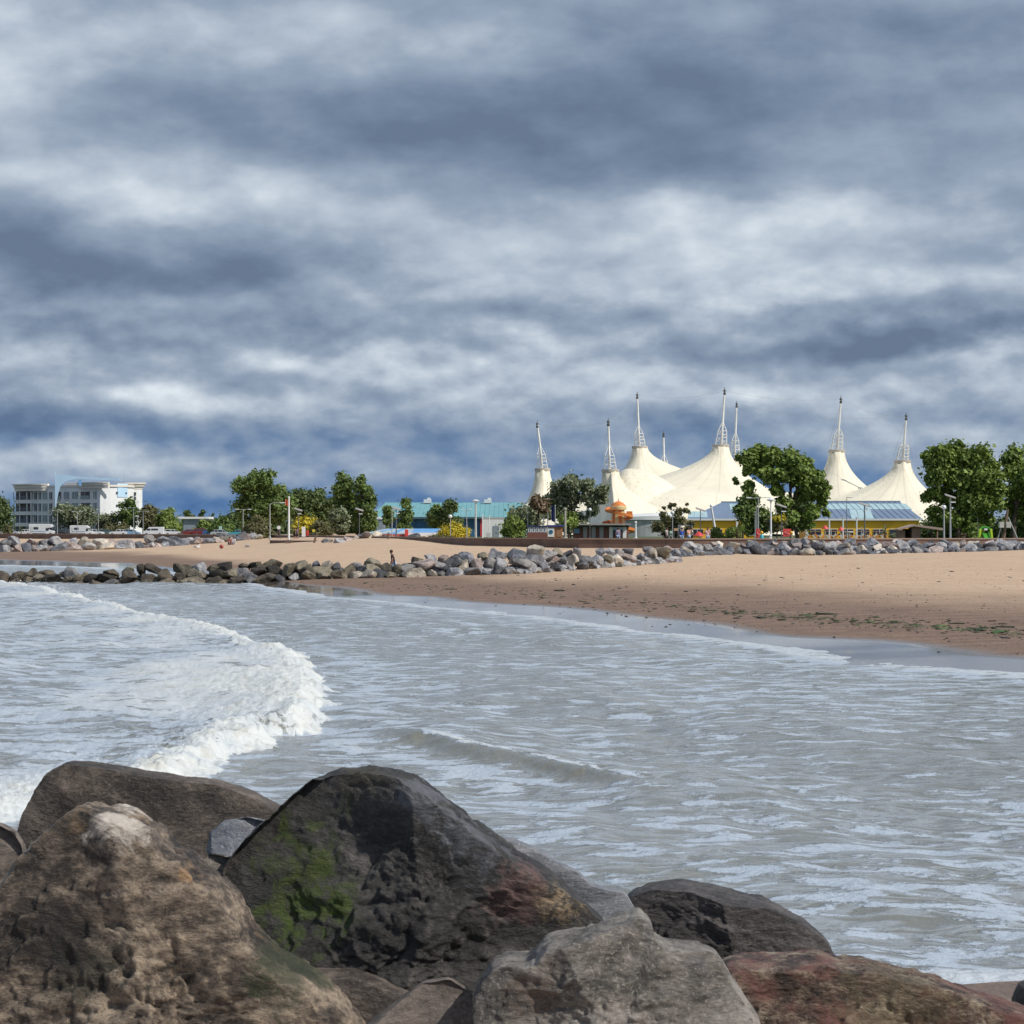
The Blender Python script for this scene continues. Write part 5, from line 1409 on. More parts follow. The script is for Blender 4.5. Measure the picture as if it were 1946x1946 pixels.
# left edge and in front of the apartments
tree("dark green tree at the left edge beside the white apartment block", -60, 27, 932, 535, 'round', 'deep', 1, 5200, .55, 30, TL)
tree("tall dark tree mostly cut off by the left edge of the frame", -120, -30, 925, 540, 'round', 'deep', 2, 3000, .6, 24, TL)
tree("wide grey-green tree in front of the middle of the apartment block", 97, 190, 952, 515, 'round', 'grey', 3, 5600, .42, 34, TL, ybot=1006)
tree("small grey-green tree before the bright right wall of the apartments", 180, 230, 968, 518, 'round', 'grey', 4, 2600, .40, 20, TL, ybot=1008)
tree("light green pointed tree covering the right corner of the apartments", 222, 268, 946, 516, 'round', 'poplar', 5, 3400, .42, 22, TL, ybot=1008)
tree("brownish green round tree just right of the apartment block", 256, 302, 958, 512, 'round', 'olive', 6, 3200, .42, 22, TL, ybot=1010)
tree("mid green tree with a broad top left of the flat white roof", 292, 342, 962, 514, 'round', 'fresh', 7, 3200, .42, 22, TL, ybot=1010)
tree("dark distant tree above the flat white roof, left one", 345, 372, 967, 600, 'round', 'deep', 8, 1200, .5, 12, TL)
tree("small dark distant tree above the flat white roof, right one", 374, 392, 965, 602, 'round', 'deep', 9, 900, .5, 10, TL)
tree("olive green bush under the bright corner of the apartments", 186, 252, 988, 508, 'bush', 'olive', 10, 2600, .4, 20, "bushes along the car park", name="bush", trunk=False, cat="bush")
tree("yellowish green bush behind the white van", 300, 352, 990, 507, 'bush', 'fresh', 11, 2400, .4, 18, "bushes along the car park", name="bush", trunk=False, cat="bush")
tree("green bush between the flat white roof and the parked cars", 368, 410, 986, 506, 'bush', 'fresh', 12, 2200, .4, 16, "bushes along the car park", name="bush", trunk=False, cat="bush")
tree("long low hedge-like bush left of the tall round tree", 395, 452, 978, 450, 'bush', 'poplar', 13, 2800, .4, 20, "bushes along the car park", name="bush", trunk=False, cat="bush")
tree("dark bush behind the low hedge left of the tall round tree", 418, 470, 968, 470, 'bush', 'deep', 14, 2400, .45, 18, "bushes along the car park", name="bush", trunk=False, cat="bush")
tree("small dry palm-like shrub in front of the left edge tree", 4, 26, 993, 495, 'bush', 'olive', 15, 900, .35, 10, "bushes along the car park", name="bush", trunk=False, cat="bush")
# the tall group
tree("tall round dark green tree at the left end of the tall group", 442, 528, 897, 330, 'round', 'poplar', 16, 10000, .36, 44, TL, ybot=1000,
     lobes=[(470, 925, 28), (500, 915, 26), (515, 935, 22), (462, 950, 24), (490, 950, 30), (520, 955, 20), (460, 975, 18), (495, 980, 26), (480, 905, 16), (512, 900, 12), (452, 960, 12), (475, 995, 18), (510, 960, 22)], base_px=485)
tree("looser green tree right behind the tall round dark one", 500, 562, 920, 338, 'round', 'poplar', 17, 6500, .36, 34, TL, ybot=1005)
tree("dark middle tree behind the white flagpole", 540, 606, 924, 345, 'round', 'deep', 18, 5200, .38, 30, TL, ybot=1000)
tree("dark tree filling the gap before the tall poplars", 582, 645, 926, 348, 'round', 'deep', 19, 5000, .38, 28, TL, ybot=1000)
tree("tallest poplar on the left of the pair, with a broken pointed top", 628, 680, 884, 332, 'poplar', 'poplar', 20, 7600, .34, 46, TL)
tree("right-hand tall poplar with a smooth rounded top", 668, 708, 882, 330, 'poplar', 'poplar', 21, 7200, .34, 44, TL)
tree("narrow poplar at the right foot of the tall pair", 686, 717, 915, 327, 'poplar', 'poplar', 22, 4200, .34, 26, TL)
tree("low pale green tree at the foot of the tall poplars", 622, 665, 962, 318, 'round', 'grey', 23, 2600, .30, 18, TL, ybot=1012)
tree("yellow-green bush behind the flagpole", 553, 608, 976, 312, 'bush', 'yellow', 24, 3200, .26, 22, "yellow bushes on the promenade", name="bush", trunk=False, cat="bush")
tree("olive bush left of the flagpole at the foot of the round tree", 458, 520, 976, 316, 'bush', 'olive', 25, 3200, .30, 22, "bushes along the car park", name="bush", trunk=False, cat="bush")
tree("green bush at the foot of the dark middle trees", 590, 632, 985, 310, 'bush', 'olive', 26, 2400, .28, 16, "bushes along the car park", name="bush", trunk=False, cat="bush")
tree("slim small cypress left of the lamp with a solar panel", 727, 749, 944, 312, 'poplar', 'poplar', 27, 2600, .26, 20, "cypresses before the turquoise hall")
tree("slim cypress right of the lamp with a solar panel", 753, 785, 937, 314, 'poplar', 'poplar', 28, 3800, .28, 26, "cypresses before the turquoise hall")
tree("left cypress of the touching pair before the turquoise roof", 810, 850, 943, 330, 'poplar', 'poplar', 29, 4200, .28, 28, "cypresses before the turquoise hall")
tree("right, taller cypress of the touching pair before the turquoise roof", 838, 880, 936, 328, 'poplar', 'deep', 30, 4600, .28, 30, "cypresses before the turquoise hall")
tree("bright yellow flowering bush right of the striped canopy", 830, 900, 990, 285, 'bush', 'yellow', 31, 5200, .20, 30, "yellow bushes on the promenade", name="bush", trunk=False, cat="bush")
# left of the tents
tree("broad grey-green tree before the left tent peaks", 1028, 1160, 900, 300, 'round', 'grey', 32, 12000, .32, 60, TL, ybot=1000, base_px=1082,
     lobes=[(1060, 925, 24), (1090, 915, 22), (1115, 925, 20), (1140, 930, 16), (1050, 950, 24), (1085, 950, 28), (1120, 955, 22), (1143, 948, 16), (1040, 975, 16), (1110, 998, 14), (1075, 1000, 16), (1065, 980, 24), (1095, 985, 20), (1128, 975, 14)])
tree("brown dying conifer left of the broad grey-green tree", 1000, 1045, 934, 292, 'umbrella', 'brown', 33, 1500, .34, 14, TL, ybot=975)
tree("grey-green tree under the brown conifer", 962, 1035, 955, 296, 'round', 'grey', 34, 4400, .30, 28, TL, ybot=1010)
tree("round green palm-like bush left of the information board", 950, 1000, 978, 275, 'bush', 'fresh', 35, 3200, .24, 22, "bushes on the promenade", name="bush", trunk=False, cat="bush")
tree("light green fan-leaved tree behind the thick grey post", 1062, 1102, 972, 283, 'round', 'fresh', 36, 2200, .30, 16, TL, ybot=1004)
tree("dark feathery pine between the kiosk and the yellow hall", 1236, 1320, 948, 262, 'conifer', 'olive', 37, 5200, .22, 40, TL, ybot=1018, base_px=1280,
     lobes=[(1278, 962, 9), (1286, 975, 12), (1262, 980, 10), (1305, 972, 8), (1270, 992, 16), (1295, 990, 14), (1310, 1000, 12), (1252, 1002, 14), (1278, 1008, 18), (1303, 1012, 12), (1306, 958, 4), (1262, 966, 4)])
# the big tree before the tents
tree("big broadleaf tree with a see-through lower crown before the central tents", 1388, 1586, 843, 240, 'round', 'broad', 38, 19000, .34, 60, TL, base_px=1518,
     lobes=[(1415, 868, 20), (1440, 858, 20), (1470, 868, 22), (1450, 885, 24), (1500, 872, 24), (1525, 885, 24), (1420, 890, 18), (1480, 900, 22), (1545, 905, 20), (1560, 918, 16), (1510, 912, 18), (1540, 935, 16), (1568, 938, 12), (1520, 945, 16), (1500, 955, 10), (1490, 935, 10), (1575, 925, 8), (1545, 962, 14), (1522, 978, 16), (1400, 915, 8), (1502, 990, 14), (1480, 925, 14), (1530, 920, 18), (1560, 955, 12), (1500, 970, 16), (1535, 995, 12), (1555, 945, 18), (1540, 975, 18), (1420, 925, 16), (1510, 890, 26), (1545, 925, 22), (1565, 975, 12), (1490, 958, 18), (1500, 985, 18), (1455, 905, 20), (1470, 930, 16)], trunk_r=.22)
tree("dark bushy tree under the left side of the big broadleaf tree", 1395, 1480, 925, 250, 'round', 'poplar', 39, 10500, .30, 44, TL, ybot=1010,
     lobes=[(1425, 950, 20), (1412, 975, 20), (1440, 975, 24), (1465, 985, 22), (1425, 998, 22), (1450, 1000, 20), (1418, 935, 10)])
tree("dark leafy undergrowth tree beneath the big tree's trunk", 1472, 1560, 945, 252, 'round', 'deep', 40, 7500, .30, 34, TL, ybot=1014)
tree("small yellow-green tree behind the white lamp mast", 1455, 1498, 977, 236, 'round', 'olive', 41, 3000, .22, 22, TL, ybot=1012)
tree("yellow tuft of leaves at the top of the small olive tree", 1466, 1497, 976, 235.2, 'bush', 'yellow', 42, 900, .2, 10, "yellow bushes on the promenade", ybot=992, name="bush", trunk=False, cat="bush")
# right
tree("huge bright green sycamore filling the right behind the wooden shelter", 1738, 1905, 838, 245, 'round', 'broad', 43, 21000, .34, 90, TL, ybot=990, base_px=1822,
     lobes=[(1785, 872, 30), (1820, 862, 26), (1850, 868, 28), (1880, 885, 22), (1775, 905, 28), (1815, 905, 34), (1855, 912, 34), (1885, 925, 24), (1765, 940, 22), (1800, 945, 26), (1840, 950, 32), (1875, 960, 28), (1805, 980, 26), (1850, 985, 30), (1772, 970, 16), (1775, 990, 14), (1890, 900, 14), (1850, 1005, 18), (1880, 985, 18), (1795, 1000, 16), (1898, 935, 14), (1820, 890, 30)], trunk_r=.3)
tree("tall green tree cut off by the right edge of the frame", 1895, 2010, 842, 250, 'round', 'broad', 44, 10000, .34, 56, TL, ybot=980, base_px=1925,
     lobes=[(1930, 870, 24), (1912, 900, 20), (1940, 905, 26), (1975, 880, 30), (1925, 935, 20), (1955, 945, 26), (1990, 940, 30), (1915, 960, 16), (1930, 975, 18), (1960, 985, 22), (1905, 935, 16)], trunk_r=.28)
tree("dark undergrowth bush behind the two tall lamp posts on the right", 1742, 1880, 968, 252, 'bush', 'poplar', 45, 9000, .28, 44, "bushes on the promenade", name="bush", trunk=False, cat="bush")
tree("dark undergrowth bush behind the wooden climbing frame", 1862, 1990, 972, 256, 'bush', 'poplar', 46, 8000, .28, 40, "bushes on the promenade", name="bush", trunk=False, cat="bush")
tree("rounded pale green shrub left of the green slide", 1838, 1862, 1010, 228, 'bush', 'fresh', 47, 900, .14, 10, "bushes on the promenade", name="bush", trunk=False, cat="bush")
tree("reddish shrub right of the wooden shelter's roof", 1820, 1838, 1004, 230, 'bush', 'brown', 48, 800, .14, 8, "bushes on the promenade", name="bush", trunk=False, cat="bush")
tree("green bush between the yellow hall and the big tree's foot", 1372, 1412, 998, 240, 'bush', 'fresh', 49, 2200, .2, 16, "bushes on the promenade", name="bush", trunk=False, cat="bush")
tree("light bush at the base of the leaning white pole", 1345, 1378, 1000, 243, 'bush', 'fresh', 50, 1800, .2, 14, "bushes on the promenade", name="bush", trunk=False, cat="bush")
tree("flower-dotted low shrub beside the wooden shelter", 1690, 1708, 1008, 236, 'bush', 'grey', 51, 900, .14, 8, "bushes on the promenade", name="bush", trunk=False, cat="bush")
tree("low green hedge behind the wall under the striped canopy", 795, 868, 1014, 262, 'bush', 'olive', 52, 2200, .14, 26, "bushes on the promenade", name="bush", trunk=False, cat="bush")
# distant wood behind everything
rs = np.random.RandomState(9); cs = []; rr_ = []
for i in range(170):
    px = -250 + i * 14 + rs.uniform(-6, 6); d_ = 700 + rs.uniform(-30, 60); R = rs.uniform(2.2, 5.0)
    if 690 < px < 2000: R *= .55
    cs.append((X(px, d_), d_, GROUND_Z + R * .6)); rr_.append(R)
tag(link("distant_wood", leaves_mesh("distant_wood", cs, rr_, 16000, 1.1, rs), LM['deep']), kind='stuff')

# palms: fans of long narrow leaves on a short stem
def palm(label, px, ytop, d, spread, seed, mt='fresh'):
    rs = np.random.RandomState(seed); H = EYE + (1005 - ytop) / F * d - GROUND_Z
    o = empty("palm", (X(px, d), d, GROUND_Z)); m_ = MB()
    cz = H * .62; 
    for i in range(44):
        a = rs.uniform(0, 6.28); e = rs.uniform(-.5, 1.45); L = spread * rs.uniform(.8, 1.1)
        p0 = Vector((0, 0, cz)); dr = Vector((math.cos(a) * math.cos(e), math.sin(a) * math.cos(e), math.sin(e)))
        p1 = p0 + dr * L * .55; p2 = p0 + dr * L + Vector((0, 0, -.28 * L * math.cos(e)))
        sd = Vector((-math.sin(a), math.cos(a), 0)) * .045
        m_.add([p0 - sd * .4, p0 + sd * .4, p1 + sd, p2, p1 - sd], [(0, 1, 2, 4), (4, 2, 3)])
    m_.build("fronds", LM[mt], o); MB().tube((0, 0, -.1), (0, 0, cz), .13, .10, 8).build("trunk", BARK, o, True)
    tag(o, label, "palm", "small palms on the promenade")
palm("spiky palm left of the red banner under the big tree", 1412, 996, 236, 1.15, 1)
palm("second, browner palm just beside the palm left of the red banner", 1400, 1005, 234, .9, 2, 'brown')
palm("spiky palm left of the wooden shelter", 1682, 1000, 240, 1.1, 3, 'grey')
palm("pale palm behind the roof of the wooden shelter", 1770, 992, 246, 1.0, 4, 'grey')
palm("small palm before the white motorhome", 40, 1000, 480, 1.4, 5, 'olive')
# ------------------------------------------------------------------ poles and lamps
POLE = mat("pole_galvanised", (.34, .36, .37), .45, .08, 1); POLED = mat("pole_dark", (.10, .11, .12), .5, .1, 1); POLEW = mat("pole_white", (.74, .75, .75), .4, .05, 1)
LENS = mat("lamp_lens", (.70, .74, .76), .3, .05, 2); SOLAR = mat("solar_panel", (.30, .27, .25), .3, .1, 2)
def hgt(ytop, d): return EYE + (1005 - ytop) / F * d - GROUND_Z
def pole(label, px, ytop, d, kind, mt=None, r=.06, name="lamp_post", cat="lamp post", group="lamp posts and poles along the promenade", lean=0.0):
    H = hgt(ytop, d); o = empty(name, (X(px, d), d, GROUND_Z)); mt = mt or POLE
    m_ = MB(); m_.tube((0, 0, 0), (lean, 0, H * .5), r * 1.25, r, 8); m_.tube((lean, 0, H * .5), (lean * 2, 0, H), r, r * .75, 8); m_.build("post", mt, o, True)
    MB().lathe((0, 0, 0), [(r * 2.2, 0), (r * 2.2, .25), (r * 1.5, .5), (r * 1.2, .55)], 8).build("base", mt, o)
    if kind == 'T':
        MB().tube((-.9, 0, H - .05), (.9, 0, H + .02), .04, .04, 6).build("arm", mt, o)
        for s_ in (-1, 1): MB().box((s_ * 1.0, 0, H + .02), (.55, .22, .10)).build("lamp_head", LENS, o)
    elif kind == 'armR':
        MB().path([(0, 0, H - .1), (.5, 0, H + .1), (1.5, 0, H + .15)], .04).build("arm", mt, o); MB().box((1.8, 0, H + .13), (.7, .25, .11)).build("lamp_head", LENS, o)
    elif kind == 'solar':
        MB().box((0, 0, H + .05), (1.15, .6, .05), ry=.32, rx=.3).build("solar_panel", SOLAR, o); MB().box((.2, -.35, H - .55), (.5, .2, .10)).build("lamp_head", LENS, o); MB().tube((0, 0, H - .5), (.2, -.35, H - .5), .03, .03, 5).build("arm", mt, o)
    elif kind == 'globe':
        MB().ball((0, 0, H + .1), .24).build("lamp_globe", LENS, o, True)
    elif kind == 'disc':
        MB().lathe((0, 0, H - .15), [(.05, -.35), (.12, -.1), (.42, .0), (.42, .08), (.10, .2)], 16).build("lamp_head", LENS, o, True)
    elif kind == 'tri':
        MB().tube((0, 0, H - .3), (-.45, 0, H), .035, .03, 6).tube((0, 0, H - .3), (.45, 0, H), .035, .03, 6).build("arm", mt, o)
        MB().box((-.5, 0, H + .03), (.4, .2, .1)).box((.5, 0, H + .03), (.4, .2, .1)).build("lamp_head", LENS, o)
    elif kind == 'thinarm':
        MB().tube((0, 0, H - .02), (.55, 0, H - .02), .03, .02, 5).build("arm", mt, o); MB().box((.6, 0, H - .04), (.25, .12, .07)).build("lamp_head", LENS, o)
    elif kind == 'plain':
        MB().ball((lean * 2, 0, H), r * 1.3).build("finial", mt, o, True)
    tag(o, label, cat, group); return o
pole("slim lamp post in front of the grey-green tree, left of the first motorhome's neighbour tree", 109, 970, 488, 'T', r=.08)
pole("slim lamp post just right of the second motorhome", 147, 972, 488, 'T', r=.08)
pole("slim lamp post between the second motorhome and the small cars", 187, 975, 488, 'T', r=.08)
pole("taller lamp post before the right end of the apartment block", 254, 965, 486, 'T', r=.09)
pole("slim lamp post before the brownish tree near the white van", 272, 972, 488, 'T', r=.08)
pole("twin-arm lamp post at the left foot of the tall round tree", 462, 968, 325, 'T', r=.07)
pole("lamp post with one arm to the right before the round tree", 513, 957, 300, 'armR', r=.08)
pole("solar lamp post before the yellow-green bush", 567, 969, 292, 'solar', POLED, r=.06)
pole("solar lamp post before the tall poplars", 683, 969, 290, 'solar', POLED, r=.06)
pole("thin grey pole between the two slim cypresses, left of a pair", 745, 967, 290, 'thinarm', r=.06)
pole("solar lamp post with panel beside the slim cypresses", 753, 967, 262, 'solar', POLED, r=.07)
pole("thin lamp post with small globe in front of the yellow bush", 856, 983, 262, 'globe', r=.05)
pole("forked lamp post left of the tall thick lamp post at the blue wall", 887, 968, 280, 'tri', POLE, r=.06)
pole("tall thick pale lamp post before the blue wall, disc head", 904, 950, 248, 'disc', mat("pole_pale", (.5, .51, .5), .5, .05, 1), r=.12)
pole("short white pole at the left corner of the white annexe", 917, 979, 262, 'plain', POLEW, r=.07, name="white_pole", cat="pole")
pole("short white pole in front of the middle of the white annexe", 930, 981, 258, 'plain', POLEW, r=.06, name="white_pole", cat="pole")
pole("thin grey pole left of the information board", 1003, 966, 292, 'plain', r=.07, name="flagpole", cat="flagpole")
pole("thin grey pole rising behind the right end of the information board", 1033, 967, 292, 'plain', r=.08, name="flagpole", cat="flagpole")
pole("thin grey pole rising above the gap between board and booth", 1041, 967, 294, 'plain', r=.07, name="flagpole", cat="flagpole")
fpole = pole("flagpole with a drooping dark blue flag above the ticket booth", 1055, 961, 290, 'plain', r=.08, name="flagpole", cat="flagpole")
pole("thick grey post right of the ticket booth", 1074, 968, 272, 'plain', mat("post_weathered", (.34, .32, .28), .8, .15, 1), r=.17, name="grey_post", cat="post")
pole("slim lamp post before the broad grey-green tree, left of the tents", 1121, 970, 286, 'globe', POLED, r=.05)
pole("short white post left of the grey hall's curved wall", 1208, 993, 262, 'plain', POLEW, r=.13, name="white_post", cat="post")
pole("lamp post with a small bright head in the dark pine", 1278, 976, 250, 'globe', POLE, r=.06)
pole("solar lamp post at the left end of the yellow hall", 1331, 969, 250, 'solar', POLED, r=.06)
lp = pole("white pole leaning to the left in front of the yellow hall", 1363, 961, 262, 'plain', POLEW, r=.14, name="leaning_pole", cat="pole", lean=-.38)
pole("leftmost of three lamp posts in front of the dark bushy tree", 1435, 973, 226, 'plain', r=.05)
pole("middle lamp post of three in front of the dark bushy tree", 1438, 961, 225, 'thinarm', r=.05)
pole("tallest of three lamp posts in front of the dark bushy tree", 1441, 946, 222, 'T', r=.06)
pole("thick white lamp mast right of the red banner", 1465, 948, 220, 'disc', POLEW, r=.09)
pole("solar lamp post left of the red square sign", 1485, 962, 222, 'solar', POLED, r=.055)
pole("very thin pole with a short arm before the blue roof", 1609, 945, 222, 'thinarm', POLED, r=.035)
pole("dark lamp post with tilted solar panel before the striped roof", 1643, 960, 218, 'solar', POLED, r=.07)
pole("short thin grey pole in front of the terrace fence", 1637, 1003, 222, 'plain', r=.05, name="grey_pole", cat="pole")
pole("pale lamp post with green head left of the tall solar one", 1794, 966, 214, 'globe', POLE, r=.08)
pole("tall lamp post with a big tilted solar panel right of the shelter", 1806, 944, 212, 'solar', POLE, r=.085)
pole("thin dark pole in front of the sycamore, left of the green slide", 1858, 986, 224, 'plain', POLED, r=.04, name="dark_pole", cat="pole")
# flags
def flag(o, z, w, h, mt):
    vs = []; fs = []; n = 8; m_ = MB()
    for i in range(n + 1):
        x = w * i / n
        vs += [(x, .12 * math.sin(i * 1.3), z - .5 * x * .6), (x, .12 * math.sin(i * 1.3 + .6), z - h - .5 * x)]
    fs = [(2 * i, 2 * i + 1, 2 * i + 3, 2 * i + 2) for i in range(n)]
    m_.add(vs, fs); return m_.build("flag", mt, o, True)
flag(fpole, hgt(963, 290), -.5, 2.2, mat("flag_navy", (.02, .03, .12), .7, .1, 1))
d_ = 260; f2 = empty("flagpole", (X(549, d_), d_, tz(X(549, d_), d_))); f2z = tz(X(549, d_), d_)
H = EYE + (1005 - 946) / F * d_ - f2z
MB().tube((0, 0, -.2), (0, 0, H), .14, .09, 10).build("post", POLEW, f2, True); MB().ball((0, 0, H + .05), .13).build("finial", POLEW, f2, True)
MB().box((0, 0, .15), (.7, .7, .5)).build("base", WALLMAT, f2)
flag(f2, H - .3, -.42, .8, mat("flag_orange", (.60, .17, .09), .7, .1, 1)); tag(f2, "white flagpole on the sand by the short low wall, small orange-red flag", "flagpole")

# ------------------------------------------------------------------ signs and promenade furniture
RED = mat("sign_coral_red", (.62, .065, .060), .5, .06, 1); REDD = mat("sign_red_mark", (.78, .22, .20), .5, .05, 1)
def board(label, px, ytop, ybot, wpx, d, mt, name="sign", cat="sign", post=True, shape='box', mark=None):
    o = empty(name, (X(px, d), d, GROUND_Z)); zt = hgt(ytop, d); zb = hgt(ybot, d); w = wpx / F * d
    if post:
        for s_ in (-.35, .35): MB().box((s_ * w, .04, zt / 2), (.06, .05, zt)).build("leg", POLED, o)
    if shape == 'box': p_ = MB().box((0, 0, (zt + zb) / 2), (w, .07, zt - zb)).build("panel", mt, o, bevel=.01)
    else:
        p_ = MB().lathe((0, 0, 0), [(w / 2, -.03), (w / 2, .03)], 20).build("panel", mt, o); p_.rotation_euler = (math.pi / 2, 0, 0); p_.location = (0, 0, (zt + zb) / 2)
    if mark:
        m_ = MB(); pts = [Vector((w * (.32 * math.sin(k * .9)), -.06, zb + (zt - zb) * (.15 + .7 * k / 9))) for k in range(10)]; m_.path(pts, .035, 5); m_.build("squiggle", mark, o)
    tag(o, label, cat, "signs and boards on the promenade"); return o
board("tall narrow red banner with a faint squiggle by the lamp post trio", 1440.5, 1005, 1022, 7.5, 221, RED, mark=REDD, name="banner", cat="banner")
board("large square red sign with a pale squiggle under the big tree", 1495.5, 1005, 1020, 15.5, 219, RED, mark=REDD)
board("round white sign on a thin post left of the flagpole", 530, 999, 1006, 7, 300, CWH, shape='disc')
board("small yellow sign right of the flagpole", 596, 1006, 1011, 5, 296, mat("sign_yellow", (.65, .55, .05), .5, .05, 1))
board("pale green notice board left of the big round tree", 419, 1000, 1011, 6, 430, mat("sign_mint", (.45, .66, .55), .5, .05, 1))
board("tall white information pillar right of the flagpole", 577, 1001, 1020, 7, 294, CWH, name="information_pillar", cat="information pillar", post=False)
board("red box beside the tall white information pillar", 584.5, 1008, 1020, 5, 295, mat("sign_red", (.55, .05, .05)), name="red_box", cat="box", post=False)
board("small pale green sign before the dark pine", 1275, 1009, 1014, 5, 248, mat("sign_mint", (.45, .66, .55)))
board("pale orange sign in the shade right of the dark pine", 1285, 1004, 1009, 9, 247, mat("sign_peach", (.62, .36, .22), .6, .05, 1))
board("low white notice with dark picture near the thick grey lamp post", 928, 1012, 1020, 8, 255, mat("notice_grey", (.5, .5, .5), .6, .1, 1))
# goal-like frame
go = empty("swing_frame", (X(1302, 246), 246, GROUND_Z)); tag(go, "grey square-topped swing frame left of the red parasol", "swing frame")
MB().tube((-.8, 0, 0), (-.8, 0, 2.0), .05, .05, 6).tube((.8, 0, 0), (.8, 0, 2.0), .05, .05, 6).build("upright", POLE, go); MB().tube((-.85, 0, 2.0), (.85, 0, 2.0), .05, .05, 6).build("crossbar", POLE, go)
# parasols
def parasol(label, px, ytop, d, w, mt):
    H = hgt(ytop, d); o = empty("parasol", (X(px, d), d, GROUND_Z)); MB().tube((0, 0, 0), (0, 0, H), .03, .03, 6).build("pole", POLEW, o)
    MB().lathe((0, 0, 0), [(w / 2, H - .55), (w / 2 * .97, H - .48), (w / 4, H - .2), (.04, H)], 8).build("canopy", mt, o); tag(o, label, "parasol", "red parasols on the promenade")
parasol("wide coral-red parasol right of the swing frame", 1328, 1010, 240, 1.3, RED); parasol("taller orange-red parasol beside the coral one", 1343, 1006, 242, .75, mat("parasol_orange", (.62, .13, .06), .6, .05, 1))
parasol("red parasol behind the leftmost thick white post", 1568, 998, 296, 1.0, RED); parasol("red parasol behind the middle thick white post", 1598, 1001, 297, .9, RED)
# child-like figure stands (coloured play figures)
def play_fig(label, px, ytop, d, body, head):
    H = hgt(ytop, d); o = empty("play_figure", (X(px, d), d, GROUND_Z)); MB().lathe((0, 0, 0), [(.22, 0), (.26, .3), (.20, H - .5), (.10, H - .36)], 14).build("body", body, o, True)
    MB().ball((0, 0, H - .17), .17).build("head", head, o, True); tag(o, label, "play figure")
YB = mat("ball_yellow", (.75, .42, .03), .4, .05, 1)
play_fig("turquoise rounded bin with a yellow ball top beside the red banner", 1447.5, 1009, 219, mat("bin_turquoise", (.03, .35, .42), .4, .08, 1), YB)
play_fig("yellow ball on a short brown stand right of the square red sign", 1504, 1009, 218, mat("stand_brown", (.14, .12, .06), .6, .1, 1), YB)
play_fig("small white stone figure at the foot of the white lamp mast", 1464, 1015, 217, CWH, CWH)
# green slide
SLG = mat("slide_green", (.06, .30, .03), .45, .08, 1); SLL = mat("slide_lime", (.42, .60, .03), .45, .05, 1)
gs_ = empty("play_slide", (X(1872, 222), 222, GROUND_Z)); tag(gs_, "green playground slide with lime green sides and an arched top", "slide")
m_ = MB(); n = 12; vs = []
for i in range(n + 1):
    a = math.pi * i / n; vs += [(-.62 * math.cos(a), -.3, 1.35 + .55 * math.sin(a)), (-.62 * math.cos(a), .5, 1.35 + .55 * math.sin(a)), (-.50 * math.cos(a), .5, 1.32 + .42 * math.sin(a)), (-.50 * math.cos(a), -.3, 1.32 + .42 * math.sin(a))]
fs = []
for i in range(n):
    for k in range(4): fs.append((4 * i + k, 4 * i + (k + 1) % 4, 4 * i + 4 + (k + 1) % 4, 4 * i + 4 + k))
m_.add(vs, fs).build("arch", SLG, gs_, True)
for s_ in (-1, 1): MB().box((s_ * .62, 0, .95), (.22, .7, 1.3), ry=-s_ * .10).build("side_panel", SLL, gs_, bevel=.03)
MB().box((0, -.9, .6), (.6, 1.9, .08), rx=.55).box((-.3, -.9, .7), (.06, 1.9, .22), rx=.55).box((.3, -.9, .7), (.06, 1.9, .22), rx=.55).build("chute", SLG, gs_)
MB().box((0, -.36, 1.55), (.34, .04, .18)).build("nameplate", CWH, gs_)
# wooden climbing frame
cf = empty("climbing_frame", (X(1915, 222), 222, GROUND_Z)); tag(cf, "timber climbing frame with crossed leaning poles and two grey boxes", "climbing frame")
WD = mat("timber_brown", (.16, .11, .08), .85, .2, 2); ox = cf.location.x; qx = lambda p: X(p, 222) - ox
MB().tube((qx(1906), 0, -.05), (qx(1915), 0, hgt(968, 222)), .16, .12, 8).build("main_pole", WD, cf, True)
MB().tube((qx(1938), 0, 0), (qx(1916), 0, hgt(983, 222)), .07, .06, 8).build("leaning_pole", POLE, cf, True)
MB().tube((qx(1893), 0, 0), (qx(1903), 0, hgt(1000, 222)), .06, .06, 8).build("leaning_pole", POLE, cf, True)
MB().tube((qx(1907), .3, 0), (qx(1904), .3, hgt(1005, 222)), .07, .06, 8).build("short_pole", WD, cf, True)
for px in (1902, 1915): MB().box((qx(px), -.2, hgt(997.5, 222)), (.5, .45, .62)).build("grey_box", mat("box_grey", (.42, .42, .38), .6, .1, 2), cf, bevel=.03)
# satellite-like pale object by the terrace
tb = empty("round_table", (X(1613, 292), 292, GROUND_Z)); tag(tb, "white round table behind the middle and right terrace posts", "table")
MB().tube((0, 0, 0), (0, 0, 1.15), .06, .05, 8).build("leg", POLED, tb); MB().lathe((0, 0, 1.15), [(.1, -.22), (.55, -.05), (.65, 0), (.6, .06)], 18).build("tabletop", CWH, tb, True)
# leaning stub post on the sand
sp2 = MB(); z0 = tz(X(598, 250), 250); sp2.tube((0, 0, -.2), (.35, 0, 1.0), .14, .11, 8); o = sp2.build("stub_post", WD, None, True); o.location = (X(596, 250), 250, z0); tag(o, "short leaning timber stub at the right end of the low wall", "post")
z0 = tz(X(738, 245), 245); o = MB().tube((0, 0, -.2), (.02, 0, .75), .13, .11, 8).build("stub_post", WD, None, True); o.location = (X(738, 245), 245, z0); tag(o, "upright dark timber stub among stones on the upper sand", "post")
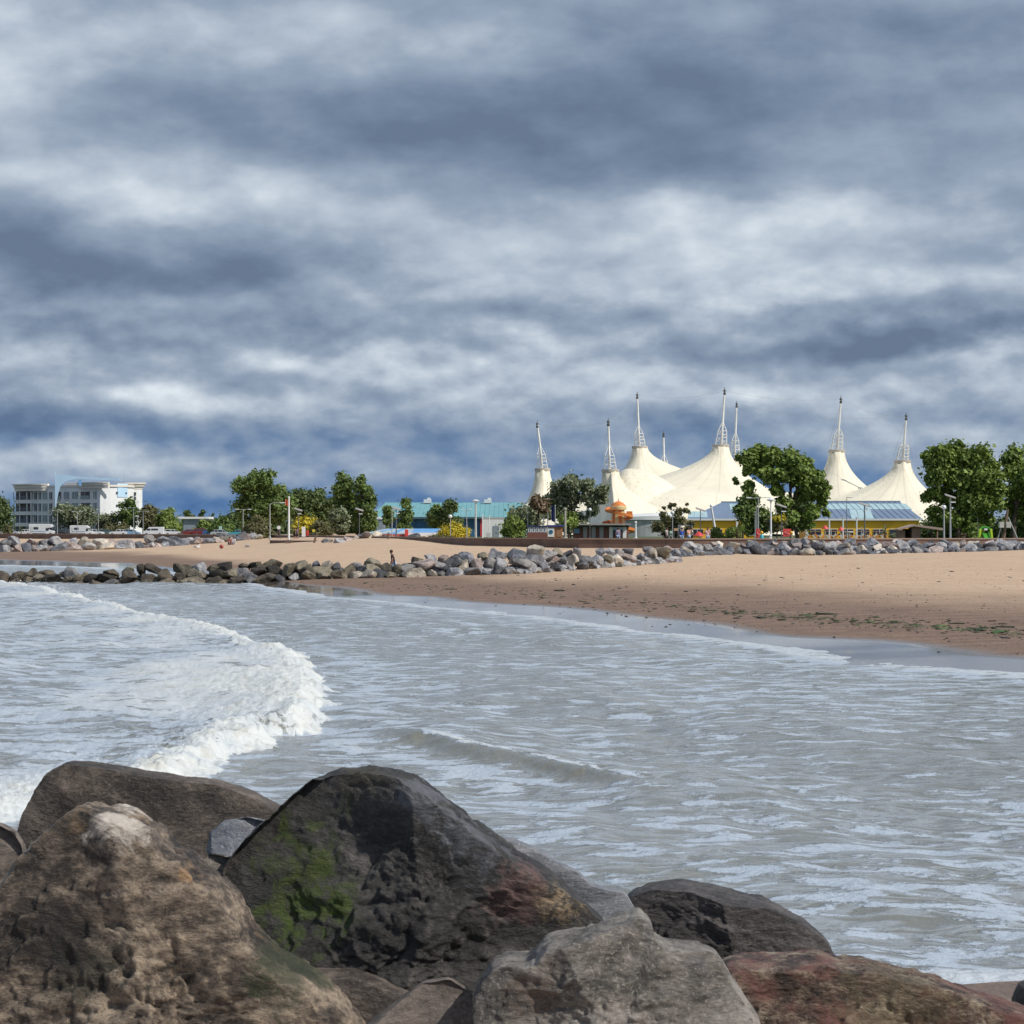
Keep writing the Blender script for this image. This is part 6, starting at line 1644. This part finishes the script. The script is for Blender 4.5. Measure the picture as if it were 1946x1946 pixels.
# handrail frame at the wall end
hr = empty("handrail", (X(475, 318), 318, tz(X(475, 318), 318))); tag(hr, "grey metal handrail where the steps cross the end of the left wall", "handrail")
m_ = MB()
for px in (471, 474, 479): m_.tube((X(px, 318) - hr.location.x, 0, -.3), (X(px, 318) - hr.location.x, 0, 1.7), .06, .06, 6)
m_.build("uprights", POLE, hr); MB().tube((X(470.5, 318) - hr.location.x, 0, 1.7), (X(479.5, 318) - hr.location.x, 0, 1.6), .06, .06, 6).build("rail", POLE, hr)

# ------------------------------------------------------------------ vehicles
TYRE = mat("tyre", (.02, .02, .022), .8, .1, 5); RIM = mat("wheel_rim", (.35, .36, .38), .35, .1, 4, metal=.6); CARG = mat("car_window", (.035, .045, .055), .08, .2, 2); HL = mat("headlight_glass", (.7, .72, .74), .1, .05, 3); TL_ = mat("tail_light", (.4, .02, .02), .3, .05, 3)
def paint(n, c): return mat("paint_" + n, c, .28, .04, 1)
def loft_side(poly, w_lo, w_hi, zlo, zhi):
    """side profile (x,z) with tumblehome: width shrinks with height"""
    n = len(poly); vs = []
    for s_ in (-1, 1):
        for x, z in poly:
            k = min(1, max(0, (z - zlo) / (zhi - zlo))); vs.append((x, s_ * (w_lo + (w_hi - w_lo) * k) / 2, z))
    return vs, [(k, (k + 1) % n, n + (k + 1) % n, n + k) for k in range(n)] + [tuple(range(n - 1, -1, -1)), tuple(range(n, 2 * n))]
def wheels(o, xs, w, r):
    for x in xs:
        for s_ in (-1, 1):
            t_ = MB().lathe((0, 0, 0), [(r * .6, -.1), (r * .95, -.1), (r, -.06), (r, .06), (r * .95, .1), (r * .6, .1)], 18).build("wheel", TYRE, o, True)
            t_.rotation_euler = (math.pi / 2, 0, 0); t_.location = (x, s_ * (w / 2 - .08), r)
            MB().lathe((0, 0, 0), [(r * .62, -.11), (r * .3, -.12), (r * .62, .11)], 12).build("rim", RIM, t_)
def car(label, px, d, body, kind='hatch', flip=False, sc=1.0, group="cars parked behind the sea wall"):
    o = empty("parked_car", (X(px, d), d, GROUND_Z), math.pi if flip else 0.0); o.scale = (sc, sc, sc)
    if kind == 'hatch': lo_ = [(-2.0, .3), (2.0, .3), (2.08, .55), (1.95, .82), (1.1, .95), (-1.75, 1.0), (-2.05, .85), (-2.08, .5)]; gh_ = [(1.15, .94), (.45, 1.42), (-1.35, 1.45), (-1.85, .98)]; rf_ = [(.5, 1.40), (.1, 1.47), (-1.2, 1.49), (-1.5, 1.40)]
    elif kind == 'estate': lo_ = [(-2.25, .3), (2.2, .3), (2.28, .55), (2.1, .82), (1.2, .95), (-2.1, 1.0), (-2.3, .85), (-2.3, .5)]; gh_ = [(1.2, .94), (.5, 1.42), (-1.9, 1.45), (-2.2, .98)]; rf_ = [(.55, 1.40), (.1, 1.47), (-1.7, 1.50), (-2.0, 1.42)]
    else: lo_ = [(-2.2, .35), (2.2, .35), (2.28, .65), (2.15, 1.0), (1.2, 1.1), (-2.1, 1.12), (-2.25, .9), (-2.25, .5)]; gh_ = [(1.25, 1.08), (.6, 1.62), (-1.8, 1.64), (-2.15, 1.1)]; rf_ = [(.65, 1.6), (.2, 1.69), (-1.6, 1.72), (-1.95, 1.62)]
    zb, zt_ = lo_[4][1], gh_[1][1]
    vs, fs = loft_side(lo_, 1.78, 1.74, .3, 1.0); MB().add(vs, fs).build("body", body, o, True, bevel=.05, angle=35)
    vs, fs = loft_side(gh_, 1.62, 1.25, zb, zt_); MB().add(vs, fs).build("windows", CARG, o)
    vs, fs = loft_side(rf_, 1.30, 1.10, zt_, zt_ + .1); MB().add(vs, fs).build("roof", body, o, bevel=.02)
    m_ = MB()
    for xx in (gh_[0][0] * .42 - .1, -.55, gh_[2][0] + .05):
        for s_ in (-1, 1): m_.tube((xx, s_ * .81, zb), (xx * .95, s_ * .645, zt_ + .02), .045, .045, 5)
    m_.build("pillars", body, o)
    for s_ in (-1, 1):
        MB().box((lo_[2][0] - .04, s_ * .68, .66), (.12, .32, .16)).build("headlight", HL, o); MB().box((lo_[6][0] + .02, s_ * .72, .80), (.10, .24, .2)).build("tail_light", TL_, o)
    wheels(o, (1.3, -1.3), 1.76, .32)
    tag(o, label, "car", group)
CD = 500.0
PW = paint("white", (.72, .72, .72)); PS = paint("silver", (.42, .44, .46)); PK = paint("black", (.02, .02, .024)); PB = paint("blue", (.04, .12, .33)); PR = paint("red", (.22, .03, .03)); PG = paint("grey_green", (.10, .15, .14)); PT = paint("turquoise", (.05, .30, .36)); PD = paint("dark_grey", (.07, .075, .085)); PLB = paint("light_blue", (.22, .36, .52))
car("pale silver car at the far left before the left edge trees", 20, CD, PS, 'estate'); car("white car left of the first motorhome", 44, CD + 2, PW, 'hatch', True)
car("black car right of the first motorhome, nose hidden behind its cab", 108, CD, PK, 'estate'); car("dark grey car left of the second motorhome", 122, CD + 8, PD, 'hatch', True)
car("white hatchback right of the second motorhome", 181, CD, PW, 'hatch'); car("dark car with a bright roof edge between white hatchbacks", 205, CD + 3, PG, 'estate')
car("small white car in the middle of the car park row", 225, CD - 1, PW, 'hatch', True); car("white and blue-shaded hatchback left of the white van", 250, CD, PLB, 'hatch')
car("white estate car right of the white van", 330, CD, PW, 'estate'); car("red hatchback in the right half of the car park row", 358, CD, PR, 'hatch', True)
car("dark red car next to the blue one at the right of the row", 385, CD - 2, PR, 'suv'); car("dark blue car near the pale green notice board", 402, CD - 4, PB, 'hatch')
car("turquoise car left of the long blue car", 452, 402, PT, 'hatch', True); car("bright blue car nearest to the steps at the end of the wall", 487, 396, paint("bright_blue", (.03, .22, .55)), 'suv'); car("dark grey car between the turquoise and bright blue cars", 470, 404, PD, 'suv', True)
car("pale car at the notice board, half hidden by the wall", 420, 420, PS, 'hatch')
def motorhome(label, px, d, over=True, sc=1.0, flip=False):
    o = empty("motorhome", (X(px, d), d, GROUND_Z), math.pi if flip else 0.0); o.scale = (sc, sc, sc)
    prof = [(-2.9, .55), (1.0, .55), (1.0, 1.75), (2.3, 1.85), (2.55, 2.15), (2.3, 2.6), (1.4, 2.72), (-2.75, 2.72), (-2.95, 2.5)] if over else [(-2.9, .55), (1.1, .55), (1.1, 1.7), (1.9, 1.9), (1.9, 2.2), (1.2, 2.6), (-2.75, 2.6), (-2.95, 2.4)]
    vs, fs = loft_side(prof, 2.15, 2.1, .5, 2.7); MB().add(vs, fs).build("body", PW, o, bevel=.06)
    cab = [(.98, .45), (2.85, .45), (2.95, .9), (2.75, 1.12), (2.15, 1.25), (1.55, 1.78), (.98, 1.78)]
    vs, fs = loft_side(cab, 1.9, 1.7, .45, 1.8); MB().add(vs, fs).build("cab", PW, o, bevel=.04)
    for s_ in (-1, 1):
        MB().box((1.4, s_ * .93, 1.42), (.75, .06, .42)).build("cab_window", CARG, o); MB().box((-1.2, s_ * 1.08, 1.75), (1.1, .05, .55)).build("side_window", CARG, o); MB().box((2.88, s_ * .65, .82), (.12, .3, .2)).build("headlight", HL, o)
    vs = [(2.16, -.78, 1.28), (2.16, .78, 1.28), (1.66, .72, 1.74), (1.66, -.72, 1.74)]; MB().add([(x + .04, y, z + .03) for x, y, z in vs] , [(0, 1, 2, 3)]).build("windscreen", CARG, o)
    MB().box((-2.2, -1.08, 1.3), (.55, .04, 1.5)).build("door", paint("off_white", (.6, .6, .58)), o); MB().box((-.5, -1.085, 1.02), (3.6, .03, .12)).build("stripe", PLB, o)
    wheels(o, (2.15, -1.8), 1.95, .34); tag(o, label, "motorhome", "motorhomes in the car park")
motorhome("large white motorhome with a bulging over-cab, before the apartments", 80, 497, True, 1.0); motorhome("second, lower white motorhome right of the first one", 156, 499, False, .93)
def van(label, px, d):
    o = empty("parked_van", (X(px, d), d, GROUND_Z), math.pi)
    prof = [(-2.4, .35), (2.35, .35), (2.45, .75), (2.3, 1.05), (1.75, 1.15), (1.05, 1.95), (.7, 2.02), (-2.3, 2.05), (-2.45, 1.9)]
    vs, fs = loft_side(prof, 1.95, 1.7, .35, 2.05); MB().add(vs, fs).build("body", PW, o, bevel=.05)
    for s_ in (-1, 1):
        MB().box((1.0, s_ * .905, 1.42), (.8, .06, .45), ry=0).build("cab_window", CARG, o); MB().box((-.4, s_ * .90, 1.45), (1.6, .06, .42)).build("side_window", CARG, o); MB().box((2.38, s_ * .7, .85), (.12, .28, .2)).build("headlight", HL, o)
    MB().add([(1.80, -.82, 1.17), (1.80, .82, 1.17), (1.13, .74, 1.93), (1.13, -.74, 1.93)], [(0, 1, 2, 3)]).build("windscreen", CARG, o)
    wheels(o, (1.55, -1.55), 1.9, .33); tag(o, label, "van")
van("white passenger van in the middle of the car park row", 292, 498)

# ------------------------------------------------------------------ people
SKIN = mat("skin", (.36, .20, .14), .6, .08, 4)
def skin_obj(name, verts, edges, radii, mt, parent, sub=2):
    me = bpy.data.meshes.new(name); me.from_pydata(verts, edges, [])
    o = bpy.data.objects.new(name, me); COL.objects.link(o); o.parent = parent; me.materials.append(mt)
    sk = o.modifiers.new("skin", 'SKIN'); sk.use_smooth_shade = True
    for i, r in enumerate(radii):
        v = me.skin_vertices[0].data[i]; v.radius = (r, r) if not isinstance(r, tuple) else r; v.use_root = (i == 0)
    sb = o.modifiers.new("subdivision", 'SUBSURF'); sb.levels = sub; sb.render_levels = sub
    return o
def person(label, loc, rz, J, hair, shirt, shorts, long_=False, group=None, scale=1.0):
    o = empty("person", loc, rz); o.scale = (scale,) * 3
    names = ['pelvis', 'waist', 'chest', 'neck', 'chin', 'head', 'crown', 'shL', 'elL', 'wrL', 'paL', 'shR', 'elR', 'wrR', 'paR', 'hipL', 'knL', 'anL', 'toL', 'hipR', 'knR', 'anR', 'toR']
    V_ = [J[n] for n in names]; ix = {n: i for i, n in enumerate(names)}
    E = [(a, b) for a, b in [('pelvis', 'waist'), ('waist', 'chest'), ('chest', 'neck'), ('neck', 'chin'), ('chin', 'head'), ('head', 'crown'), ('chest', 'shL'), ('shL', 'elL'), ('elL', 'wrL'), ('wrL', 'paL'), ('chest', 'shR'), ('shR', 'elR'), ('elR', 'wrR'), ('wrR', 'paR'), ('pelvis', 'hipL'), ('hipL', 'knL'), ('knL', 'anL'), ('anL', 'toL'), ('pelvis', 'hipR'), ('hipR', 'knR'), ('knR', 'anR'), ('anR', 'toR')]]
    E = [(ix[a], ix[b]) for a, b in E]
    R = dict(pelvis=.135, waist=.115, chest=.14, neck=.055, chin=.075, head=.098, crown=.07, shL=.062, elL=.042, wrL=.028, paL=.032, shR=.062, elR=.042, wrR=.028, paR=.032, hipL=.088, knL=.055, anL=.036, toL=.035, hipR=.088, knR=.055, anR=.036, toR=.035)
    RR = [R[n] for n in names]
    # fingers: five short chains per hand
    for s_ in ('L', 'R'):
        pa = Vector(J['pa' + s_]); wr = Vector(J['wr' + s_]); dr = (pa - wr).normalized(); sd = dr.cross(Vector((0, 0, 1))); sd = sd.normalized() if sd.length > .1 else Vector((0, 1, 0))
        for k in range(5):
            off = (k - 1.5) * .019; L = (.075, .085, .08, .065)[k] if k < 4 else .05
            p0 = pa + sd * off if k < 4 else wr.lerp(pa, .6) + sd * -.03
            p1 = p0 + (dr * L * .6 if k < 4 else (dr + -sd * .9).normalized() * .035); p2 = p1 + (dr + Vector((0, 0, -.25))).normalized() * L * .45
            b_ = len(V_); V_ += [tuple(p1), tuple(p2)]; RR += [.010, .008]; E += [(ix['pa' + s_], b_), (b_, b_ + 1)]
    hd = Vector(J['head']); fw = (Vector(J['face']) - hd).normalized(); b_ = len(V_); V_.append(tuple(hd + fw * .115 - Vector((0, 0, .01)))); RR.append(.014); E.append((ix['head'], b_))
    skin_obj("body", V_, E, RR, SKIN, o)
    g = .022
    def lay(nm, ns, es, mt, gr=g, rmap={}):
        skin_obj(nm, [J[n] for n in ns], [(ns.index(a), ns.index(b)) for a, b in es], [rmap.get(n, R[n] + gr) for n in ns], mt, o)
    J['slL'] = tuple(Vector(J['shL']).lerp(Vector(J['elL']), .75)); J['slR'] = tuple(Vector(J['shR']).lerp(Vector(J['elR']), .75)); R['slL'] = R['slR'] = .055
    lay("shirt", ['waist', 'pelvis', 'chest', 'shL', 'slL', 'shR', 'slR'], [('waist', 'pelvis'), ('waist', 'chest'), ('chest', 'shL'), ('shL', 'slL'), ('chest', 'shR'), ('shR', 'slR')], shirt)
    J['thL'] = tuple(Vector(J['hipL']).lerp(Vector(J['knL']), .85)); J['thR'] = tuple(Vector(J['hipR']).lerp(Vector(J['knR']), .85)); R['thL'] = R['thR'] = .068
    lay("shorts", ['pelvis', 'hipL', 'thL', 'hipR', 'thR'], [('pelvis', 'hipL'), ('hipL', 'thL'), ('pelvis', 'hipR'), ('hipR', 'thR')], shorts, .028)
    hb = MB().ball(hd + Vector((0, 0, .035)) - fw * .028, .115, 14, (1, 1, 1.05)); hb.build("hair", hair, o, True)
    for s_ in ('L', 'R'):
        an, to = Vector(J['an' + s_]), Vector(J['to' + s_]); MB().ball(an.lerp(to, .5) - Vector((0, 0, .02)), .07, 10, (1.9, .8, .75)).build("shoe", mat("shoe_dark", (.05, .05, .05), .7, .1, 4), o, True)
    tag(o, label, "person", group); return o
def standing(lean=.0, bend=.0, step=.12, arm=.1):
    s = math.sin(lean)
    J = dict(pelvis=(0, 0, .92), waist=(.02 + .15 * s, 0, 1.08), chest=(.30 * s, 0, 1.30), neck=(.50 * s, 0, 1.46), chin=(.58 * s + .02, 0, 1.53), head=(.66 * s + .03, 0, 1.60), crown=(.70 * s + .02, 0, 1.68),
      shL=(.40 * s, .19, 1.40), shR=(.40 * s, -.19, 1.40), elL=(.40 * s - arm, .25, 1.12), elR=(.40 * s + arm, -.25, 1.12), wrL=(.45 * s - arm * .6, .26, .88), wrR=(.5 * s + arm * 1.8, -.26, .90), paL=(.46 * s - arm * .4, .26, .80), paR=(.5 * s + arm * 2.2, -.26, .82),
      hipL=(0, .09, .86), hipR=(0, -.09, .86), knL=(step, .10, .48), knR=(-step * .3, -.10, .48), anL=(step, .10, .08), anR=(-step * 1.6, -.10, .09), toL=(step + .15, .11, .05), toR=(-step * 1.6 + .14, -.11, .04))
    J['face'] = (J['head'][0] + .1, 0, J['head'][2] - .05 - bend); return J
HAIRD = mat("hair_dark_red", (.05, .02, .015), .7, .2, 6); TBLK = mat("shirt_black", (.012, .012, .015), .85, .2, 4); DEN = mat("shorts_pale_blue", (.30, .40, .55), .8, .15, 4)
pd = 141.6; pz = P(745, 1100, pd).z
person("person in a black T-shirt and pale blue shorts, head bowed, walking behind the groyne rocks", (X(748, pd), pd, P(745, 1046.5, pd).z - 1.70), math.pi * .93, standing(.22, .08, .14, .09), HAIRD, TBLK, DEN)
o = bpy.context.scene.objects.get("person")
def sitting():
    return dict(pelvis=(0, 0, .14), waist=(-.03, 0, .28), chest=(-.02, 0, .50), neck=(.02, 0, .66), chin=(.05, 0, .72), head=(.06, 0, .79), crown=(.06, 0, .87), shL=(0, .18, .58), shR=(0, -.18, .58), elL=(.12, .24, .38), elR=(.12, -.24, .38), wrL=(.32, .16, .36), wrR=(.32, -.16, .36), paL=(.39, .12, .38), paR=(.39, -.12, .38),
      hipL=(.05, .10, .12), hipR=(.05, -.10, .12), knL=(.42, .13, .40), knR=(.42, -.13, .40), anL=(.62, .12, .06), anR=(.62, -.12, .06), toL=(.76, .12, .05), toR=(.76, -.12, .05), face=(.18, 0, .77))
def sit_at(lbl, px, d, rz, hair, sh, so):
    x = X(px, d); person(lbl, (x, d, tz(x, d) - .02), rz, sitting(), hair, sh, so, group="people sitting on the upper beach", scale=1.15)
MAR = mat("shirt_maroon", (.22, .05, .045), .8, .15, 4); WTS = mat("shirt_white", (.62, .66, .70), .8, .1, 4)
sit_at("person in a dark red top sitting on the sand by the left rock bank", 436.5, 285, -1.2, HAIRD, MAR, mat("jeans", (.06, .09, .16), .8, .15, 4))
sit_at("person in white with blue trousers sitting right of the one in dark red", 444, 285.5, -1.7, HAIRD, WTS, DEN)
# people on the promenade behind the wall
for (px, d, lb, sh, so, rz) in [(1296, 216, "person in a blue shirt on the promenade right of the dark pine", mat("shirt_blue", (.05, .12, .50), .8, .1, 4), DEN, 1.2),
      (1267, 218, "person in pale grey left of the small green sign", mat("shirt_grey", (.40, .40, .40), .8, .1, 4), TBLK, -.6),
      (1309, 217, "person in a peach top right of the one in blue", mat("shirt_peach", (.62, .36, .26), .8, .1, 4), DEN, 2.2),
      (1313.5, 219, "person in a cream top at the right of the promenade group", mat("shirt_cream", (.62, .52, .42), .8, .1, 4), TBLK, .4),
      (1345, 215, "person in a pale pink top under the orange-red parasol", mat("shirt_pink", (.62, .38, .38), .8, .1, 4), DEN, -1.4),
      (1175, 222, "person in lilac leaning at the kiosk hatch", mat("shirt_lilac", (.22, .20, .34), .8, .1, 4), DEN, 1.6),
      (560, 284, "person in a dark coat on the promenade beside the flagpole", TBLK, TBLK, .2),
      (564.5, 285, "person in mauve walking beside the dark-coated one", mat("shirt_mauve", (.20, .12, .22), .8, .1, 4), TBLK, .2)]:
    person(lb, (X(px, d), d, GROUND_Z), rz, standing(.03, 0, .10, .06), HAIRD, sh, so, group="people on the promenade")
# gull and ball on the far beach
x = X(374, 262); z = tz(x, 262); gl = empty("gull", (x, 262, z)); gl.scale = (1.7, 1.7, 1.7); tag(gl, "white gull standing on the far sand left of the ball", "gull")
MB().ball((0, 0, .24), .12, 14, (1.9, .85, .85)).ball((.20, 0, .37), .065, 12).tube((.14, 0, .28), (.20, 0, .37), .07, .05, 8).build("body", CWH, gl, True)
MB().tube((.25, 0, .36), (.33, 0, .34), .02, .006, 6).build("beak", YB, gl); MB().ball((-.06, 0, .27), .115, 12, (1.8, .98, .62)).build("wings", mat("wing_grey", (.32, .33, .35), .7, .05, 4), gl, True)
for s_ in (-.04, .04): MB().tube((0, s_, 0), (0, s_, .15), .010, .010, 5).build("leg", YB, gl)
x = X(421, 262); o = MB().ball((0, 0, 0), .26, 20).build("beach_ball", mat("ball_dark_red", (.30, .03, .04), .4, .5, 5), None, True); o.location = (x, 262, tz(x, 262) + .24); tag(o, "small dark red ball lying on the far sand right of the gull", "ball")
